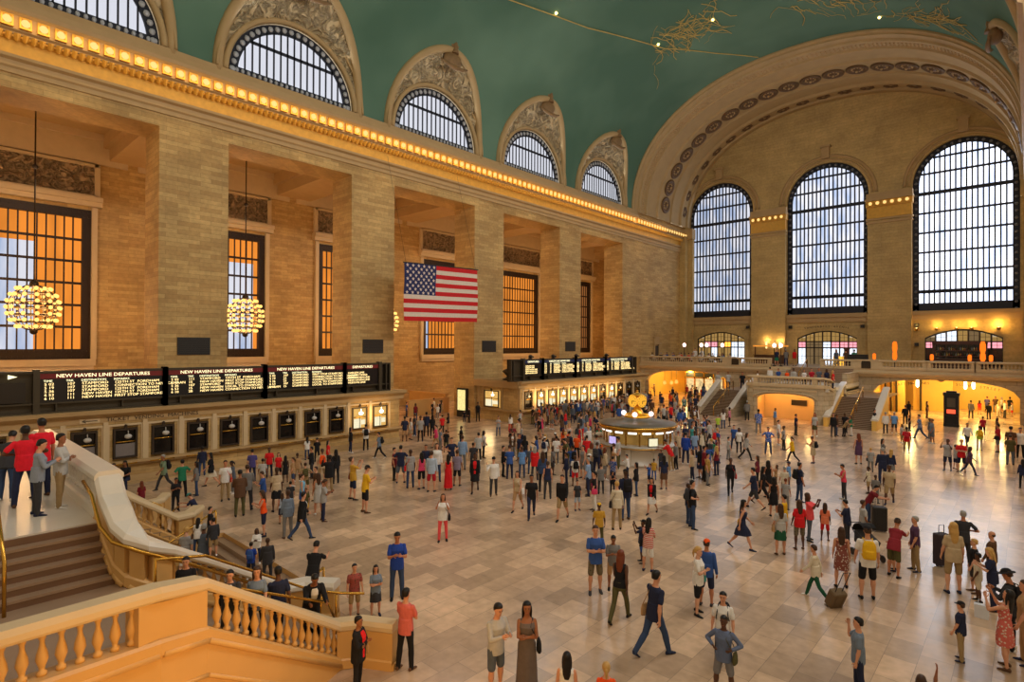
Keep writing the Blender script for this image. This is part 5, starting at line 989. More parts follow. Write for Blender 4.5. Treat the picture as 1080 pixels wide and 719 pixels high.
def far_crowd():
    """everyone past the three hundred largest figures, one object"""
    vs, fs, mi = [], [], []; mats = []; idx = {}
    import numpy as np
    V = []; Fv = []; Fc = []; MI = []; off = 0
    for i, (X, Y, Z, s, a, sex, pose, top, bot, hair, ex) in enumerate(FARCROWD):
        pose = 'st' if i % 3 else pose
        M_ = Matrix.Translation((X, Y, Z)) @ Matrix.Rotation(rad(a), 4, 'Z') @ Matrix.Scale(s, 4)
        A = np.array(M_)
        for k, m in [('body', skin_for(top, hair, i))]+outfit(sex, top, bot, hair, ''):
            me = _far(k, sex, pose)
            n = len(me.vertices); co = np.empty(n*3, 'f'); me.vertices.foreach_get('co', co); co = co.reshape(-1, 3) @ A[:3, :3].T+A[:3, 3]
            if m.name not in idx: idx[m.name] = len(mats); mats.append(m)
            lt = np.empty(len(me.polygons), 'i'); me.polygons.foreach_get('loop_total', lt)
            lv = np.empty(len(me.loops), 'i'); me.loops.foreach_get('vertex_index', lv)
            V.append(co); Fv.append(lv+off); Fc.append(lt); MI.append(np.full(len(lt), idx[m.name], 'i')); off += n
    V = np.concatenate(V); Fv = np.concatenate(Fv); Fc = np.concatenate(Fc); MI = np.concatenate(MI)
    me = bpy.data.meshes.new('distant_crowd'); me.vertices.add(len(V)); me.vertices.foreach_set('co', V.astype('f').ravel())
    me.loops.add(len(Fv)); me.loops.foreach_set('vertex_index', Fv.astype('i'))
    me.polygons.add(len(Fc)); st = np.concatenate([[0], np.cumsum(Fc)[:-1]]).astype('i')
    me.polygons.foreach_set('loop_start', st); me.polygons.foreach_set('material_index', MI)
    for m in mats: me.materials.append(m)
    me.update(calc_edges=True); me.polygons.foreach_set('use_smooth', [True]*len(Fc))
    o = bpy.data.objects.new('distant_crowd', me); C.objects.link(o)
    tag(o, 'the smallest people far off in the crowd, at the ticket windows and passages', 'crowd', None, 'stuff')
_fl = {}
def _far(k, sex, pose):
    key = (k, sex, pose)
    if key not in _fl:
        me = part_mesh(k, sex, pose, False)
        o = bpy.data.objects.new('tmp', me); C.objects.link(o); d = o.modifiers.new('d', 'DECIMATE'); d.ratio = .16
        dg = bpy.context.evaluated_depsgraph_get(); dg.update()
        _fl[key] = bpy.data.meshes.new_from_object(o.evaluated_get(dg)); bpy.data.objects.remove(o)
    return _fl[key]
far_crowd()
# ------------------------------------------------------------------ the place: main dimensions (metres)
XC = -19.5            # hall centre line
XP = -38.98           # face of the left piers
PT = -41.8            # rear face of the piers
XB = -52.6            # rear wall of the gallery behind the piers
XT = -33.29           # face of the ticket offices
YE = 81.2             # end wall
YR = 66.0             # rim of the end arch
YB = 68.0             # front of the far balcony
ZS, VA, VB, VN = 24.7, 19.5, 14.9, 2.2
PITCH, PN, PF = 13.197, 10.667, 14.68
SOF = 20.18

STONE = block_stone('stone_blocks', srgb(204, 170, 110), srgb(180, 144, 88), srgb(150, 118, 70), 1.3, .27, msize=.008, patch=.6)
STONE_D = block_stone('stone_blocks_end_wall', srgb(202, 172, 114), srgb(192, 162, 104), srgb(178, 148, 94), 1.7, .38, msize=.01, patch=.6)
TRIM = plain('carved_stone_trim', srgb(184, 152, 104), .6, var=.12, scale=1.3, bump=.15)
TRIMP = plain('pale_stone_trim', srgb(204, 180, 140), .55, var=.1, scale=2.)
VSTONE = plain('vault_rib_stone', srgb(178, 150, 104), .7, var=.14, scale=.9, bump=.2)
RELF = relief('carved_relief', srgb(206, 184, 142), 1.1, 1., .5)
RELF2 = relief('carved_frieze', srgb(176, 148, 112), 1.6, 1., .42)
GOLD = plain('gilded_plaster', srgb(214, 160, 62), .45, .3, var=.25, scale=3.)
BRONZE = plain('dark_bronze', srgb(62, 50, 38), .45, .4, var=.25, scale=3.)
BRONZE2 = plain('window_iron', srgb(40, 42, 52), .5, .4, var=.2, scale=2.)
IRON = plain('gallery_window_iron', srgb(52, 36, 22), .5, .4, var=.2, scale=2.)
BRASS = plain('polished_brass', srgb(196, 148, 60), .25, .9, var=.1, scale=6.)
FLOORM = block_stone('marble_floor', srgb(220, 187, 154), srgb(176, 150, 124), srgb(150, 132, 114), 1.05, .62, .2, True, .006, .6, .9)
MARBLE = plain('grey_white_marble', srgb(214, 206, 192), .3, var=.12, scale=1.5)
MARBLE2 = plain('warm_marble_wall', srgb(204, 160, 96), .4, var=.14, scale=1.1)
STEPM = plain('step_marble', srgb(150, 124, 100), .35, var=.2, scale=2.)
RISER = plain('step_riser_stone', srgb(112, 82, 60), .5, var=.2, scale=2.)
DARK = plain('dark_glass', srgb(22, 18, 16), .15, var=.3, scale=3.)
BLACKM = plain('black_metal', srgb(26, 25, 24), .45, var=.2, scale=4.)

def green_ceiling():
    m, nt, out = _new('painted_green_ceiling'); L = nt.links
    g = nd(nt, 'ShaderNodeNewGeometry')
    n = nd(nt, 'ShaderNodeTexNoise'); n.inputs['Scale'].default_value = .09; n.inputs['Detail'].default_value = 3
    L.new(g.outputs['Position'], n.inputs['Vector'])
    mx = nd(nt, 'ShaderNodeMix', data_type='RGBA'); mx.inputs['A'].default_value = srgb(80, 112, 94); mx.inputs['B'].default_value = srgb(104, 136, 116)
    r = nd(nt, 'ShaderNodeMapRange'); r.inputs['From Min'].default_value = .4; r.inputs['From Max'].default_value = .65
    L.new(n.outputs['Fac'], r.inputs['Value']); L.new(r.outputs[0], mx.inputs['Factor'])
    p = nd(nt, 'ShaderNodeBsdfPrincipled'); p.inputs['Roughness'].default_value = .8; p.inputs['Specular IOR Level'].default_value = .2
    L.new(mx.outputs['Result'], p.inputs['Base Color']); L.new(p.outputs[0], out.inputs[0])
    return m
GREEN = green_ceiling()
GOLDP = plain('faded_gold_paint', srgb(200, 172, 96), .6, .0, var=.3, scale=2.)

def daylight_pane(name, s, warm=None, limit=None, scale=.6):
    """translucent window glazing with the daylight (and, for the gallery, lamp light) behind it"""
    m, nt, out = _new(name); L = nt.links
    g = nd(nt, 'ShaderNodeNewGeometry')
    mp = nd(nt, 'ShaderNodeMapping'); mp.inputs['Scale'].default_value = (1.6, 1.6, .35); L.new(g.outputs['Position'], mp.inputs['Vector'])
    n = nd(nt, 'ShaderNodeTexNoise'); n.inputs['Scale'].default_value = scale; n.inputs['Detail'].default_value = 4
    L.new(mp.outputs[0], n.inputs['Vector'])
    r = nd(nt, 'ShaderNodeMapRange'); r.inputs['From Min'].default_value = .36; r.inputs['From Max'].default_value = .6
    L.new(n.outputs['Fac'], r.inputs['Value'])
    mx = nd(nt, 'ShaderNodeMix', data_type='RGBA'); mx.inputs['A'].default_value = srgb(176, 192, 224); mx.inputs['B'].default_value = srgb(232, 232, 242)
    L.new(r.outputs[0], mx.inputs['Factor']); col = mx.outputs['Result']
    if warm:
        sp = nd(nt, 'ShaderNodeSeparateXYZ'); L.new(g.outputs['Position'], sp.inputs[0])
        a = nd(nt, 'ShaderNodeMath', operation='LESS_THAN'); L.new(sp.outputs['Y'], a.inputs[0]); a.inputs[1].default_value = limit
        b = nd(nt, 'ShaderNodeMath', operation='LESS_THAN'); L.new(sp.outputs['Z'], b.inputs[0]); b.inputs[1].default_value = 14.3
        c = nd(nt, 'ShaderNodeMath', operation='MULTIPLY'); L.new(a.outputs[0], c.inputs[0]); L.new(b.outputs[0], c.inputs[1])
        wm = nd(nt, 'ShaderNodeMix', data_type='RGBA'); wm.inputs['A'].default_value = tuple(q*.75 for q in warm[:3])+(1,); wm.inputs['B'].default_value = warm
        L.new(r.outputs[0], wm.inputs['Factor'])
        m2 = nd(nt, 'ShaderNodeMix', data_type='RGBA'); L.new(c.outputs[0], m2.inputs['Factor'])
        L.new(wm.outputs['Result'], m2.inputs['A']); L.new(col, m2.inputs['B']); col = m2.outputs['Result']
    e = nd(nt, 'ShaderNodeEmission'); e.inputs['Strength'].default_value = s; L.new(col, e.inputs['Color'])
    L.new(e.outputs[0], out.inputs[0])
    return m

def vx(z, left=True, da=0., db=0.):
    """x of the vault surface at height z"""
    q = max(0., min(1., (z-ZS)/(VB-db)))
    w = (VA-da)*(1-q**VN)**(1/VN)
    return XC-w if left else XC+w
def vpt(t, y, da=0., db=0.):
    """t 0..pi across the vault from left to right"""
    c, s_ = cos(t), sin(t)
    return (XC-(VA-da)*math.copysign(abs(c)**(2/VN), c), y, ZS+(VB-db)*max(0, s_)**(2/VN))
def t_of_z(z): return math.asin(min(1, max(0, (z-ZS)/VB))**(VN/2))
LCY = [19.2+13.15*i for i in range(-2, 4)]     # lunette centres along the hall
LR, LOR, LOH = 4.58, 5.25, 7.6
def lun_z(y):
    for c in LCY:
        u = (y-c)/LOR
        if abs(u) < 1: return 24.75+LOH*sqrt(1-u*u)**.92
    return ZS

# ---------------- floor (with the stairwell to the lower level cut out)
WELL = (-22.0, -13.9, 1.5, 8.2)
f = MB()
xs = sorted([-60, WELL[0], WELL[1], 13]); ys = sorted([-8, WELL[2], WELL[3], 95])
for a, b in zip(xs[:-1], xs[1:]):
    for c, d in zip(ys[:-1], ys[1:]):
        if a == WELL[0] and c == WELL[2]: continue
        f.add([(a, c, 0), (b, c, 0), (b, d, 0), (a, d, 0)], [(0, 1, 2, 3)])
f.build('floor', FLOORM).__setitem__('kind', 'structure')
w = MB()
w.box(WELL[0]-.1, WELL[1]+.1, WELL[2], WELL[3], -4.2, -4.0)
for x in (WELL[0]-.15, WELL[1]): w.box(x, x+.15, WELL[2], WELL[3], -4, -.003)
w.box(WELL[0], WELL[1], WELL[3], WELL[3]+.15, -4, -.003)
w.build('wall_stairwell', MARBLE2).__setitem__('kind', 'structure')
st = MB()
for k in range(20):
    st.box(WELL[0], WELL[1], WELL[3]-.3*(k+1), WELL[3]-.3*k, -4, -.16*(k+1))
tag(st.build('lower_staircase', STEPM), 'broad stair flight going down below floor level between the balustrades', 'staircase')

# ---------------- ceiling vault
ys = [-6.]
for c in LCY:
    ys += [c+LOR*cos(pi*k/20) for k in range(21)]
ys = sorted(set(round(y, 4) for y in ys+[-6+4*k for k in range(19)]+[YR]) )
ys = [y for y in ys if -6 <= y <= YR]
NT = 44
rows = []
for y in ys:
    t0 = t_of_z(lun_z(y)); rows.append([vpt(t0+(pi-2*t0)*k/NT, y) for k in range(NT+1)])
v = MB(); v.loft(rows, 0, closed=False, cap=False); v.build('ceiling', GREEN)['kind'] = 'structure'
# penetrations: carved hoods over the lunette windows, on both sides
def hood(c, left=True):
    root = MB(); K = 32; J = 12; rings = []
    sx = 1 if left else -1; X0 = XP if left else 2*XC-XP
    for j in range(J+1):
        s_ = j/J; ring = []
        for k in range(K+1):
            a = pi*k/K
            zo = 24.75+LOH*sin(a)**.92; yo = c+LOR*cos(a); xo = vx(zo, left)
            zi = 25.0+LR*1.0*sin(a); yi = c+LR*cos(a)
            p = Vector((X0+(xo-X0)*s_, yi+(yo-yi)*s_, zi+(zo-zi)*s_))
            ed = min(1, min(k, K-k)/4)*min(1, j/2, (J-j)/2)
            p += Vector((sx, 0, -1)).normalized()*(noise.noise(p*1.5)*.34+noise.noise(p*3.3)*.16)*ed
            ring.append(p)
        rings.append(ring)
    root.loft(rings, 0, closed=False, cap=False)
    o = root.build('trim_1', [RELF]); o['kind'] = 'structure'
    e = MB()
    e.tube([(vx(24.75+LOH*sin(pi*k/40)**.92, left), c+LOR*cos(pi*k/40), 24.75+LOH*sin(pi*k/40)**.92) for k in range(41)], .34, 8)
    e.tube([(X0+sx*.12, c+(LR+.22)*cos(pi*k/40), 25+(LR+.22)*sin(pi*k/40)) for k in range(41)], .2, 8)
    e.tube([(X0+sx*.3, c+(LR+.8)*cos(pi*k/40), 25+(LR+1.0)*sin(pi*k/40)) for k in range(41)], .1, 6)
    e.build('moulding', [VSTONE], o)
    # crest at the point of the hood: scrolled shell with a small figure above
    k_ = MB(); zt = 24.75+LOH; xa = vx(zt, left)
    k_.sphere((xa+sx*-.1, c, zt-.75), (.5, .95, .62), 14, 8)
    k_.tube([(xa+sx*.15, c-1.5, zt-1.2), (xa+sx*.3, c-.8, zt-1.5), (xa+sx*.35, c, zt-1.6), (xa+sx*.3, c+.8, zt-1.5), (xa+sx*.15, c+1.5, zt-1.2)], [.08, .16, .2, .16, .08], 8)
    k_.lathe([(.34, 0), (.3, .25), (.18, .45), (.24, .7), (.2, .95), (.1, 1.1)], (xa+sx*.25, c, zt-.35), 10)
    for q in (-1, 1):
        k_.tube([(xa+sx*.2, c+q*.15, zt+.2), (xa+sx*.2, c+q*.42, zt+.5), (xa+sx*.2, c+q*.5, zt+.85)], [.14, .11, .03], 6)
    k_.build('crest', [plain('crest_brown_stone', srgb(134, 104, 66), .7, var=.3, scale=3.)] if 'crest_brown_stone' not in bpy.data.materials else [bpy.data.materials['crest_brown_stone']], o)
    return o
for c in LCY: hood(c)
for c in LCY[-3:]: hood(c, False)

# ---------------- left wall: piers, entablature
w = MB()
for i in range(-2, 5):
    a = PN+PITCH*i; b = PF+PITCH*i if i < 4 else YE+.5
    a = max(a, -6)
    if b > -6: w.box(PT, XP, a, b, 0, SOF)
w.box(PT, XP, -6, YE+.5, SOF, 24.9)
w.build('wall_left', STONE)['kind'] = 'structure'
# lunette wall zone behind the windows is open; wall strip between hoods is hidden by the vault
# horizontal mouldings of the entablature
def mould(prof, y0, y1, name, mat, X0=XP, sx=1, struct=True):
    m = MB()
    p = [(X0+sx*d, z) for d, z in prof]
    m.loft([[(x, y, z) for x, z in p] for y in (y0, y1)], 0, True, True, False)
    o = m.build(name, mat); o['kind'] = 'structure'
    return o
PROF_LOW = [(-.05, 20.95), (.12, 20.95), (.12, 21.2), (.22, 21.3), (.22, 21.42), (.1, 21.46), (.1, 21.62), (.3, 21.72), (.34, 21.86), (-.05, 21.86)]
PROF_FR = [(-.05, 21.87), (.1, 21.87), (.12, 22.65), (.3, 22.78), (.3, 22.9), (-.05, 22.9)]
PROF_TOP = [(-.05, 22.91), (.36, 22.91), (.4, 23.0), (.55, 23.08), (.6, 23.78), (.78, 23.9), (.84, 24.1), (.7, 24.16), (.62, 24.5), (.3, 24.6), (.25, 24.98), (-.05, 24.98)]
PROF_DEN = None
mould(PROF_LOW, -6, 81.2, 'trim_2', TRIM)
mould(PROF_FR, -6, 81.2, 'trim_3', GOLD)
mould(PROF_TOP, -6, 66.2, 'trim_4', TRIM)
mould([(-.05, 22.91), (.36, 22.91), (.4, 23.0), (.55, 23.08), (.6, 23.78), (.7, 23.9), (.4, 24.1), (-.05, 24.2)], 66.2, 81.2, 'trim_5', TRIM)
# leaf row under the lamps: small tongues
lf = MB()
y = -5.8
while y < 80.5:
    lf.add([(XP+.3, y-.13, 22.66), (XP+.42, y, 22.5), (XP+.3, y+.13, 22.66), (XP+.5, y-.13, 22.92), (XP+.56, y, 22.9), (XP+.5, y+.13, 22.92)],
           [(0, 1, 4, 3), (1, 2, 5, 4), (0, 2, 1), (0, 3, 5, 2)]); y += .34
lf.build('trim_6', GOLD)['kind'] = 'structure'
# cornice lamps
BULB = emit('lit_cornice_bulb', (1., .62, .2, 1), 1.05)
def corner_lamp():
    r = empty('cornice_lamp')
    g = MB(); g.box(-.02, .1, -.25, .25, -.3, .3); g.box(.1, .16, -.25, -.17, -.3, .3); g.box(.1, .16, .17, .25, -.3, .3); g.box(.1, .16, -.17, .17, .2, .3); g.box(.1, .16, -.17, .17, -.3, -.2)
    g.build('gilded_socket', GOLD, r)
    b = MB(); b.sphere((.17, 0, 0), (.14, .19, .2), 8, 6); b.build('bulb', BULB, r)
    return r
cl = corner_lamp(); n = 0
def put_lamp(loc, rz, label, group):
    global n
    o = cl if n == 0 else dup(cl)
    n += 1; o.location = loc; o.rotation_euler = (0, 0, rz)
    tag(o, label, 'lamp', group)
y = 3.63-.7225*9
while y < 65.6:
    put_lamp((XP+.58, y, 23.43), 0, 'glowing bulb in gilded socket along the long cornice of the left wall', 'cornice bulbs on the left wall'); y += .7225
y = 66.3
while y < 80.4:
    put_lamp((XP+.58, y, 23.43), 0, 'glowing bulb in gilded socket on the cornice under the end arch', 'cornice bulbs under the end arch'); y += .7225

# ---------------- gallery behind the piers
NW = 7
WY = [(1.994+PITCH*i, 9.874+PITCH*i) for i in range(-1, 6)]
WZ0, WZ1 = 5.75, 17.0
def iv(y):
    for a, b in WY:
        if a < y < b: return [(-1, WZ0), (WZ1, 24.9)]
    return [(-1, 24.9)]
m = MB(); strip_wall(m, sorted([-12, 84]+[q for p in WY for q in p]), iv, lambda y, d, z: (XB-d, y, z), .6)
m.build('wall_gallery', STONE)['kind'] = 'structure'
m = MB(); m.box(XB-.6, PT, -12, 84, 22.9, 23.3)
for i in range(-1, 6):
    a = PN+PITCH*i
    m.box(XB, PT, a+.3, a+3.6, 21.0, 22.9); m.box(XB, PT, a-.1, a+.3, 21.9, 22.9); m.box(XB, PT, a+3.6, a+4.0, 21.9, 22.9)
m.box(PT-1.1, PT, -12, 84, 21.3, 22.9); m.box(PT-1.5, PT-1.1, -12, 84, 22.1, 22.9)
m.build('ceiling_gallery', TRIM)['kind'] = 'structure'
m = MB(); m.box(XB-.6, PT, 83.5, 84, 0, 23); m.build('wall_gallery_end', STONE)['kind'] = 'structure'
m = MB(); m.box(XB-.6, PT, -12.4, -12, 0, 23); m.build('wall_gallery_near', STONE)['kind'] = 'structure'
ORANGE = (1., .31, .04, 1)
LIM = {-1: 2, 0: 6.6, 1: 22.2, 2: 0, 3: 42.8, 4: 0, 5: 0}
for i, (a, b) in enumerate(WY):
    ii = i-1
    fr = MB(); x = XB-.15
    fr.box(x-.15, x+.2, a, a+.55, WZ0, WZ1); fr.box(x-.15, x+.2, b-.55, b, WZ0, WZ1)
    fr.box(x-.15, x+.2, a+.55, b-.55, WZ0, WZ0+.75); fr.box(x-.15, x+.2, a+.55, b-.55, WZ1-.65, WZ1)
    root = fr.build('window_%d' % (i+1), IRON); root['kind'] = 'structure'
    g = MB(); W_ = b-a-1.1; nb = 13
    for k in range(1, nb): g.box(x-.06, x+.04, a+.55+W_*k/nb-.045, a+.55+W_*k/nb+.045, WZ0+.7, WZ1-.6)
    for k in range(1, 6):
        z = WZ0+.75+(WZ1-WZ0-1.4)*k/6; g.box(x-.04, x+.07, a+.5, b-.5, z-.09, z+.09)
    for q in range(26):   # pierced border studs
        yy = a+.15+(b-a-.3)*q/25
        for zz in (WZ0+.2, WZ0+.6, WZ1-.2, WZ1-.55): g.box(x+.2, x+.26, yy-.07, yy+.07, zz-.07, zz+.07)
    g.build('grille', IRON, root)
    p = MB(); p.box(x-.3, x-.25, a, b, WZ0, WZ1)
    wm = (.30, .11, .03, 1) if ii == 5 else ORANGE
    p.build('pane', daylight_pane('lit_gallery_pane_%d' % i, .75, wm, LIM[ii] if LIM[ii] else -99, .5), root)
    s = MB(); s.box(XB, XB+.35, a-.3, b+.3, WZ0-.5, WZ0); s.box(XB, XB+.22, a-.2, b+.2, WZ0-.8, WZ0-.5)
    s.box(XB, XB+.3, a-.35, a, WZ0, WZ1+.2); s.box(XB, XB+.3, b, b+.35, WZ0, WZ1+.2)
    s.box(XB, XB+.55, a-.6, b+.6, WZ1+.25, WZ1+.6); s.box(XB, XB+.75, a-.6, b+.6, WZ1+.6, WZ1+.95)
    s.box(XB, XB+.3, a-.4, b+.4, 18.0, 18.15); s.box(XB, XB+.3, a-.4, b+.4, 20.3, 20.5)
    s.box(XB, XB+.2, a-2.3, b+2.3, 20.6, 22.4); s.box(XB, XB+.35, a-2.3, b+2.3, 22.4, 22.9)
    s.box(XB, XB+.3, a-.5, a-.15, 18, 20.5); s.box(XB, XB+.3, b+.15, b+.5, 18, 20.5)
    s.build('surround', TRIMP, root)
    fz = MB(); NY, NZ = 56, 14; gr = []
    for r_ in range(NZ+1):
        gr.append([(XB+.12+.13*sin(.9*pi*r_/NZ)*abs(sin(4*pi*q/NY+2.2*sin(2*pi*r_/NZ)))+.12*noise.noise(Vector((q*.35, r_*.5, i))), a-.15+(b-a+.3)*q/NY, 18.15+2.15*r_/NZ) for q in range(NY+1)])
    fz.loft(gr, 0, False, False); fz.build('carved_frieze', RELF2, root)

# ---------------- end bay: rim, barrel, end wall
bar = MB(); NB = 60
def prof_ring(y, da, db, t0=0.): return [vpt(pi*k/NB, y, da, db) for k in range(NB+1)]
seq = [(YR-.35, -.1, -.1), (YR-.35, .12, .2), (YR, .25, .3), (YR, .3, .45), (YR+.8, .3, .5), (YR+.9, .5, .7), (YR+1.3, .5, .72), (YR+1.4, .36, .6), (YR+2.6, .36, .62),
       (YR+2.7, .55, .8), (YR+3.1, .55, .8), (YR+3.2, .4, .6), (YR+5.6, .4, .6), (YR+5.8, .6, .8), (YR+6.1, .6, .8), (YR+6.2, .45, .65), (YR+9.6, .45, .65), (YR+9.7, .65, .85), (YR+10.1, .65, .85), (YR+10.2, .5, .7), (YR+12.3, .5, .7), (YR+12.5, .8, 1.0), (YR+12.9, .8, 1.0),
       (YR+13.0, .65, .85), (YR+14.3, .65, .85), (YR+14.4, .9, 1.1), (YE+.3, .9, 1.1)]
bar.loft([prof_ring(*q) for q in seq], 0, False, False, False)
barrel = bar.build('ceiling_end_arch', VSTONE); barrel['kind'] = 'structure'
# egg and dart beads on the rim
bd = MB()
for k in range(150):
    t = pi*(k+.5)/150
    for yy, da, db in ((YR+1.75, .38, .62), (YR+2.25, .38, .62)):
        x, y_, z = vpt(t, yy, da, db); bd.sphere((x, y_, z), .12, 5, 4)
bd.build('bead_row', TRIM, barrel)
MEDB = plain('brown_bronze', srgb(104, 78, 50), .5, .2, var=.3, scale=3.)
_ts = [pi*k/600 for k in range(601)]; _pp = [vpt(t, 0, .45, .65) for t in _ts]; _al = [0.]
for a, b in zip(_pp[:-1], _pp[1:]): _al.append(_al[-1]+hypot(a[0]-b[0], a[2]-b[2]))
def t_arc(u):
    q = u*_al[-1]; return _ts[min(range(601), key=lambda i: abs(_al[i]-q))]
med = None
for k in range(21):
    t = t_arc((k+.9)/21.8)
    x, y_, z = vpt(t, YR+7.9, .45, .65); x2, _, z2 = vpt(t+.01, YR+7.9, .45, .65)
    dx, dz = x2-x, z2-z; l = hypot(dx, dz); nx, nz = dz/l, -dx/l
    ang = atan2(nx, nz)
    if med is None:
        mm = MB(); mm.lathe([(1.15, .02), (1.15, .16), (.9, .22), (.72, .05), (.42, .05), (.3, .22), (.1, .3)], (0, 0, 0), 20)
        med = mm.build('medallion', [MEDB], barrel)
        pm = MB()
        for q in range(10): pm.sphere((.52*cos(q*pi/5), .52*sin(q*pi/5), .1), (.13, .13, .07), 6, 4)
        pm.sphere((0, 0, .3), .16, 8, 6)
        pm.build('petals', [TRIM], med); o = med
    else:
        o = dup(med)
    o.location = (x, y_, z); o.rotation_euler = (0, math.atan2(nx, nz), 0)
    # leaf cluster of the inner band
    x, y_, z = vpt(t, YR+13.6, .65, .85)
    if k == 0:
        lm = MB()
        for q in range(7): lm.sphere((.0+.5*cos(q*.9), .42*sin(q*.9), .05), (.34, .2, .1), 6, 4)
        leafo = lm.build('leaf_boss', [MEDB], barrel); o = leafo
    else: o = dup(leafo)
    o.location = (x, y_, z); o.rotation_euler = (0, math.atan2(nx, nz), 0)

WW, WG = 9.483, 4.458
WC = [XC+(i-1)*(WW+WG)-.05 for i in range(3)]
WB, WTOP = 11.15, 30.7; SPR = WTOP-WW/2
DC, DW, DZ0, DZS, DZT = [-33.4, -19.5, -5.7], 6.9, 4.5, 8.0, 8.95
def dtop(x, c): 
    u = (x-c)/(DW/2); return DZS+(DZT-DZS)*(1-u*u)
def iv_end(x):
    top = ZS+VB*max(0, 1-min(1, abs(x-XC)/VA)**VN)**(1/VN)+.05
    cuts = []
    for c in DC:
        if abs(x-c) < DW/2: cuts.append((DZ0, dtop(x, c)))
    for c in WC:
        if abs(x-c) < WW/2: cuts.append((WB, SPR+sqrt((WW/2)**2-(x-c)**2)))
    z = 0; o = []
    for a, b in cuts: o.append((z, a)); z = b
    o.append((z, max(top, z+.01))); return o
xs = [XP-.4, XP+.01, -.02, .4]
for c in WC: xs += [c+WW/2*cos(pi*k/24) for k in range(25)]
for c in DC: xs += [c-DW/2+DW*k/10 for k in range(11)]
for k in range(60): xs.append(XC-VA+2*VA*(k+.5)/60)
xs = sorted(set(round(x, 4) for x in xs))
m = MB(); strip_wall(m, xs, iv_end, lambda x, d, z: (x, YE+d, z), 1.1)
# reveals
for c in WC:
    path = [(c-WW/2, WB)]+[(c-WW/2*cos(pi*k/24), SPR+WW/2*sin(pi*k/24)) for k in range(25)]+[(c+WW/2, WB), (c-WW/2, WB)]
    m.loft([[(x, YE+d, z) for x, z in path] for d in (0, 1.1)], 0, False, False, False)
m.build('wall_end', STONE_D)['kind'] = 'structure'
for i, c in enumerate(WC):
    fr = MB(); r1, r2 = WW/2, WW/2-.6; y0 = YE+.35
    op = [(c-r1, WB)]+[(c-r1*cos(pi*k/24), SPR+r1*sin(pi*k/24)) for k in range(25)]+[(c+r1, WB)]
    ip = [(c-r2, WB)]+[(c-r2*cos(pi*k/24), SPR+r2*sin(pi*k/24)) for k in range(25)]+[(c+r2, WB)]
    for (a, b), (a2, b2) in zip(zip(op, ip), zip(op[1:], ip[1:])):
        v = [(a[0], y0, a[1]), (b[0], y0, b[1]), (b2[0], y0, b2[1]), (a2[0], y0, a2[1])]
        fr.add(v+[(p[0], y0+.15, p[2]) for p in v], [(0, 1, 2, 3), (4, 7, 6, 5), (1, 5, 6, 2), (0, 3, 7, 4)])
    fr.box(c-r1, c+r1, y0, y0+.15, WB, WB+.9)
    root = fr.build('window_%d' % (8+i), BRONZE2); root['kind'] = 'structure'
    g = MB(); nb = 17
    for k in range(1, nb):
        x = c-r2+2*r2*k/nb; h = SPR+sqrt(max(0, r2*r2-(x-c)**2)); g.box(x-.075, x+.075, y0-.02, y0+.12, WB+.8, h+.2)
    for k, z in enumerate([13.4, 15.7, 18.0, 20.3, 22.6, 24.9, 27.2, 29.0]):
        hw = r2 if z < SPR else sqrt(max(0, r2*r2-(z-SPR)**2)); t_ = .2 if k == 0 or k == 5 else .11
        g.box(c-hw, c+hw, y0-.03, y0+.14, z-t_, z+t_)
        if k in (0,):
            for q in range(18): g.sphere((c-r2+2*r2*(q+.5)/18, y0-.05, z), .2, 6, 4)
    # pierced scroll studs on the border
    for k in range(60):
        u = k/59; L_ = (SPR-WB); tot = 2*L_+pi*r1; s_ = u*tot; rm = (r1+r2)/2
        if s_ < L_: p = (c-rm, WB+s_)
        elif s_ < L_+pi*r1: a = (s_-L_)/r1; p = (c-rm*cos(a), SPR+rm*sin(a))
        else: p = (c+rm, SPR-(s_-L_-pi*r1))
        g.sphere((p[0], y0-.02, p[1]), .17, 6, 4, 1)
    g.build('grille', [BRONZE2, plain('grey_iron_ornament_%d' % i, srgb(120, 122, 130), .5, .2)], root)
    p = MB(); pts = [(c-r1, WB)]+[(c-r1*cos(pi*k/24), SPR+r1*sin(pi*k/24)) for k in range(25)]+[(c+r1, WB)]
    p.add([(x, y0+.6, z) for x, z in pts], [tuple(range(len(pts)))]); p.add([(x, y0+.65, z) for x, z in pts], [tuple(range(len(pts)-1, -1, -1))])
    p.build('pane', daylight_pane('end_window_pane_%d' % i, [.8, 1.0, 2.1][i], scale=.8), root)
    t_ = MB()
    for rr, th in ((r1+.35, .12), (r1+.8, .2)):
        t_.tube([(c-rr*cos(pi*k/30), YE-.03, SPR+rr*sin(pi*k/30)) for k in range(31)], th, 6)
    t_.box(c-r1-.5, c+r1+.5, YE-.35, YE, WB-.5, WB-.05); t_.box(c-r1-.2, c+r1+.2, YE-.18, YE, WB-1.1, WB-.5)
    t_.box(c-.45, c+.45, YE-.5, YE, WTOP+.5, WTOP+1.9); t_.box(c-.6, c+.6, YE-.65, YE, WTOP+1.9, WTOP+2.15)
    t_.build('stone_surround', [TRIM], root)
    light('daylight_end_window', 'AREA', (c, YE-.2, 20.5), [160, 260, 650][i], (.86, .92, 1.), 9, (rad(90), 0, pi), 18)
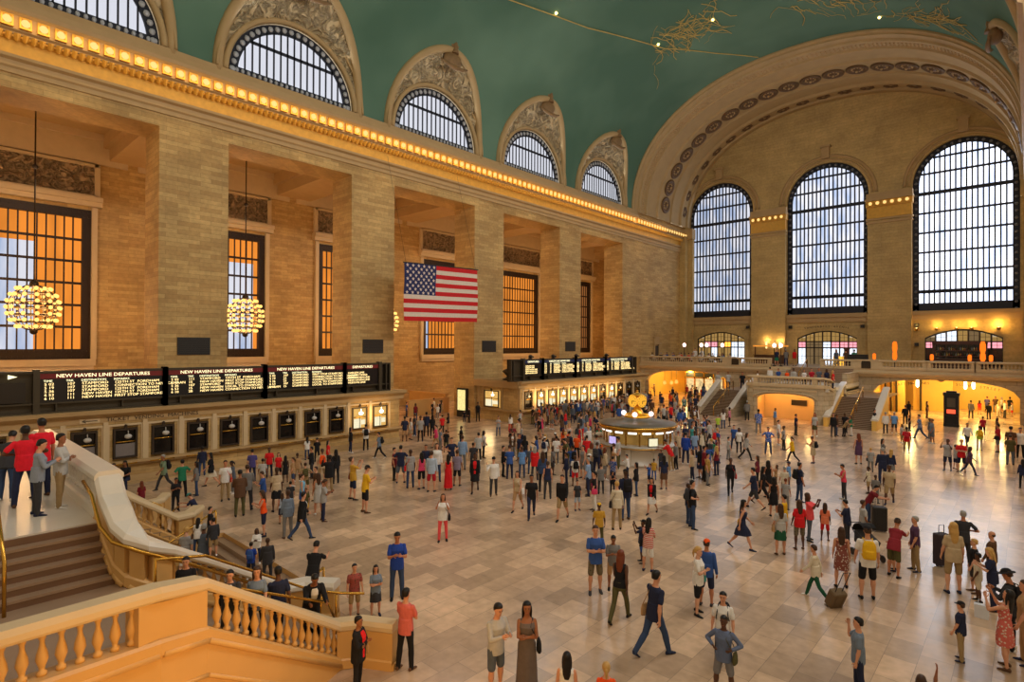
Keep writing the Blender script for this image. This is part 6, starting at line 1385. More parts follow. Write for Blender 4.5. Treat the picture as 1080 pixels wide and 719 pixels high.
# pilasters with gilded capitals
def pilaster(x0, x1, kk):
    m = MB(); m.box(x0, x1, YE-.7, YE, 4.5, 24.3)
    o = m.build('trim_%d' % (7+kk), STONE_D); o['kind'] = 'structure'
    c = MB(); c.box(x0-.1, x1+.1, YE-.85, YE, 21.9, 22.1); c.box(x0-.15, x1+.15, YE-.95, YE, 22.3, 22.5); c.box(x0-.12, x1+.12, YE-.85, YE, 24.9, 25.6)
    c.box(x0-.2, x1+.2, YE-1.2, YE, 24.65, 24.9)
    c.build('capital_moulding', TRIM, o)
    g = MB(); g.box(x0-.05, x1+.05, YE-.82, YE, 22.55, 24.0); g.box(x0-.15, x1+.15, YE-1.0, YE, 23.9, 24.65); g.build('gilded_capital', GOLD, o)
    nl = max(2, int(round((x1-x0)/.72)))
    if x1-x0 > 2:
        for q in range(nl):
            put_lamp((x0+(x1-x0)*(q+.5)/nl, YE-1.0, 24.3), -pi/2, 'glowing bulb in gilded socket on the capital of %s pilaster' % ('the left tall end wall' if x0 < XC else 'the right tall end wall'), 'capital bulbs on %s pilaster' % ('left' if x0 < XC else 'right'))
pilaster(WC[0]+WW/2, WC[1]-WW/2, 0); pilaster(WC[1]+WW/2, WC[2]-WW/2, 1)
m = MB(); m.box(XP, XP+.9, YE-1.6, YE, 4.5, 23.3); m.box(XP, XP+1.6, YE-.6, YE, 4.5, 23.3)
o = m.build('trim_10', STONE_D); o['kind'] = 'structure'
m = MB(); m.box(-.75, .2, YE-.7, YE, 4.5, 24.3); m.box(-.85, .2, YE-.9, YE, 23.0, 24.6); o = m.build('trim_11', [STONE_D]); o['kind'] = 'structure'
# corner return of the cornice
m = MB(); m.box(XP, XP+1.75, YE-1.1, YE, 22.9, 24.4); m.build('trim_12', TRIM)['kind'] = 'structure'
# right wall, only its far stretch can be seen
m = MB()
for i in range(2, 5):
    a = PN+PITCH*i; b = PF+PITCH*i if i < 4 else YE+.5; m.box(.3, 3.1, a, b, 0, SOF)
m.box(.3, 3.1, 37.06, YE+.5, SOF, 24.9); m.build('wall_right', STONE)['kind'] = 'structure'
m = MB(); m.box(12, 12.5, 37, YE+2, 0, 23); m.box(3.1, 12.5, YE+1.5, YE+2, 0, 23); m.build('wall_right_gallery', STONE)['kind'] = 'structure'
m = MB(); m.box(3.1, 12.5, 37, YE+2, 22.9, 23.3); m.build('ceiling_right_gallery', TRIM)['kind'] = 'structure'
mould(PROF_TOP, 37.06, 81.2, 'trim_13', TRIM, .3, -1); mould(PROF_FR, 37.06, 81.2, 'trim_14', GOLD, .3, -1); mould(PROF_LOW, 37.06, 81.2, 'trim_15', TRIM, .3, -1)

# lunette windows on both sides
LPANE = emit('lunette_daylight_pane', srgb(206, 208, 218), 1., .12, .2)
for i, (c, left) in enumerate([(c, True) for c in LCY]+[(c, False) for c in LCY[-3:]]):
    X0 = XP if left else 2*XC-XP; sx = 1 if left else -1
    fr = MB(); r1, r2 = LR, LR-.62; x = X0-sx*.1
    for k in range(30):
        a, b = pi*k/30, pi*(k+1)/30
        v = [(x, c-r*cos(t), 25+r*sin(t)) for r, t in ((r1, a), (r2, a), (r2, b), (r1, b))]
        fr.add(v+[(p[0]-sx*.12, p[1], p[2]) for p in v], [(0, 1, 2, 3), (4, 7, 6, 5), (1, 5, 6, 2), (0, 3, 7, 4)])
    fr.box(min(x, x-sx*.12), max(x, x-sx*.12), c-r1, c+r1, 25, 25.5)
    root = fr.build('window_%d' % (11+i), BRONZE2); root['kind'] = 'structure'
    g = MB()
    for k in range(1, 16):
        y = c-r2+2*r2*k/16; g.box(min(x, x-sx*.08), max(x, x-sx*.08), y-.05, y+.05, 25.4, 25+sqrt(max(0, r2*r2-(y-c)**2))+.1)
    hw = sqrt(r2*r2-2.5**2); g.box(min(x, x-sx*.1), max(x, x-sx*.1), c-hw, c+hw, 27.42, 27.62)
    for k in range(26):
        a = pi*(k+.5)/26; g.sphere((x+sx*.02, c-(r1+r2)/2*cos(a), 25+(r1+r2)/2*sin(a)), (.1, .2, .2), 6, 4, 1)
    for k in range(24): g.sphere((x+sx*.02, c-r1+2*r1*(k+.5)/24, 25.27), (.1, .13, .17), 6, 4, 1)
    g.build('grille', [BRONZE2, plain('pale_iron_scroll_%d' % i, srgb(176, 180, 186), .5, .1)], root)
    p = MB(); pts = [(c-r1*cos(pi*k/24), 25+r1*sin(pi*k/24)) for k in range(25)]
    p.add([(x-sx*.5, y, z) for y, z in pts], [tuple(range(25))]); p.add([(x-sx*.55, y, z) for y, z in pts], [tuple(range(24, -1, -1))])
    p.build('pane', LPANE, root)

# painted constellations: thin gilt lines on the vault with star lamps
def onv(t, y): return Vector(vpt(t, y, .06, .06))
def t_at(x): 
    u = max(-1, min(1, (XC-x)/VA)); return math.acos(math.copysign(abs(u)**(VN/2), u))
cst = MB()
def vline(pts, r=.05):
    p = []
    for (x0, y0), (x1, y1) in zip(pts[:-1], pts[1:]):
        for k in range(6): p.append(onv(t_at(x0+(x1-x0)*k/6), y0+(y1-y0)*k/6))
    p.append(onv(t_at(pts[-1][0]), pts[-1][1])); cst.tube(p, r, 4)
vline([(-33.5, 30), (-31.1, 44.3), (-28.5, 54.4), (-25.5, 60.5), (-22.6, 65.3)], .05)
rg = random.Random(3)
def swirl(cx, cy, lx, ly, n_, tilt):
    for _ in range(n_):
        a = rg.uniform(0, 2*pi); x = cx+rg.gauss(0, .33)*lx; y = cy+rg.gauss(0, .33)*ly; pts = [(x, y)]
        a = tilt+rg.gauss(0, .7)
        for k in range(rg.randint(3, 6)):
            a += rg.gauss(0, .5); x += cos(a)*.55; y += sin(a)*.75; pts.append((x, y))
        if all(-38 < q[0] < -1 and q[1] < 65 for q in pts): vline(pts, rg.choice([.015, .02, .035]))
swirl(-26.2, 53.2, 5.6, 4.2, 60, 1.0); swirl(-13.5, 58.0, 6.5, 3.0, 40, .3); swirl(-7.8, 62.5, 5.5, 3.0, 50, .7); swirl(-16, 40, 6, 6, 60, .5)
o = cst.build('ceiling_constellations', GOLDP); o['kind'] = 'structure'
STAR = emit('star_lamp_glow', (1., .72, .2, 1), 6.)
sm = MB(); sm.sphere((0, 0, 0), .13, 8, 6); star0 = None
for i, (x, y) in enumerate([(-28.54, 53.25), (-23.3, 54.6), (-10.6, 63.0), (-16.0, 50), (-31.59, 40)]):
    o = sm.build('star_lamp', STAR) if i == 0 else dup(star0, kids=False)
    if i == 0: star0 = o
    o.location = onv(t_at(x), y)
    tag(o, 'tiny golden star lamp set in the green painted ceiling', 'lamp', 'star lamps in the ceiling')
# ------------------------------------------------------------------ ticket offices
GLOBE = emit('lit_globe_lamp', (1., .86, .6, 1), 4.)
DIMG = plain('unlit_white_globe', srgb(196, 190, 180), .4)
WARMIN = emit('lit_ticket_interior', (1., .58, .16, 1), .9, .6, 2.)
PAPER = emit('lit_notice_sheet', (1., .9, .6, 1), .9, .3, 9.)
BLIND = plain('grey_blind', srgb(120, 112, 108), .7)
def ticket_window(lit, blind, parent, y, w=1.03, z0=1.25, z1=2.73, xf=0, rot=0):
    """frame with its pane, brass rail and globe lamp, front faces +x at the origin of its parent"""
    f = MB(); a, b = -w/2, w/2
    f.box(0, .1, a, a+.09, z0, z1); f.box(0, .1, b-.09, b, z0, z1); f.box(0, .1, a+.09, b-.09, z0, z0+.09); f.box(0, .1, a+.09, b-.09, z1-.09, z1)
    f.box(0, .12, -.06, .06, z1, z1+.12); f.sphere((.1, 0, z1+.14), .07, 6, 4)
    if lit: f.box(0, .05, -.015, .015, z0+.09, z0+.9)
    o = f.build('ticket_window', [BRONZE], parent); o.location = (xf, y, 0)
    p = MB(); p.box(-.1, -.06, a, b, z0, z1); p.build('lit_pane' if lit else 'pane', WARMIN if lit else DARK, o)
    r = MB(); r.tube([(.06, a+.09, z0+.82), (.06, b-.09, z0+.82)], .035, 6); r.build('brass_rail', BRASS, o)
    g = MB(); g.sphere((.02, .12, z1-.42), (.1, .17, .12), 10, 6); g.lathe([(.02, .1), (.02, .3)], (.02, .12, z1-.42), 6); g.build('lamp', GLOBE if lit else DIMG, o)
    if blind:
        s = MB(); s.box(.0, .03, a+.1, b-.1, z0+.1, z0+.72); s.build('blind', BLIND, o)
    if lit:
        s = MB(); s.box(.0, .02, a+.16, .1, z0+.1, z0+.7); s.box(0, .02, .14, b-.14, z0+.3, z0+.62); s.build('notice', PAPER, o)
    return o
def office(name, y0, y1, wins, x_back, label, endface=None):
    root = empty(name, (XT, 0, 0)); tag(root, label, 'ticket office')
    b = MB(); b.box(x_back-XT, -.12, y0+.01, y1-.01, 1.02, 3.1); b.box(x_back-XT, 0, y0, y1, 0, 1.02)
    es = []                                       # mullions between the windows
    prev = y0
    for c, w in wins:
        b.box(-.12, 0, prev, c-w/2-.02, 1.0, 3.1); prev = c+w/2+.02
        b.box(-.12, 0, c-w/2-.02, c+w/2+.02, 2.85, 3.1); 
    b.box(-.12, 0, prev, y1, 1.0, 3.1)
    b.build('stone_body', STONE, root)
    t = MB(); base = [(x_back-XT, 3.1), (.06, 3.1), (.08, 3.35), (.28, 3.45), (.42, 3.55), (.45, 3.72), (x_back-XT, 3.72)]
    t.loft([[(x, y, z) for x, z in base] for y in (y0-.35, y1+.35)], 0, True, True, False); t.build('cornice', TRIM, root)
    s = MB(); s.box(0, .34, y0, y1, 1.02, 1.14); s.box(0, .2, y0, y1, .9, 1.02); s.box(0, .1, y0-.02, y1+.02, 0, .35)
    s.box(0, .5, y0, y1, 0, .08); s.build('counter_shelf', TRIM, root)
    y = y0+.4; o = None
    while y < y1-1.2:
        if o is None: br = MB(); br.tube([(.42, 0, 1.02), (.42, 1.1, 1.02)], .035, 6); br.box(.3, .44, .5, .56, .98, 1.04); o = br.build('brass_bag_rail', BRASS, root); o.location = (0, y, 0)
        else: dup(o, (0, y, 0))
        y += 1.66
    pl = MB(); ed = [c for c, w in wins]
    for c, w in wins:
        for q in (-1, 1):
            yy = c+q*(w/2+.2); pl.box(0, .05, yy-.05, yy+.05, 1.14, 2.95); 
        pl.box(0, .06, c-w/2-.26, c+w/2+.26, 2.86, 2.96)
    for c0, c1 in zip(ed[:-1], ed[1:]):
        m = (c0+c1)/2
        if c1-c0 < 2.2: pl.box(0, .11, m-.1, m+.1, 1.14, 3.1)
    pl.build('pilasters', TRIMP, root)
    return root
W1 = [(6.06+1.66*k, 1.03) for k in range(-2, 9)]+[(21.06, 1.16), (22.68, 1.16)]
off1 = office('ticket_office', 0, 24.3, W1, XP+.6, 'long stone ticket office of mostly dark windows, under the near departure board')
for k, (c, w) in enumerate(W1): ticket_window(k >= 11, k in (2, 3), off1, c, w)
text('carved_lettering', 'TICKET  VENDING  MACHINES', .27, BRONZE, (.075, 6.9, 3.23), (rad(90), 0, rad(90)), off1, .012, sx=1.12)
ar = MB(); ar.box(.06, .09, 5.85, 6.65, 3.12, 3.34); ar.build('arrow_plate', TRIMP, off1)
ar = MB(); ar.tube([(.1, 5.95, 3.23), (.1, 6.55, 3.23)], .02, 4); ar.tube([(.1, 6.1, 3.3), (.1, 5.95, 3.23), (.1, 6.1, 3.16)], .02, 4); ar.build('arrow', BRONZE, off1)
W2 = [(38.38, 1.05), (40.1, 1.1), (41.8, 1.2), (43.5, 1.2), (45.2, 1.2), (46.9, 1.2), (48.6, 1.2), (50.3, 1.1), (52.0, 1.2), (53.7, 1.1), (55.6, 1.1), (57.4, 1.1)]
Y2 = 37.35
off2 = office('ticket_office', Y2, 59.2, W2, XP+.05, 'stone ticket office with a row of glowing windows under the far departure board')
for k, (c, w) in enumerate(W2): ticket_window(k in (1, 2, 3, 4, 5, 6, 8), False, off2, c, w)
# end face of the second office with a wide lit window
e = MB(); ex = XP+2.6-XT
o = ticket_window(True, False, off2, 0, 1.9, 1.2, 2.75); o.location = (-3.45, Y2-.12, 0); o.rotation_euler = (0, 0, -pi/2)
m = MB()
for a, b in ((-4.75, -4.6), (-2.3, -2.15), (-.3, 0), (-5.4, -5.2)): m.box(a, b, Y2-.06, Y2, 1.0, 3.05)
m.box(-5.6, .05, Y2-.2, Y2, .95, 1.08); m.box(-5.6, .08, Y2-.42, Y2, 3.45, 3.69); m.build('end_mouldings', TRIM, off2)
light('ticket_window_lamp', 'AREA', (XT+.5, 21.9, 2.2), 30, (1, .62, .25), 1.2, (0, rad(90), 0), 2.8)
light('ticket_window_lamps_far', 'AREA', (XT+.5, 46, 2.2), 220, (1, .62, .25), 1.2, (0, rad(90), 0), 16)
light('ticket_end_lamp', 'AREA', (XT-3.45, Y2-.6, 2.1), 26, (1, .62, .25), 1.4, (rad(-90), 0, 0), 1.)

# ------------------------------------------------------------------ departure boards
BFRAME = plain('board_dark_steel', srgb(74, 66, 52), .45, .5)
BPAN = plain('board_black_panel', srgb(18, 17, 22), .3)
LET = emit('lit_board_letters', (1., .72, .3, 1), 1.7)
LETH = emit('lit_board_heading', (1., .9, .5, 1), 1.5)
REDP = plain('dark_red_band', srgb(120, 24, 24), .5)
BLUEP = plain('dark_blue_band', srgb(34, 50, 96), .5)
def board(y0, y1, panels, label, band, rg, small=False):
    root = empty('departure_board', (XT, 0, 3.72)); tag(root, label, 'departure board', 'departure boards over the ticket offices')
    f = MB(); z1 = 1.95
    f.box(-.5, -.02, y0, y1, 0, .08); f.box(-.5, -.02, y0, y1, z1-.1, z1); f.box(-.5, -.04, y0, y1, .42, .5); f.box(-.5, -.3, y0, y1, .08, z1-.1)
    for p0, p1, *_ in panels:
        for y in (p0, p1): f.box(-.35, .04, y-.12, y+.12, 0, z1+.08)
    y = y0
    while y < y1: f.box(-.3, -.01, y-.03, y+.03, .0, .45); y += 2.6
    for y in (y0+.05, y0+.35, y1-.35, y1-.05): f.box(-.4, .02, y-.05, y+.05, 0, z1)
    f.build('steel_frame', BFRAME, root)
    for p0, p1, head, rows, cols in panels:
        pn = MB(); pn.box(-.2, -.08, p0+.12, p1-.12, .5, z1-.1); po = pn.build('panel', BPAN, root)
        hb = MB(); hb.box(-.08, -.06, p0+.12, p1-.12, z1-.36, z1-.12); hb.build('heading_band', band, po)
        text('heading', head, .23 if not small else .2, LETH, (-.05, (p0+p1)/2, z1-.24), (rad(90), 0, rad(90)), po, .004, 'CENTER', 1.15)
        L_ = p1-p0
        if len(cols) == 4:
            for c_, t_ in zip(cols, ('TIME', 'TRK', 'DESTINATION', 'REMARKS')):
                text('column_title', t_, .14, LETH, (-.07, p0+.25+c_*L_, z1-.47), (rad(90), 0, rad(90)), po, .003, 'LEFT', 1.1)
        rws = []
        for r in range(rows):
            z = z1-.62-r*(.82/rows)
            for ci, c_ in enumerate(cols):
                s_ = ''
                if len(cols) == 4:
                    s_ = [('%d %02d' % (5+r//3, (2+17*r) % 60)), str(rg.choice([15, 23, 28, 111, 107])), rg.choice(['NEW HAVEN', 'STAMFORD', 'NEW HAVEN', 'STAMFORD']), rg.choice(['CONNECTION TO NEW CANAAN', 'FIRST STOP STAMFORD', '125TH ST  FORDHAM', 'LOCAL TO STAMFORD'])][ci]
                else: s_ = rg.choice(['NEW HAVEN LINE', 'CONNECTIONS', 'HARLEM LINE', 'HUDSON LINE'])
                rws.append((s_, p0+.28+c_*L_, z))
        for s_, y, z in rws:
            text('letter_row', s_, .17 if rows < 6 else .15, LET, (-.07, y, z), (rad(90), 0, rad(90)), po, .006, 'LEFT', 1.2)
    return root
rg = random.Random(11)
b1 = board(2.4, 23.55, [(4.28, 9.48, 'NEW HAVEN LINE DEPARTURES', 5, (0, .16, .27, .52)), (9.48, 14.7, 'NEW HAVEN LINE DEPARTURES', 5, (0, .16, .27, .52)), (14.7, 19.95, 'NEW HAVEN LINE DEPARTURES', 5, (0, .16, .27, .52)), (19.95, 22.7, 'DEPARTURES', 5, (0,))],
      'near departure board reading NEW HAVEN LINE DEPARTURES with red heading bands', REDP, rg)
b2 = board(36.1, 57.3, [(37.8, 40.5, 'DEPARTURES', 5, (0,)), (40.5, 45.6, 'HARLEM LINE DEPARTURES', 6, (0, .16, .27, .52)), (45.6, 51, 'HARLEM LINE DEPARTURES', 6, (0, .16, .27, .52)), (51, 56.4, 'HUDSON LINE DEPARTURES', 6, (0, .16, .27, .52))],
      'far departure board with blue heading bands over the glowing ticket windows', BLUEP, rg)
s = MB(); s.box(-.06, -.03, 2.95, 3.9, .55, 1.45); s.build('dark_side_panel', BPAN, b1)
s = MB(); s.add([(-.02, 3.3, 1.62), (-.02, 3.62, 1.72), (-.02, 3.3, 1.82)], [(0, 1, 2)]); s.add([(-.03, 3.3, 1.62), (-.03, 3.62, 1.72), (-.03, 3.3, 1.82)], [(2, 1, 0)]); s.build('lit_arrow', LETH, b1)
# small camera housings on top of the second board
for i, y in enumerate((38.9, 42.2, 45.9, 51.3)):
    s = MB(); s.box(-.15, .15, -.1, .1, 0, .12); s.sphere((0, 0, .25), (.22, .16, .16), 8, 6); s.tube([(0, 0, .25), (.3, .1, .2)], .07, 6)
    o = s.build('security_camera', BLACKM); o.location = (XT-.2, y, 5.67)
    tag(o, 'small dark camera on top of the far departure board, %s' % ['above its first panel', 'above its second panel', 'above its third panel', 'above its last panel'][i], 'camera', 'cameras on the far board')
# bronze urn beside the second board
s = MB(); s.lathe([(.7, 0), (.75, .1), (.5, .2), (.3, .35), (.55, .6), (.75, .8), (.6, .95), (.2, 1.1), (.1, 1.2)], (0, 0, 0), 14)
o = s.build('bronze_ornament', BRONZE); o.location = (XT-1.9, Y2+.7, 3.72); tag(o, 'dark bronze ornament on the roof corner of the far ticket office', 'ornament')

# ------------------------------------------------------------------ plaques on the piers, sign
for i in range(5):
    y = PN+PITCH*(i-0)+2.0 if i < 4 else None
    if y is None: continue
    s = MB(); s.box(0, .06, -.95, .95, -.55, .55)
    o = s.build('wall_grille', plain('dark_grille_frame_%d' % i, srgb(46, 40, 34), .5)); o.location = (XP, y, 6.8)
    k_ = MB()
    for q in range(9): k_.box(.06, .09, -.88, .88, -.48+q*.115, -.43+q*.115)
    k_.build('slats', BLACKM, o)
    tag(o, 'dark rectangular grille on %s stone pier, above the departure boards' % ['the widest nearest', 'the second', 'the third, just beside the flag', 'the narrow fourth'][i], 'grille', 'grilles on the piers')
s = MB(); s.box(-1.9, -.55, -.25, 0, 0, 2.75); r_ = s.build('advertising_sign', BLACKM); r_.location = (XP-.2, PN+2*PITCH-.02, 0)
tag(r_, 'tall narrow lit yellow panel in a black case at the foot of the third pier', 'sign')
s = MB(); s.box(-1.75, -.7, -.29, -.25, .65, 2.6); s.build('lit_panel', emit('lit_sign_panel', (1., .8, .3, 1), 1.1, .5, 6.), r_)

# ------------------------------------------------------------------ flag
def flag():
    root = empty('flag', (-36, 26.7, 13.35)); tag(root, 'large hanging American flag of stars and stripes in front of the piers', 'flag')
    RED = plain('flag_red', srgb(200, 20, 24), .8); WHI = plain('flag_white', srgb(222, 206, 190), .8); BLU = plain('flag_blue', srgb(28, 38, 92), .8)
    Wd, H_ = 7.9, 4.55
    def p(u, w, d=0.): return (.12*sin(u*9)*.4+.05*sin(w*7+u*4)-d, u*Wd, -w*H_+.15*u)
    nx = 32
    for k in range(13):
        m = MB(); a = 13/32. if k < 7 else 0.
        for d in (0, .03): m.loft([[p(a+(1-a)*q/nx, (k+s_/2)/13, d) for q in range(nx+1)] for s_ in range(3)], 0, False, False)
        m.build('stripe', RED if k % 2 == 0 else WHI, root)
    m = MB()
    for d in (-.004, .034): m.loft([[p(13/32*q/12, 7/13*s_/6, d) for q in range(13)] for s_ in range(7)], 0, False, False)
    canton = m.build('canton', BLU, root)
    m = MB()
    for r in range(9):
        for c in range(6 if r % 2 == 0 else 5):
            u = 13/32*((c+.5)/6+(0 if r % 2 == 0 else 1/12)); w_ = 7/13*(r+.6)/9.2
            b = Vector(p(u, w_, -.02)); vs = [b]
            for q in range(10):
                rr = .16 if q % 2 == 0 else .07; an = pi/2+q*pi/5; vs.append(b+Vector((0, cos(an)*rr, sin(an)*rr)))
            m.add(vs, [(0, i+1, (i+1) % 10+1) for i in range(10)])
    m.build('stars', WHI, canton)
    m = MB(); m.tube([(-.02, -.1, .03), (-.02, Wd+.1, .22)], .05, 6); m.build('rod', BLACKM, root)
    m = MB()
    for u in (.02, .98): m.tube([(-.02, Wd*u, .05), (-2.55, Wd*u, 8.9)], .012, 4)
    m.build('hanging_wire', BLACKM, root)
flag()

# ------------------------------------------------------------------ chandeliers in the gallery
CBULB = emit('lit_chandelier_bulb', (1., .5, .12, 1), 1.8)
def chandelier(y):
    root = empty('chandelier', (-46.8, y, 9.2))
    f = MB(); RX = 1.25
    for k in range(12):
        a = 2*pi*k/12; f.tube([(RX*1.0*sin(pi*j/10)*cos(a), RX*sin(pi*j/10)*sin(a), 1.45*cos(pi*j/10)) for j in range(11)], .035, 5)
    for z in (-.9, -.45, 0, .45, .9): 
        r = RX*sqrt(1-(z/1.45)**2); f.tube([(r*cos(2*pi*k/24), r*sin(2*pi*k/24), z) for k in range(25)], .045, 5)
    f.sphere((0, 0, 1.5), .25, 10, 6); f.sphere((0, 0, -1.5), .22, 10, 6)
    f.build('globe_frame', BRONZE, root)
    c = MB(); c.tube([(0, 0, 1.5), (0, 0, 13.2)], .045, 6); c.sphere((0, 0, 9.), .16, 8, 6); c.sphere((0, 0, 12.8), .14, 8, 6); c.build('hanging_rod', IRON, root)
    o = None
    for z in (-1.2, -.8, -.4, 0, .4, .8, 1.2):
        r = 1.32*sqrt(1-(z/1.55)**2)+.02; nb = 12
        for k in range(nb):
            if o is None: b = MB(); b.sphere((0, 0, 0), .13, 6, 4); o = q_ = b.build('bulb', CBULB, root)
            else: q_ = dup(o)
            q_.location = (r*cos(2*pi*k/nb), r*sin(2*pi*k/nb), z)
    return root
for i, y in enumerate((5.85, 19.0, 32.3)):
    o = chandelier(y)
    tag(o, ['globe chandelier of glowing bulbs hanging in the nearest bay', 'globe chandelier of glowing bulbs in the second bay, beside the first full pier', 'globe chandelier of bulbs in the third bay behind the flag'][i], 'chandelier', 'globe chandeliers in the gallery')
for i in range(-1, 6):
    y = 5.93+13.2*i
    light('chandelier_glow', 'POINT', (-46.8, y, 9.2), 900 if i < 3 else 650, (1, .56, .22), 1.0)
    light('gallery_ceiling_glow', 'POINT', (-47, y, 17.), 120, (1, .72, .42), 1.0)
# ramp parapet in the passage between the offices
s = MB(); s.box(-50.5, -44.5, 38.2, 38.5, 0, 1.7); s.box(-50.6, -44.4, 38.1, 38.6, 1.7, 1.9); s.box(-44.8, -44.3, 33.5, 38.6, 0, 1.5)
s.build('wall_ramp_parapet', MARBLE2)['kind'] = 'structure'

# ------------------------------------------------------------------ information booth with the clock
def booth():
    cx, cy = -17.6, 30.4
    root = empty('information_booth', (cx, cy, 0)); tag(root, 'round marble and brass information booth with lit windows in the middle of the crowd', 'booth')
    m = MB(); m.lathe([(2.0, 0), (2.0, .12), (1.9, .16), (1.9, .98), (2.02, 1.02), (2.05, 1.06)], n=32); m.build('marble_base', MARBLE, root)
    m = MB(); m.box(1.88, 2.12, -.16, .16, 0, 1.02); o = m.build('marble_pier', MARBLE, root)
    for k in range(8): (o if k == 0 else dup(o)).rotation_euler = (0, 0, 2*pi*(k+.35)/8)
    m = MB(); m.lathe([(2.0, 1.04), (2.34, 1.08), (2.34, 1.16), (1.9, 1.2), (0, 1.2)], n=40); m.build('counter', plain('counter_stone', srgb(176, 170, 160), .2), root)
    m = MB(); m.lathe([(2.3, 1.03), (2.37, 1.05), (2.37, 1.09), (2.3, 1.1)], n=40); m.lathe([(2.18, 2.0), (2.3, 2.02), (2.34, 2.2), (2.26, 2.3), (2.2, 2.3)], n=40)
    for k in range(16):
        a = 2*pi*(k+.5)/16; m.box(1.98*cos(a)-.035, 1.98*cos(a)+.035, 1.98*sin(a)-.035, 1.98*sin(a)+.035, 1.2, 2.02)
    m.build('brass_framework', BRASS, root)
    m = MB(); m.lathe([(1.6, 1.2), (1.6, 2.0)], n=24, cap=False); m.build('lit_interior', emit('booth_inside_light', (1., .52, .12, 1), .28, .8, 2.2), root)
    lg = MB(); lg.box(2.03, 2.09, -.24, .24, 1.88, 2.01); o = lg.build('lamp_strip', emit('booth_lamp_strip', (1., .93, .8, 1), 1.8), root)
    for k in range(16): (o if k == 0 else dup(o)).rotation_euler = (0, 0, 2*pi*k/16)
    m = MB(); m.lathe([(2.3, 2.28), (2.25, 2.34), (1.7, 2.44), (1.0, 2.5), (.95, 2.62), (.9, 2.64), (0, 2.66)], n=40); m.build('roof', plain('booth_roof_metal', srgb(120, 112, 100), .4, .4), root)
    m = MB(); m.lathe([(.8, 2.62), (.82, 2.72), (.55, 2.78), (.35, 2.9), (.3, 3.05), (.2, 3.15), (.26, 3.25), (.4, 3.32)], n=20)
    for k in range(4):
        a = 2*pi*k/4+.35; m.tube([(0, 0, 2.75), (.45*cos(a), .45*sin(a), 2.8), (.75*cos(a), .75*sin(a), 2.74)], [.12, .1, .08], 8)
    m.build('brass_pedestal', plain('bright_gold', srgb(240, 176, 40), .3, .6), root)
    g = MB(); g.sphere((0, 0, 0), .15, 10, 8); o = g.build('globe_lamp', emit('booth_globe_glow', (1., .82, .84, 1), 1.8), root)
    for k in range(4):
        a = 2*pi*k/4+.35; (o if k == 0 else dup(o)).location = (.82*cos(a), .82*sin(a), 2.86)
    ck = empty('clock', (cx, cy, 3.32)); tag(ck, 'four-faced golden clock standing on top of the round information booth', 'clock')
    m = MB(); m.sphere((0, 0, .32), (.42, .42, .42), 16, 10); m.lathe([(.2, -.02), (.28, .05)], n=12); m.lathe([(.42, .6), (.3, .72), (.12, .78), (.05, .86), (.08, .9), (.03, .96)], n=14); m.build('clock_body', plain('clock_brass', srgb(214, 160, 60), .3, .7), ck)
    for k in range(4):
        a = -1.05+.78+k*pi/2
        fo = MB(); fo.lathe([(.36, 0), (.37, .05), (.34, .07)], n=20); fo.box(0, 0, 0, 0, 0, 0)
        d = fo.build('clock_face', emit('clock_dial_glow_%d' % k, (1., .46, .04, 1), .8), ck)
        d.location = (.36*cos(a), .36*sin(a), .3); d.rotation_euler = (0, rad(90), a)
        h = MB(); h.box(-.02, .02, -.01, .22, .07, .09); h.box(-.01, .16, -.015, .015, .07, .09)
        for q in range(12): h.box(.3*cos(q*pi/6)-.015, .3*cos(q*pi/6)+.015, .3*sin(q*pi/6)-.015, .3*sin(q*pi/6)+.015, .07, .085)
        h.build('hands', BLACKM, d)
    sc = MB(); sc.box(-.04, 0, -.35, .35, 0, .42); sc.box(-.06, .02, -.4, .4, -.04, 0)
    for i, (a, nm, mt, lb) in enumerate([(-1.75, 'ticket_screen', emit('screen_pink_blue', (.62, .5, .9, 1), 1.1, .6, 8.), 'small lit pink and blue screen in the left window of the round booth'),
                                 (-.62, 'paper_notice', PAPER, 'white notice board standing in the right window of the round booth')]):
        s_ = MB(); s_.box(0, .05, -.3, .3, 0, .5); o = s_.build(nm, [BLACKM]); o.location = (cx+2.12*cos(a), cy+2.12*sin(a), 1.2); o.rotation_euler = (0, 0, a)
        p_ = MB(); p_.box(.05, .06, -.26, .26, .04, .46); p_.build('face', mt, o); tag(o, lb, 'screen' if i == 0 else 'notice')
booth()

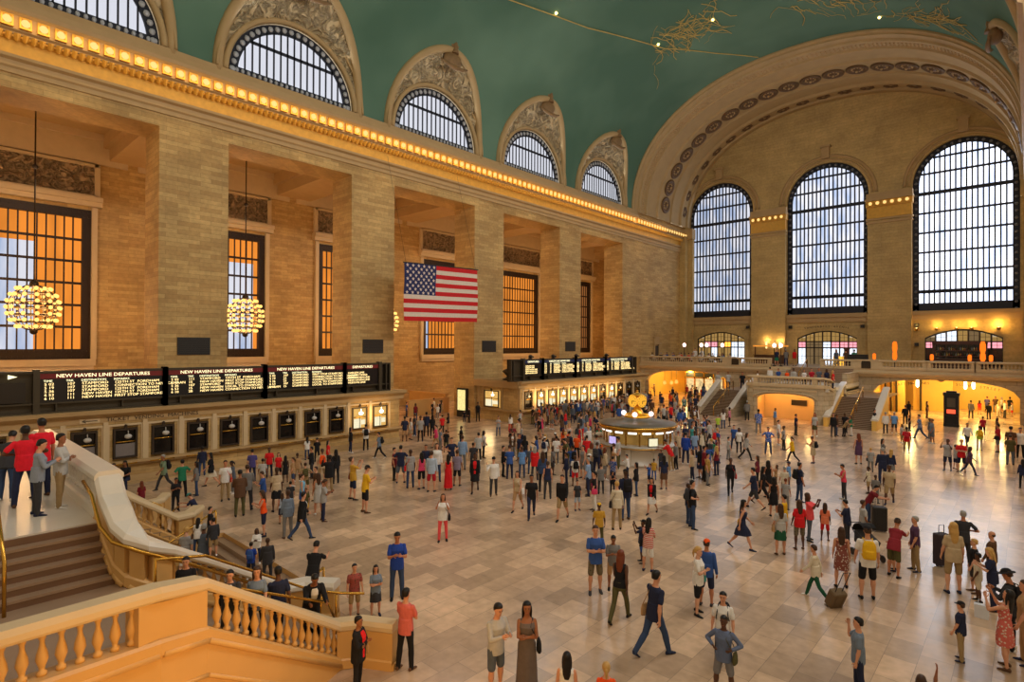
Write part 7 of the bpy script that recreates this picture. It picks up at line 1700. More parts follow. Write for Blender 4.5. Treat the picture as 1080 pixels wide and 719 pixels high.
# ------------------------------------------------------------------ balusters and rails
def bal_mesh(h, r=.11):
    m = MB(); pr = [(.8, 0), (.8, .08), (.45, .12), (.55, .2), (1.0, .36), (.85, .5), (.42, .68), (.4, .78), (.62, .84), (.45, .88), (.8, .93), (.8, 1.)]
    m.lathe([(r*a, h*b) for a, b in pr], n=12); return m
CAPP = [(-.26, 0), (-.3, .04), (-.3, .12), (-.22, .2), (.22, .2), (.3, .12), (.3, .04), (.26, 0)]
def railing(path, cap_h, mat_cap, mat_b, parent, bal_h=.62, step=.46, base=.22, solid=None, balr=.11, skip=lambda p: False, skirt=0., caps=1., pedestal=()):
    """stone balustrade along a path of floor points: cap, plinth, balusters as parts"""
    P = [Vector(p) for p in path]
    m = MB(); m.sweep([p+Vector((0, 0, cap_h-.2)) for p in P], [(a*caps, b) for a, b in CAPP]); m.build('cap', mat_cap, parent)
    m = MB(); m.sweep(P, [(-.2, -skirt), (-.2, base-.04), (-.16, base), (.16, base), (.2, base-.04), (.2, -skirt)])
    lowtop = base; top = cap_h-.2
    for a, b in pedestal:
        m.sweep([a, b], [(-.17, 0), (-.17, top+.01), (.17, top+.01), (.17, 0)])
    m.build('plinth', mat_b, parent)
    proto = None
    for a, b in zip(P[:-1], P[1:]):
        L_ = hypot(b.x-a.x, b.y-a.y); n_ = max(1, int(L_/step))
        for k in range(n_):
            p = a+(b-a)*((k+.5)/n_)
            if skip(p): continue
            z = p.z+base
            if proto is None:
                o = bal_mesh(top-base+.02, balr).build('baluster', mat_b, parent); proto = o
            else: o = dup(proto, kids=False)
            o.location = (p.x, p.y, z)
def ped(a, b, u0, u1):
    a = Vector(a); b = Vector(b); return (a+(b-a)*u0, a+(b-a)*u1)
MIX = lambda x: -35.8-x           # mirror across the centre line of the near staircase

# near staircase -------------------------------------------------
ZL, ZM = 3.4, 2.45
def tread_block(mb, x0, x1, y0, y1, z): mb.box(x0, x1, y0, y1, 0, z)
for side in (0, 1):
    X = (lambda x: x) if side == 0 else MIX
    lbl = 'near marble staircase flight with brown risers going down from the landing at the left' if side == 0 else 'far half of the near marble staircase, beyond the stairwell'
    root = empty('staircase', (X(-11.5), 3, 0)); tag(root, lbl, 'staircase')
    inv = Matrix.Translation((-X(-11.5), -3, 0))
    def par(o, r=root, iv_=inv): o.parent = r; o.matrix_parent_inverse = iv_; return o
    bx = lambda a, b: (min(X(a), X(b)), max(X(a), X(b)))
    m = MB(); r_ = MB(); NS = 6
    for k in range(NS):
        z = ZL-(k+1)*(ZL-ZM)/NS; xa = -13.78+.21*k
        a, b = bx(xa, xa+.23 if k < NS-1 else -9.5); m.box(a, b, -4, 2.82 if k < NS-1 else 2.9, z-.05, z)
        a, b = bx(xa-.04, xa+.01); r_.box(a, b, -4, 2.82, z, z+(ZL-ZM)/NS-.03)
    # lower flight, turned slightly inwards
    d = Vector((-.39, .92, 0)) if side == 0 else Vector((.39, .92, 0)); NL = 15
    for k in range(NL):
        z = ZM-(k+1)*ZM/NL; z2 = z+ZM/NL
        s0 = .29*k; A = Vector((X(-9.5), 2.85, 0)); B = Vector((X(-12.4), 2.95, 0))
        q = [A+d*s0, A+d*(s0+.33), B+d*(s0+.33), B+d*s0]
        m.loft([[v_+Vector((0, 0, z-.03)) for v_ in q], [v_+Vector((0, 0, z)) for v_ in q]], 0, True, True, False)
        q = [A+d*(s0-.02), A+d*(s0), B+d*(s0), B+d*(s0-.02)]
        r_.loft([[v_+Vector((0, 0, z)) for v_ in q], [v_+Vector((0, 0, z2-.03)) for v_ in q]], 0, True, True, False)
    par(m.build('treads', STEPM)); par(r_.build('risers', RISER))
    # rails
    nb = [(X(-9.41), -4, ZM), (X(-9.5), 2.6, ZM), (X(-9.75), 3.3, ZM-.15), (X(-11.1), 6.5, .02), (X(-10.85), 6.95, 0), (X(-10.15), 7.35, 0)]
    fb = [(X(-14.15), 2.95, ZL), (X(-13.95), 2.94, ZL-.05), (X(-13.5), 2.93, ZL-.4), (X(-13.1), 2.93, ZM+.4), (X(-12.8), 2.96, ZM+.17), (X(-12.5), 3.05, ZM+.02), (X(-12.35), 3.25, ZM-.14), (X(-12.42), 3.6, ZM-.35), (X(-12.8), 4.5, ZM-.95), (X(-13.75), 6.65, .02), (X(-13.65), 7.1, 0), (X(-13.0), 7.6, 0)]
    g = MB()   # side walls under the rails
    for pth in (nb, fb):
        P = [Vector(p) for p in pth]
        for a, b in zip(P[:-1], P[1:]):
            t_ = (b-a); n_ = Vector((t_.y, -t_.x, 0)).normalized()*.17
            e = t_.normalized()*.03
            g.loft([[(a-e-n_).to_tuple()[:2]+(-.0,), (a-e+n_).to_tuple()[:2]+(0,), (a-e+n_).to_tuple()[:2]+(a.z+.12,), (a-e-n_).to_tuple()[:2]+(a.z+.12,)],
                    [(b+e-n_).to_tuple()[:2]+(-.0,), (b+e+n_).to_tuple()[:2]+(0,), (b+e+n_).to_tuple()[:2]+(b.z+.12,), (b+e-n_).to_tuple()[:2]+(b.z+.12,)]], 0, True, True, False)
            # string moulding
            ns = Vector((t_.y, -t_.x, 0)).normalized()
            for h_, w_ in ((.0, .1), (-.55, .07)):
                if a.z+h_ > .1:
                    b2 = b if b.z+h_ > .05 else a+(b-a)*((a.z+h_-.05)/max(.01, a.z-b.z))
                    for q in (-1, 1): g.tube([a+ns*.17*q+Vector((0, 0, h_)), b2+ns*.17*q+Vector((0, 0, h_))], w_*.6, 5)
    par(g.build('side_wall', MARBLE2))
    for nm, pth, pd, sk in (('near_balustrade', nb, [(0, 1, -.0, .12), (1, 3, 0, 0)], None), ('far_balustrade', fb, [], None)):
        rt = empty(nm if False else 'balustrade'); rt.parent = root; rt.matrix_parent_inverse = inv
        P = [Vector(p) for p in pth]
        if pth is nb:
            pds = [(P[0]+(P[1]-P[0])*.955, P[2]), (P[3], P[4]), (P[4], P[5])]
            sk = lambda p: (2.3 < p.y < 3.45) or p.y > 6.45
        else:
            pds = [(P[k], P[k+1]) for k in range(7)]+[(P[9], P[10]), (P[10], P[11])]
            sk = lambda p: p.y < 3.65 or p.y > 6.6
        railing(P, .98, (MARBLE if pth is fb else TRIMP) if side == 0 else TRIMP, MARBLE2, rt, step=.2, base=.22, pedestal=pds, skip=sk, caps=.6 if pth is nb else .8, balr=.072)
    # brass handrails
    h = MB(); o_ = .34
    if side == 0:
        pth = [(-14.1, 2.55, 4.2), (-13.6, 2.6, 4.0), (-13.0, 2.62, 3.5), (-12.55, 2.72, 3.3), (-12.1, 3.05, 3.15), (-12.3, 3.9, 2.65), (-13.35, 6.2, 1.05)]
        h.tube(pth, .035, 6)
        h.tube([(-9.8, 2.7, 2.35), (-9.8, 2.7, 3.2), (-10.1, 3.5, 3.0), (-11.3, 6.4, 1.35), (-11.35, 6.6, .9)], .03, 6)
        h.tube([(-11.0, 3.0, 2.45), (-11.0, 3.0, 3.3), (-11.3, 3.9, 3.05), (-12.3, 6.5, 1.3), (-12.35, 7.3, .95), (-11.9, 7.7, .95)], .03, 6)
        h.tube([(-12.6, 6.9, 0), (-12.5, 6.9, .95)], .03, 6)
        h.tube([(-12.35, 7.2, 0), (-12.35, 7.2, .95)], .03, 6)
        h.tube([(-13.9, 1.22, 3.4), (-13.9, 1.22, 4.3), (-12.5, 1.22, 3.35), (-12.5, 1.22, 2.45)], .03, 6)
    else:
        h.tube([(X(-12.1), 3.3, 3.15), (X(-13.2), 5.9, 1.4), (X(-13.4), 6.6, 1.0), (X(-12.8), 7.0, 1.0)], .035, 6)
        h.tube([(X(-11.0), 3.3, 3.15), (X(-12.0), 5.9, 1.4), (X(-12.2), 6.6, 1.0), (X(-12.2), 6.6, 0)], .035, 6)
    par(h.build('brass_handrail', BRASS))
# landing with its front balustrade
m = MB(); m.box(MIX(-13.82), -13.82, -4, 3.1, 3.0, ZL); o = m.build('stair_landing', MARBLE); o['kind'] = 'structure'
rt = empty('balustrade', (-17.9, 2.95, ZL)); tag(rt, 'stone balustrade along the front edge of the near landing where people lean', 'balustrade')
A = Vector((MIX(-13.9)+17.9, 0, 0)); B = Vector((-13.9+17.9, 0, 0))
railing([A, B], .98, MARBLE, MARBLE, rt, step=.27, base=.22, pedestal=[ped(A, B, 0, .05), ped(A, B, .95, 1.)], caps=.85, balr=.09)
# low rail of the stairwell (its brass wall rails)
h = MB()
h.tube([(-21.9, 7.9, .9), (-21.9, 4.5, -.9)], .035, 6); h.tube([(-14.2, 7.9, .9), (-14.2, 4.5, -.9)], .035, 6)
h.tube([(-21.9, 7.9, 0), (-21.9, 7.9, .9)], .03, 6); h.tube([(-14.2, 7.9, 0), (-14.2, 7.9, .9)], .03, 6)
tag(h.build('brass_handrail', BRASS), 'brass handrails down the stairwell beneath the landing', 'handrail')

# ------------------------------------------------------------------ far balcony
ARC = [(-6.4, 11.3), (-32.5, 11.3)]
def arcz(x, c, w, z0=2.3, z1=3.72):
    u = (x-c)/(w/2); return z0+(z1-z0)*sqrt(max(0, 1-abs(u)**2.6))
def iv_b(x):
    for c, w in ARC:
        if abs(x-c) < w/2: return [(arcz(x, c, w), 4.05)]
    return [(0, 4.05)]
xs = [XP, .3]
for c, w in ARC: xs += [c-w/2+w*k/24 for k in range(25)]
m = MB(); strip_wall(m, sorted(xs), iv_b, lambda x, d, z: (x, YB+.15+d, z), .8)
for c, w in ARC: m.loft([[(c-w/2+w*k/24, YB+.15+d, arcz(c-w/2+w*k/24, c, w)) for k in range(25)] for d in (0, .8)], 0, False, False, False)
m.build('wall_balcony_front', block_stone('balcony_stone', srgb(196, 178, 146), srgb(182, 160, 124), srgb(150, 130, 98), 1.6, .5))['kind'] = 'structure'
m = MB(); pr = [(0, 3.85), (-.12, 3.9), (-.16, 4.0), (-.3, 4.12), (-.34, 4.3), (-.1, 4.42), (-.06, 4.62), (.2, 4.62), (.2, 3.85)]
m.loft([[(x, YB+d, z) for d, z in pr] for x in (XP, .3)], 0, True, True, False); m.build('trim_20', TRIMP)['kind'] = 'structure'
m = MB(); m.box(XP, .3, YB+.2, YE, 4.3, 4.6); m.build('floor_balcony', plain('balcony_floor_stone', srgb(150, 132, 108), .4))['kind'] = 'structure'
m = MB(); m.box(XP, .3, YB+.95, YE+10, 4.1, 4.3); m.build('ceiling_passage', plain('warm_plaster', srgb(230, 196, 130), .7))['kind'] = 'structure'
# balcony balustrade in lengths between solid pedestals
secs = [(-38.55, -31.4, 0), (-30.9, -27.6, 1), (-25.6, -22.3, 0), (-16.6, -13.9, 0), (-11.2, -7.75, 0), (-7.2, -4.1, 0), (-3.6, -.1, 0)]
lab = ['stone balustrade at the left end of the far balcony, in front of the diners', 'short balustrade of the far balcony left of its dark plaque', 'short balustrade length of the far balcony just left of the stair opening', 'short balustrade length of the far balcony just right of the stair opening',
       'balustrade length over the left part of the ticket machine arch', 'balustrade length over the crown of the ticket machine arch', 'balustrade length at the right end of the far balcony']
for (a, b, _), l in zip(secs, lab):
    rt = empty('balustrade', ((a+b)/2, YB+.05, 4.6)); tag(rt, l, 'balustrade'); L_ = (b-a)/2
    P = [(-L_-.3, 0, 0), (L_+.3, 0, 0)]
    railing(P, .98, TRIMP, TRIMP, rt, step=.27, base=.28, balr=.09, skip=lambda p, L_=L_: abs(p.x) > L_-.1, pedestal=[((-L_-.3, 0, 0), (-L_+.05, 0, 0)), ((L_-.05, 0, 0), (L_+.3, 0, 0))], caps=.8)
m = MB()
for a, b in ((-27.3, -25.9), (-13.6, -11.5)): m.box(a, b, YB-.12, YB+.25, 4.62, 5.5); m.box(a-.05, b+.05, YB-.2, YB+.3, 5.46, 5.6)
m.build('trim_21', TRIMP)['kind'] = 'structure'
for i, x in enumerate((-26.1, -12.6)):
    s_ = MB(); s_.add([(.42*cos(pi*k/10), 0, .25+.35*sin(pi*k/10)) for k in range(11)]+[(-.42, 0, -.3), (.42, 0, -.3)], [tuple(range(13))])
    s_.add([(.42*cos(pi*k/10), -.05, .25+.35*sin(pi*k/10)) for k in range(11)]+[(-.42, -.05, -.3), (.42, -.05, -.3)], [tuple(range(12, -1, -1))])
    s_.loft([[(x_, y_, z_) for x_, z_ in [(.42*cos(pi*k/10), .25+.35*sin(pi*k/10)) for k in range(11)]+[(-.42, -.3), (.42, -.3)]] for y_ in (0, -.05)], 0, True, False, False)
    for q in range(4): s_.box(-.36, .36, -.07, -.05, -.2+q*.18, -.14+q*.18)
    o = s_.build('bronze_grille', BRONZE); o.location = (x, YB-.13, 5.0)
    tag(o, 'round-topped dark grille on the pedestal %s of the stair opening of the far balcony' % ('left' if i == 0 else 'right'), 'grille')
# lettering on the arch
def arc_text(body, x0, x1, z_of, size, mat, y, root):
    n_ = len(body)
    for k, ch in enumerate(body):
        if ch == ' ': continue
        x = x0+(x1-x0)*k/(n_-1); sl = (z_of(x+.05)-z_of(x-.05))/.1
        text('letter', ch, size, mat, (x, y, z_of(x)), (rad(90), -math.atan(sl), 0), root, .02, 'CENTER')
rt = empty('arch_lettering', (0, 0, 0)); tag(rt, 'dark letters reading TICKET MACHINES along the arch under the far balcony', 'lettering')
zf = lambda x: arcz(x, -6.4, 13.5, 2.2, 3.72)+.02
arc_text('TICKET MACHINES', -10.4, -7.4, lambda x: 3.42-.022*(x+6.4)**2, .34, BRONZE, YB+.13, rt)
rt2 = empty('arch_lettering', (0, 0, 0)); tag(rt2, 'dark letters right of the shield on the far balcony arch', 'lettering')
arc_text('SUBWAY STREET', -5.2, -2.2, lambda x: 3.42-.022*(x+6.4)**2, .34, BRONZE, YB+.13, rt2)
s_ = MB(); s_.sphere((0, 0, 0), (.32, .1, .3), 10, 8); s_.tube([(-.4, -.05, .1), (-.2, -.12, .28), (.2, -.12, .28), (.4, -.05, .1)], .06, 6)
o = s_.build('carved_shield', TRIM); o.location = (-6.4, YB+.1, 3.86); tag(o, 'small carved stone shield on the crown of the ticket machine arch', 'carving')

# passage behind the right arch, niche wall and left passage
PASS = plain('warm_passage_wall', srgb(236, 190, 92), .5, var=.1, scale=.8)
m = MB(); m.box(XP, .3, YB+13, YB+13.3, 0, 4.3); m.box(-12.4, -12.1, YB+.9, YB+9, 0, 4.3); m.box(-26.8, -26.5, YB+.9, YB+13, 0, 4.3); m.box(.3, .6, YB+.9, YB+13, 0, 4.3); m.box(-38.9, -38.6, YB+.9, YB+13, 0, 4.3)
m.box(-12, -9.9, YB+4.5, YB+4.8, 0, 4.3); m.box(-9.6, -6.2, YB+8, YB+8.3, 0, 4.3)
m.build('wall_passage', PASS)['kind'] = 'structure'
m = MB()
for x in (-11.7, -11.2, -10.7, -9.0): m.box(x, x+.16, YB+4.2 if x < -9.9 else YB+7.7, YB+4.5 if x < -9.9 else YB+8.0, 0, 3.6)
m.build('trim_22', BRONZE)['kind'] = 'structure'
for i, (x, y, e_) in enumerate([(-9.2, YB+2.5, 500), (-5.0, YB+4, 600), (-2.2, YB+3, 500), (-4., YB+9, 600), (-30, YB+4, 600), (-34.5, YB+4, 600), (-33, YB+9, 400)]):
    light('passage_lamp_light', 'POINT', (x, y, 3.4), e_*.6, (1., .72, .24), .3)
PL = emit('lit_passage_lantern', (1., .8, .4, 1), 9.)
for i, (x, y) in enumerate([(-8.4, YB-.4+1.6), (-4.65, YB+1.2), (-4.1, YB+2.2)]):
    s_ = MB(); s_.lathe([(.02, .55), (.1, .45), (.14, .1), (.12, -.2), (.04, -.3)], n=10); rr = s_.build('hanging_lamp', PL); rr.location = (x, y, 3.2)
    k_ = MB(); k_.tube([(0, 0, .5), (0, 0, .9)], .03, 6); k_.build('stem', BRASS, rr)
    tag(rr, ['bright lantern hanging at the left inside the ticket machine arch', 'bright lantern hanging right of the crown of the ticket machine arch', 'second bright lantern close behind the one right of the arch crown'][i], 'lamp', 'lanterns in the passage')
# advertising kiosk
kx, ky = -5.15, 62.5
rt = empty('kiosk', (kx, ky, 0)); tag(rt, 'tall black ticket machine kiosk with a red lit panel standing before the arch', 'kiosk')
s_ = MB(); s_.box(-.75, .75, -.5, .5, 0, .25); s_.box(-.7, .7, -.45, .45, .25, 2.7); s_.box(-.8, .8, -.55, .55, 2.7, 2.95); s_.box(-.5, .5, -.3, .3, 2.95, 3.1); s_.box(-.72, -.55, -.6, .5, .25, 2.7); s_.box(.55, .72, -.6, .5, .25, 2.7); s_.box(-.6, .6, -.75, -.45, .85, 1.0); s_.build('case', BLACKM, rt)
s_ = MB(); s_.box(-.42, .42, -.5, -.46, 1.15, 1.5); s_.build('red_panel', emit('kiosk_red_glow', (1., .1, .04, 1), 1.6, .4, 8.), rt)
s_ = MB(); s_.box(-.4, .4, -.48, -.46, 1.7, 2.5); s_.build('upper_panel', plain('kiosk_grey_panel', srgb(90, 80, 66), .3), rt)
rt.scale = (.72, .72, 1)
# red lights and shop in the left passage
for i, (x, z) in enumerate([(-36.6, 1.9), (-35.6, 1.95), (-34.9, 2.1)]):
    s_ = MB(); s_.lathe([(.0, -.25), (.2, -.2), (.22, .1), (.1, .25), (.0, .3)], n=10); o = s_.build('red_lamp', emit('red_lamp_glow_%d' % i, (1., .16, .03, 1), 3.)); o.location = (x, YB+2.4, z)
    k_ = MB(); k_.tube([(0, 0, .25), (0, 0, 4.1-z)], .02, 5); k_.build('cord', BLACKM, o)
    tag(o, ['red lamp at the far left of the left passage under the balcony', 'red lamp between its two neighbours in the left passage', 'red lamp nearest the shop window of the left passage'][i], 'lamp', 'red lamps in the left passage')
rt = empty('shop_front', (-32.2, YB+5, 0)); tag(rt, 'brightly lit shop front with dark fascia panels inside the left balcony arch', 'shop front')
s_ = MB()
for k in range(5): s_.box(-2.6+1.3*k-.08, -2.6+1.3*k+.08, -.1, .1, 0, 3.5)
s_.box(-2.7, 2.7, -.1, .1, 2.55, 2.7); s_.box(-2.7, 2.7, -.1, .1, 3.3, 3.5); s_.build('frame', BRASS, rt)
s_ = MB(); 
for k in range(4): s_.box(-2.5+1.3*k, -1.5+1.3*k+.1, -.04, .04, 2.72, 3.28)
s_.build('fascia', BLACKM, rt)
s_ = MB(); s_.box(-2.6, 2.6, .3, .35, .6, 2.5); s_.build('lit_display', emit('shop_display_glow', (1., .68, .3, 1), 1.4, .9, 2.5), rt)

# far staircase ---------------------------------------------------
CS = -16.75; YLF = 55.2; ZLD = 3.2
rt = empty('staircase', (CS, YLF, 0)); tag(rt, 'far double marble staircase with an arched niche under its landing', 'staircase')
FST = block_stone('stair_facing_stone', srgb(200, 184, 152), srgb(186, 166, 132), srgb(154, 134, 102), 1.4, .42)
m = MB(); HW, CW = 2.75, 4.3     # half width of the flat front, and where the curve meets the flights
NI = 2.6
nz = lambda x: 1.95+.6*sqrt(max(0, 1-abs(x/NI)**2.4))
def iv_n(x): return [(nz(x), ZLD+.05)] if abs(x) < NI else [(0, ZLD+.05)]
xs = [-HW, HW]+[-NI+2*NI*k/20 for k in range(21)]
strip_wall(m, sorted(xs), iv_n, lambda x, d, z: (x, d, z), .7)
m.loft([[(-NI+2*NI*k/20, d, nz(-NI+2*NI*k/20)) for k in range(21)] for d in (0, .7)], 0, False, False, False)
# curved shoulders
for q in (-1, 1):
    pts = [(q*HW, 0), (q*3.2, .18), (q*3.55, .6), (q*3.75, 1.3), (q*3.6, 3.0)]
    for (a, b), (c, d) in zip(pts[:-1], pts[1:]):
        m.loft([[(a, b, 0), (a, b, ZLD+.05), (a-q*.3, b+.25, ZLD+.05), (a-q*.3, b+.25, 0)], [(c, d, 0), (c, d, ZLD+.05), (c-q*.3, d+.25, ZLD+.05), (c-q*.3, d+.25, 0)]], 0, True, True, False)
m.box(-3.9, 3.9, 5.0, 5.3, 0, ZLD); 
o = m.build('niche_front', FST, rt)
m = MB(); m.box(-3.6, 3.6, .35, 12.7, ZLD-.3, ZLD); m.build('landing', MARBLE, rt)
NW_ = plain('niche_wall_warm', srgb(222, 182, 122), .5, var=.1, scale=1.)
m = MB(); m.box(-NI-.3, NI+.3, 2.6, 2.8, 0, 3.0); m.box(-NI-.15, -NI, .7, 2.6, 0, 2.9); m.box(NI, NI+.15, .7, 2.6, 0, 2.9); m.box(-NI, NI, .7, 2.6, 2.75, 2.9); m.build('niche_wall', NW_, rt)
m = MB(); m.box(-.1, 1.25, 2.5, 2.6, 1.35, 1.85); m.build('bronze_plaque', BRONZE, rt)
for x in (-1.7, 0, 1.7): light('niche_lamp_light', 'POINT', (CS+x, YLF+1.3, 2.45 if x == 0 else 2.25), 36, (1., .64, .22), .15)
m = MB()     # string course
m.box(-HW, HW, -.08, 0, 2.85, 3.0); m.box(-HW, HW, -.06, 0, ZLD-.02, ZLD+.14)
for k in range(20):
    x = -NI-.25+(2*NI+.5)*k/19
m.tube([(-NI*1.06+2*NI*1.06*k/20, -.03, nz((-NI+2*NI*k/20)*.999)+.16) for k in range(21)], .07, 6)
m.build('moulding', TRIMP, rt)
rb = empty('balustrade'); rb.parent = rt
P = [(-3.62, 1.4, ZLD-.35), (-3.5, .75, ZLD-.1), (-3.2, .25, ZLD), (-2.75, .12, ZLD), (2.75, .12, ZLD), (3.2, .25, ZLD), (3.5, .75, ZLD-.1), (3.62, 1.4, ZLD-.35)]
P = [Vector(p) for p in P]
railing(P, .98, TRIMP, TRIMP, rb, step=.24, base=.3, balr=.085, pedestal=[(P[3], P[3]+Vector((.35, 0, 0))), (P[4]-Vector((.4, 0, 0)), P[4])], caps=.75, skip=lambda p: abs(abs(p.x)-2.6) < .25)
# flights to both sides and the solid cheek walls with pale caps
FY0, FY1 = -.4, 4.6     # bottom and top of each flight (local y)
for q in (-1, 1):
    s_ = MB(); rr = MB(); NS = 20; zt = 2.3
    x_in, x_out = 3.75, 7.05
    if q == -1: x_out = 7.9; x_in = 5.0
    for k in range(NS):
        z = zt*(k+1)/NS; y = FY0+(FY1-FY0)*k/NS; sh = 0 if q == 1 else .0
        a, b = sorted((q*x_in, q*x_out)); s_.box(a, b, y, y+.3, z-.03, z); rr.box(a, b, y+.02, y+.05, z-zt/NS, z-.03)
    a, b = sorted((q*3.0, q*x_out)); s_.box(a, b, FY1, 12.7, zt-.05, zt)
    # upper returns from the landing down to the flight head
    for k in range(6):
        z = zt+(ZLD-zt)*(k+1)/6; xx = (3.9 if q == 1 else 5.1)-.2*k; a, b = sorted((q*2.9, q*xx)); s_.box(a, b, FY1+.4, 12.6, z-.15, z)
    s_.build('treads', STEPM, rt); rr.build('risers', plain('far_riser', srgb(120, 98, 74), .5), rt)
    for xw, yo in ((x_in-.15, 0), (x_out+.15, 0)):
        ck = MB(); cp = MB()
        pth = [(FY0-.25, .95), (FY0+.15, .95), (FY1, zt+1.0), (FY1+1.2, zt+1.3)] if xw < 5.5 else [(FY0-.25, .95), (FY0+.15, .95), (FY1, zt+.95), (FY1+.2, zt+1.05)]
        for (y0, z0), (y1, z1) in zip(pth[:-1], pth[1:]):
            ck.loft([[(q*xw-.17, y0, 0), (q*xw+.17, y0, 0), (q*xw+.17, y0, z0-.15), (q*xw-.17, y0, z0-.15)], [(q*xw-.17, y1, 0), (q*xw+.17, y1, 0), (q*xw+.17, y1, z1-.15), (q*xw-.17, y1, z1-.15)]], 0, True, True, False)
        cp.sweep([(q*xw, y, z-.15) for y, z in pth], [(-.27, 0), (-.27, .1), (-.2, .16), (.2, .16), (.27, .1), (.27, 0)])
        ck.build('cheek_wall', PASS if q == 1 else FST, rt); cp.build('pale_cap', MARBLE, rt)
    h = MB(); xm = q*(x_in+x_out)/2; h.tube([(xm, FY0, 0), (xm, FY0, .95), (xm, FY1, zt+.95), (xm, FY1, zt)], .045, 6)
    for k in range(1, 4): y = FY0+(FY1-FY0)*k/4; h.tube([(xm, y, zt*k/4), (xm, y, zt*k/4+.95)], .03, 5)
    h.build('brass_handrail', BRASS, rt)
# central upper flight from landing to the balcony
s_ = MB()
for k in range(9): s_.box(-3.0, 3.0, 10.0+.3*k, 13.0, ZLD+(4.6-ZLD)*k/9, ZLD+(4.6-ZLD)*(k+1)/9)
s_.build('upper_steps', STEPM, rt)
h = MB()
for x in (-1.5, 1.6): h.tube([(x, 9.9, ZLD), (x, 9.9, ZLD+.95), (x, 12.9, 5.6), (x, 12.9, 4.6)], .045, 6)
h.build('brass_handrail', BRASS, rt)
for q in (-1, 1):
    m = MB(); m.box(q*3.3-.2, q*3.3+.2, 7.5, 12.8, 0, 4.3); m.build('side_wall', FST, rt)
m = MB(); m.box(-3.1, 3.1, 12.9, 13.1, 0, 4.1); m.build('back_wall', FST, rt)

# ------------------------------------------------------------------ luggage and held things
def suitcase(name, w, d, h, mat, loc, rz, tilt, label, handle=.35):
    r_ = empty(name, loc, rz)
    m = MB(); rr = [[(w/2*a, d/2*b, z) for a, b in ((-1, -.7), (-.85, -1), (.85, -1), (1, -.7), (1, .7), (.85, 1), (-.85, 1), (-1, .7))] for z in (.07, h+.05)]
    m.loft([[(x*.9, y*.85, .05) for x, y, z in rr[0]]]+rr+[[(x*.9, y*.85, h+.08) for x, y, z in rr[1]]], 0, True, True, False)
    for q in (-.25, .25): m.box(q*w-.01, q*w+.01, -d/2-.012, -d/2, .1, h)
    o = m.build('shell', mat, r_)
    m = MB(); m.tube([(-w*.25, 0, h), (-w*.25, 0, h+handle), (w*.25, 0, h+handle), (w*.25, 0, h)], .012, 6); m.build('handle', BLACKM, r_)
    for q in (-1, 1):
        m = MB(); m.tube([(q*w*.4-.015, 0, .04), (q*w*.4+.015, 0, .04)], .04, 8); m.build('wheel', BLACKM, r_)
    r_.rotation_euler = (tilt, 0, rz); tag(r_, label, 'suitcase'); return r_

suitcase('suitcase', .5, .34, .85, BLACKM, (-4.25, 25.2, 0), .4, 0, 'large black upright suitcase beside the leaning person in maroon t-shirt')
suitcase('suitcase', .42, .28, .95, plain('dark_plum_fabric', srgb(52, 40, 48), .8), (-2.12, 22.6, 0), 1.0, 0, 'tall dark suitcase standing by the group at the right side')
suitcase('suitcase', .4, .26, .46, plain('brown_duffel_fabric', srgb(104, 84, 58), .85), (-3.95, 17.1, .0), .9, .45, 'brown wheeled bag pulled tilted behind the person in green trousers', .75)
r_ = empty('stroller', (-4.0, 21.7, 0), .8); tag(r_, 'dark baby stroller beside the squatting group right of the yellow backpack', 'stroller')
m = MB(); m.loft([[(-.2, -.3, .45), (.2, -.3, .45), (.2, .35, .45), (-.2, .35, .45)], [(-.22, -.36, .62), (.22, -.36, .62), (.22, .3, .85), (-.22, .3, .85)]], 0, True, True, False); m.build('seat', cloth('charcoal'), r_)
m = MB(); m.loft([[(x, .1+.32*cos(a), .8+.32*sin(a)) for a in [pi*q/8*.75 for q in range(9)]]for x in (-.22, .22)], 0, False, False); m.build('canopy', cloth('black'), r_)
m = MB()
for q in (-1, 1): m.tube([(q*.24, -.4, .12), (q*.22, .3, .75), (q*.2, .6, 1.0)], .014, 6); m.tube([(q*.24, .35, .12), (q*.22, -.1, .6)], .014, 6)
m.tube([(-.2, .6, 1.0), (.2, .6, 1.0)], .016, 6); m.build('frame', BRONZE2, r_)
for q in (-1, 1):
    for y in (-.4, .35): m = MB(); m.tube([(q*.25-.02, y, .12), (q*.25+.02, y, .12)], .12, 12); m.build('wheel', BLACKM, r_)
m = MB(); m.loft([[(-.14, -.07, 0), (.14, -.07, 0), (.14, .07, 0), (-.14, .07, 0)], [(-.15, -.08, .34), (.15, -.08, .34), (.15, .08, .34), (-.15, .08, .34)]], 0, True, True, False); m.tube([(-.07, 0, .34), (-.06, 0, .46), (.06, 0, .46), (.07, 0, .34)], .008, 5)
o = m.build('paper_bag', plain('white_paper', srgb(214, 216, 222), .8)); o.location = (-.95, 19.0, 0); tag(o, 'white paper carrier bag on the floor beside the person with long blond hair', 'bag')
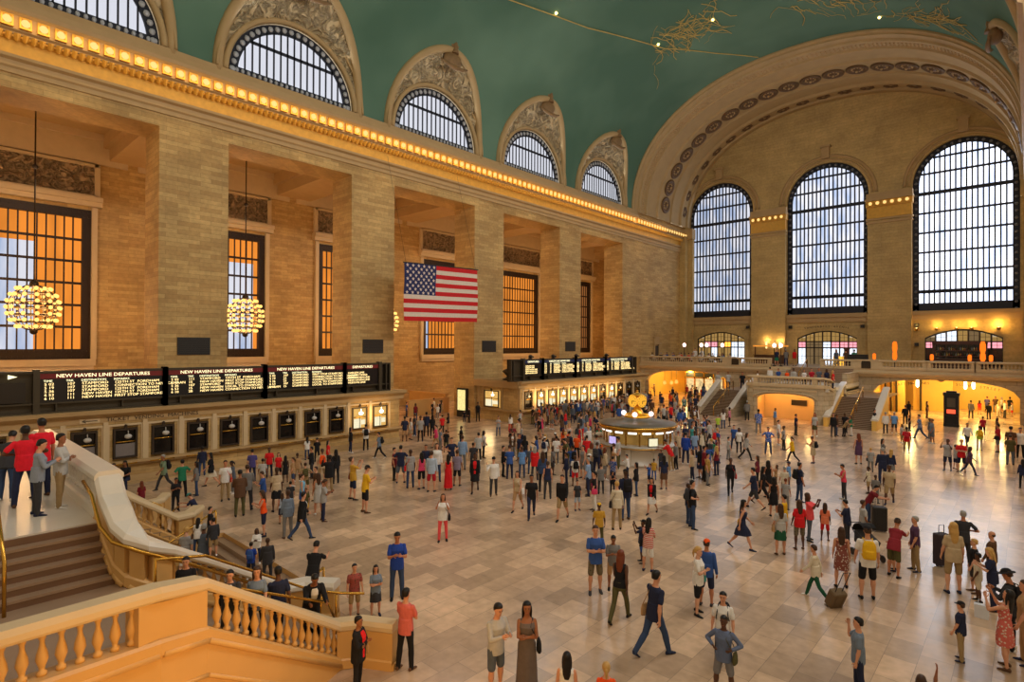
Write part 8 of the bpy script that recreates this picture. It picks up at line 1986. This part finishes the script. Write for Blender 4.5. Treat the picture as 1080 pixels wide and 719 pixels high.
# ------------------------------------------------------------------ doors and things on the far balcony
def emitmix(name, cols, s):
    return emit(name, cols, s, .5, 3.)
PINK = emit('lit_pink_display', (1., .36, .42, 1), 1.3, .4, 4.)
WHITEB = emit('daylight_street_pane', (.8, .88, 1., 1), 1.5, .5, 3.)
TANP = emit('warm_lit_room_pane', srgb(176, 138, 78), .8, .3, 2.)
GREYP = emit('dim_room_pane', srgb(150, 122, 84), .6, .4, 3.)
for i, c in enumerate(DC):
    fr = MB(); y = YE+.3; nb = 7
    def seg(x0, x1, z0, z1): fr.box(x0, x1, y-.08, y+.08, z0, z1)
    for k in range(nb+1):
        x = c-DW/2+DW*k/nb; zt = dtop(min(max(x, c-DW/2+.02), c+DW/2-.02), c); seg(x-.08, x+.08, 4.6, zt)
    for k in range(14):
        x0 = c-DW/2+DW*k/14; x1 = x0+DW/14; z0 = dtop(x0, c); z1 = dtop(x1, c)
        fr.loft([[(x0, y-.1, z0-.16), (x0, y+.1, z0-.16), (x0, y+.1, z0+.02), (x0, y-.1, z0+.02)], [(x1, y-.1, z1-.16), (x1, y+.1, z1-.16), (x1, y+.1, z1+.02), (x1, y-.1, z1+.02)]], 0, True, True, False)
    for z in (6.75, 7.55): seg(c-DW/2, c+DW/2, z-.08, z+.08)
    root = fr.build('door_%d' % (i+1), BRONZE); root['kind'] = 'structure'
    rows = [(4.6, 6.67), (6.83, 7.47), (7.63, 9.2)]
    pats = [['TTWTTWW', 'TPPTOWW', 'TTTTTTT'], ['WGGWWWW', 'PGGWPPP', 'TTTTTTT'], ['DDDDDDD', 'PDDDDPP', 'GWWTBTT']][i]
    mm = {'T': TANP, 'W': WHITEB, 'P': PINK, 'G': GREYP, 'D': DARK, 'O': emit('orange_lit_pane_%d' % i, (1, .4, .05, 1), 2.), 'B': GREYP}
    for (z0, z1), pt in zip(rows, pats):
        for k, ch in enumerate(pt):
            x0 = c-DW/2+DW*k/nb+.08; x1 = x0+DW/nb-.16
            zz = min(z1, dtop(x0+.05, c), dtop(x1-.05, c)) if z1 > 8 else z1
            p = MB(); p.box(x0, x1, y+.0, y+.03, z0, zz)
            p.box((x0+x1)/2-.02, (x0+x1)/2+.02, y-.03, y, z0, zz, 1); p.box(x0, x1, y-.03, y, (z0+zz)/2-.02, (z0+zz)/2+.02, 1)
            p.build('pane', [mm[ch], BRONZE], root)
rt = empty('arch_lettering', (0, 0, 0)); tag(rt, 'faint carved letters on the end wall above the central door', 'lettering')
for k, ch in enumerate('VANDERBILT AVENUE'):
    if ch != ' ': text('letter', ch, .34, BRONZE, (-22.+5*k/16, YE-.02, 9.35-.035*(-22+5*k/16+19.5)**2+.15), (rad(90), -math.atan(-.07*(-22+5*k/16+19.5)), 0), rt, .01, 'CENTER')
for i, (x, z, l) in enumerate([(-29.42, 9.57, 'right of the left door arch'), (-23.8, 9.48, 'left of the central door arch'), (-15.42, 9.45, 'right of the central door arch'), (-9.92, 9.46, 'left of the right door arch'), (-9.92, 7.2, 'the low one by the right door arch')]):
    s_ = MB(); s_.box(-.2, .2, -.3, 0, -.2, .2); s_.box(-.16, .16, -.33, -.3, -.16, .16); o = s_.build('loudspeaker', BLACKM); o.location = (x, YE, z)
    tag(o, 'small black loudspeaker on the end wall, '+l, 'loudspeaker', 'loudspeakers on the end wall')
# dark doorway with pediment on the left wall above the balcony
m = MB(); m.box(0, .08, -.55, .55, 0, 2.3); o = m.build('door_4', BRONZE); o.location = (XP, 72.4, 4.6); o['kind'] = 'structure'
m = MB(); m.box(0, .2, -.8, -.55, 0, 2.5); m.box(0, .2, .55, .8, 0, 2.5); m.box(0, .35, -1.0, 1.0, 2.5, 2.75); m.box(0, .15, -.7, .7, 2.75, 3.4); m.box(0, .3, -.9, .9, 3.4, 3.55); m.build('surround', TRIM, o)
# wall lights: warm bulbs at the foot of the wall over the right door
for i, (x, e_) in enumerate([(-8.0, 60), (-6.2, 45), (-4.9, 80), (-2.6, 130), (-9.9, 12)]):
    z = 9.35
    s_ = MB(); s_.lathe([(.05, -.3), (.18, -.22), (.2, 0), (.16, .02)], n=10); s_.box(-.04, .04, 0, .35, -.3, -.2); o = s_.build('wall_uplight', BRASS); o.location = (x, YE-.42, z-.25)
    g_ = MB(); g_.sphere((0, 0, -.02), .09, 8, 6); g_.build('bulb', emit('uplight_bulb_%d' % i, (1, .7, .25, 1), 6.), o)
    tag(o, 'small brass uplight on the end wall, '+['leftmost in the row over the right door arch', 'second in the row over the right door arch', 'over the crown of the right door arch', 'brightest one right of the right door arch', 'dim one left of the right door arch'][i], 'wall light', 'uplights over the right door')
    light('uplight_glow', 'POINT', (x, YE-.55, z+.15), e_*.8, (1., .58, .12), .15)
# globe lamps of the restaurant and tall sconces
PG = emit('pink_globe_glow', (1., .66, .6, 1), 2.2)
gl = None
for i, x in enumerate((-33.2, -30.9, -30.2, -28.2, -22.07, -21.34)):
    if gl is None:
        r_ = empty('globe_lamp'); s_ = MB(); s_.lathe([(.22, 0), (.2, .08), (.05, .15), (.045, 2.1), (.12, 2.2)], n=10); s_.build('post', BRONZE, r_)
        g_ = MB(); g_.sphere((0, 0, 2.42), (.22, .22, .28), 12, 8); g_.build('globe', PG, r_); gl = r_; o = r_
    else: o = dup(gl)
    o.location = (x, YB+1.2, 4.6)
    tag(o, 'pink-white globe lamp, '+['at the left end of the restaurant balcony, alone', 'left one of the close pair before the left door arch', 'right one of the close pair before the left door arch', 'before the middle of the left door arch', 'left one of the pair by the stair opening', 'right one of the pair by the stair opening'][i], 'lamp', 'globe lamps of the balcony restaurant')
for i, x in enumerate((-26.6, -24.9)):
    s_ = MB(); s_.lathe([(.05, 0), (.1, .05), (.13, .9), (.09, .95)], n=10); o = s_.build('tall_sconce', emit('tall_sconce_glow_%d' % i, (1., .7, .25, 1), 1.8)); o.location = (x, YE-1.0, 6.6)
    k_ = MB(); k_.tube([(0, 0, .1), (0, .3, 0)], .04, 6); k_.build('bracket', BRASS, o)
    tag(o, 'tall glowing tube lamp on the left pilaster, the %s of two' % ('left' if i == 0 else 'right'), 'lamp', 'tube lamps on the left pilaster')
    light('sconce_glow', 'POINT', (x, YE-1.15, 7.7), 40, (1., .66, .25), .1)
# illuminated bar counter beneath them
rt = empty('bar_counter', (-25.6, YE-2.4, 4.6)); tag(rt, 'restaurant bar with an orange lit canopy beside the left pilaster', 'bar')
s_ = MB(); s_.box(-2.0, 2.0, -.4, .4, 0, 1.1); s_.box(-2.1, 2.1, -.5, .5, 1.1, 1.18)
for x in (-1.9, 1.9): s_.box(x-.07, x+.07, -.3, -.2, 1.1, 2.3)
s_.build('wooden_counter', plain('dark_wood', srgb(92, 56, 28), .4), rt)
s_ = MB(); s_.box(-2.1, 2.1, -.5, .5, 2.25, 2.45); s_.build('lit_canopy', emit('orange_canopy_glow', (1., .36, .05, 1), .9, .5, 3.), rt)
WOOD = plain('restaurant_wood', srgb(104, 62, 30), .5, var=.3)
CLOTH = plain('white_tablecloth', srgb(226, 216, 200), .8)
rt = empty('restaurant_bar', (-5.7, YE-5.0, 4.6)); tag(rt, 'long dark bar with bottle shelves standing before the right door arch', 'bar')
s_ = MB(); s_.box(-2.3, 2.3, -.5, .4, 0, 1.05); s_.box(-2.4, 2.4, -.6, .5, 1.05, 1.12); s_.box(-2.2, 2.2, .9, 1.2, 0, .9)
for x in (-2.2, 2.2): s_.box(x-.12, x+.12, .8, 1.3, 0, 2.75)
s_.build('counter', plain('bar_wood', srgb(70, 40, 26), .4), rt)
s_ = MB()
for z in (1.35, 1.95, 2.65): s_.box(-2.3, 2.3, .85, 1.25, z-.05, z+.04)
s_.box(-2.35, 2.35, .8, 1.3, 2.66, 2.95); s_.build('shelf', plain('bar_shelf', srgb(84, 44, 34), .4), rt)
bcols = [srgb(40, 60, 34), srgb(150, 90, 30), srgb(120, 130, 130), srgb(60, 24, 16), srgb(180, 160, 90)]
bms = [plain('bottle_glass_%d' % k, c, .15) for k, c in enumerate(bcols)]
bot = None
for z in (1.39, 1.99):
    for k in range(22):
        if bot is None:
            s_ = MB(); s_.lathe([(.05, 0), (.055, .02), (.055, .2), (.02, .27), (.018, .34)], n=8); bot = s_.build('bottle', bms[0]); o = bot
        else: o = dup(bot, kids=False)
        o.material_slots[0].link = 'OBJECT'; o.material_slots[0].material = bms[(k*7+int(z*3)) % 5]
        o.location = (-5.7-2.0+4.0*k/21, YE-5.0+1.05, 4.6+z)
        tag(o, 'small bottle standing on the shelves of the dark bar before the right door arch', 'bottle', 'bottles behind the bar')
# orange lamps along the balcony
OL = emit('orange_lamp_glow', (1., .16, .01, 1), 1.25)
s_ = MB(); s_.lathe([(.1, 0), (.15, .12), (.15, .5), (.1, .62)], n=10)
s2 = MB(); s2.lathe([(.1, 0), (.17, .2), (.16, .55), (.12, .6), (.18, .9), (.17, 1.3), (.1, 1.5)], n=10)
for i, (x, z, big, y) in enumerate([(-12.0, 5.62, 0, YB+.6), (-10.25, 5.6, 1, YB+.8), (-7.2, 5.6, 0, YB+.8), (-4.3, 5.6, 0, YB+.8), (-3.35, 5.6, 1, YB+.9), (-2.75, 5.6, 0, YB+.6)]):
    o = (s2 if big else s_).build('orange_lamp', OL); o.location = (x, y, z)
    if big: o.scale = (1.25, 1.25, 1.25)
    k_ = MB(); k_.lathe([(.12, -1.0), (.12, -.96), (.03, -.9), (.03, 0), (.1, .01)], n=8); k_.build('stand', BLACKM, o)
    if big: k_ = o.children[0]; k_.scale = (1, 1, .82)
    else: pass
    tag(o, ['small orange lamp beside the black cabinet on the balcony', 'large orange lamp at the left end of the dark bar', 'small orange lamp before the left half of the dark bar', 'small orange lamp before the right half of the dark bar', 'large orange lamp at the right end of the dark bar', 'small orange lamp right of the large one at the right end of the bar'][i], 'lamp', 'orange lamps on the balcony')
# black cabinet, wooden post
s_ = MB(); s_.box(-.9, .9, -.35, .35, 0, 1.45); s_.box(-.95, .95, -.4, .4, 1.45, 1.5); s_.box(-.8, .8, -.4, -.35, .75, 1.35); o = s_.build('cabinet', BLACKM); o.location = (-13.6, YB+1.2, 4.6); tag(o, 'low black cabinet on the balcony in front of the right pilaster', 'cabinet')
s_ = MB(); s_.box(-.25, .25, -.2, .2, 0, 2.0); s_.box(-.3, .3, -.25, .25, 2.0, 2.1); s_.box(-.3, .3, -.25, .25, 0, .12); o = s_.build('wooden_lectern', plain('red_brown_wood', srgb(90, 36, 20), .5)); o.location = (-16.0, YE-5.5, 4.6); tag(o, 'tall red-brown wooden stand right of the central door', 'stand')
s_ = MB(); s_.box(-.55, .55, -.25, .25, 0, 1.1); s_.box(-.6, .6, -.3, .3, 1.1, 1.16); o = s_.build('host_desk', emit('lit_desk_front', (1., .5, .06, 1), 1.1)); o.location = (-16.9, YE-5.2, 4.6); tag(o, 'small orange glowing desk beside the tall wooden stand', 'desk')
# restaurant tables with chairs at the left half of the balcony
def table():
    r_ = empty('restaurant_table'); s_ = MB(); s_.lathe([(.3, 0), (.05, .06), (.05, .7)], n=10); s_.build('pedestal', WOOD, r_)
    s_ = MB(); s_.box(-.5, .5, -.4, .4, .7, .75); s_.box(-.5, .5, -.41, -.4, .5, .72); s_.build('tablecloth', CLOTH, r_); return r_
def chair():
    r_ = empty('restaurant_chair'); s_ = MB(); s_.box(-.22, .22, -.22, .22, .42, .48); s_.build('seat', WOOD, r_)
    for sx in (-1, 1):
        for sy in (-1, 1): l_ = MB(); l_.box(sx*.2-.02, sx*.2+.02, sy*.2-.02, sy*.2+.02, 0, .42); l_.build('leg', WOOD, r_)
    s_ = MB(); s_.box(-.22, .22, .18, .22, .48, .95); s_.build('backrest', WOOD, r_); return r_
T0, C0 = table(), chair(); first = True; SEATS = []
for r in range(2):
    for k in range(9):
        x = -37.6+1.3*k+(.5 if r else 0); y = YB+1.3+2.2*r
        if x > -27.4: continue
        t_ = T0 if first else dup(T0); t_.location = (x, y, 4.6)
        tag(t_, 'white-clothed restaurant table on the left half of the far balcony, %s row' % ('front' if r == 0 else 'second'), 'table', 'tables of the %s restaurant row' % ('front' if r == 0 else 'second'))
        for q in (-1, 1):
            c_ = C0 if first and q == -1 else dup(C0); c_.location = (x+q*.02, y+q*.62, 4.6); c_.rotation_euler = (0, 0, 0 if q == 1 else pi)
            tag(c_, 'dark wooden restaurant chair, %s side of a table, %s row on the balcony' % ('far' if q == 1 else 'near', 'front' if r == 0 else 'second'), 'chair', 'chairs %s side %s row' % ('far' if q == 1 else 'near', 'front' if r == 0 else 'second'))
            SEATS.append((x+q*.02, y+q*.55, 4.6+.0, 0 if q == 1 else pi))
        first = False

# diners on some of the chairs
rg = random.Random(21); dt = ['t.white', 'l.blue', 't.black', 'l.palegrey', 't.red', 'l.navy', 't.beige', 'l.white', 't.teal', 't.grey', 'j.charcoal', 't.olive']
for i, (x, y, z, a) in enumerate(SEATS):
    if i % 3 == 1: continue
    top = dt[(i*5) % 12]; c_ = {'palegrey': 'pale grey'}.get(top[2:], top[2:])
    row = 'front' if y < YB+2.3 else 'second'
    n_ = '%s-dressed diner seated at the %s row of balcony tables, %s' % (c_, row, 'back to the hall' if a != 0 else 'facing the hall')
    person(400+i, x, y, z+.02, 1., 180 if a == 0 else 0, 'mf'[i % 2], 'si', top, 'p.black', ('sh.black', 'lo.brown', 'sh.grey', 'po.blond')[i % 4], '', n_, 0)['group'] = 'diners: '+n_
# ------------------------------------------------------------------ daylight and camera
wd = bpy.data.worlds.new('World'); bpy.context.scene.world = wd; wd.use_nodes = True
bg = wd.node_tree.nodes['Background']; bg.inputs[0].default_value = (1., .78, .5, 1); bg.inputs[1].default_value = WORLD_S
# windows of the wall behind the camera and the lunettes over both long walls let the day in
for y in (45.5, 58.7): light('right_gallery_glow', 'POINT', (7.5, y, 12.), 900, (1., .7, .4), 1.)
light('daylight_rear_windows', 'AREA', (-19.5, -9, 20), 13500, (1., .84, .6), 26, (rad(-90), 0, 0), 18)
light('daylight_right_lunettes', 'AREA', (-1.5, 30, 27), 5600, (.98, .94, .9), 5, (0, rad(62), 0), 60)
for c in LCY[1:]: light('daylight_lunette', 'AREA', (XP+.5, c, 27), 260, (.9, .95, 1.), 4, (0, rad(-90), 0), 8)
# cornice bulbs wash the gilded frieze
light('cornice_bulb_wash', 'AREA', (XP+1.1, 35, 23.4), 420, (1., .62, .22), .5, (0, rad(60), 0), 78)
light('under_balcony_lamps', 'AREA', (-5.5, 3.5, 2.9), 115, (1., .46, .06), 1.5, (0, rad(75), 0), 6)

F_, YAW, PIT, ROLL = 595.6, rad(42.602), rad(.343), rad(.266)
cam = bpy.data.cameras.new('camera'); co = bpy.data.objects.new('camera', cam); C.objects.link(co)
cam.sensor_width = 36; cam.lens = F_/1080*36; cam.clip_end = 400; cam.clip_start = .1
Fv = Vector((-sin(YAW)*cos(PIT), cos(YAW)*cos(PIT), sin(PIT))); Rv = Vector((cos(YAW), sin(YAW), 0)); Uv = Rv.cross(Fv)
R2 = Rv*cos(ROLL)+Uv*sin(ROLL); U2 = -Rv*sin(ROLL)+Uv*cos(ROLL)
co.matrix_world = Matrix(((R2.x, U2.x, -Fv.x, 0), (R2.y, U2.y, -Fv.y, 0), (R2.z, U2.z, -Fv.z, 7), (0, 0, 0, 1)))
sc = bpy.context.scene; sc.camera = co
sc.view_settings.view_transform = 'Standard'; sc.view_settings.look = 'None'; sc.view_settings.gamma = 1; sc.view_settings.use_curve_mapping = False
sc.view_settings.exposure = EXPO
sc.cycles.max_bounces = 6; sc.cycles.diffuse_bounces = 3; sc.cycles.glossy_bounces = 3
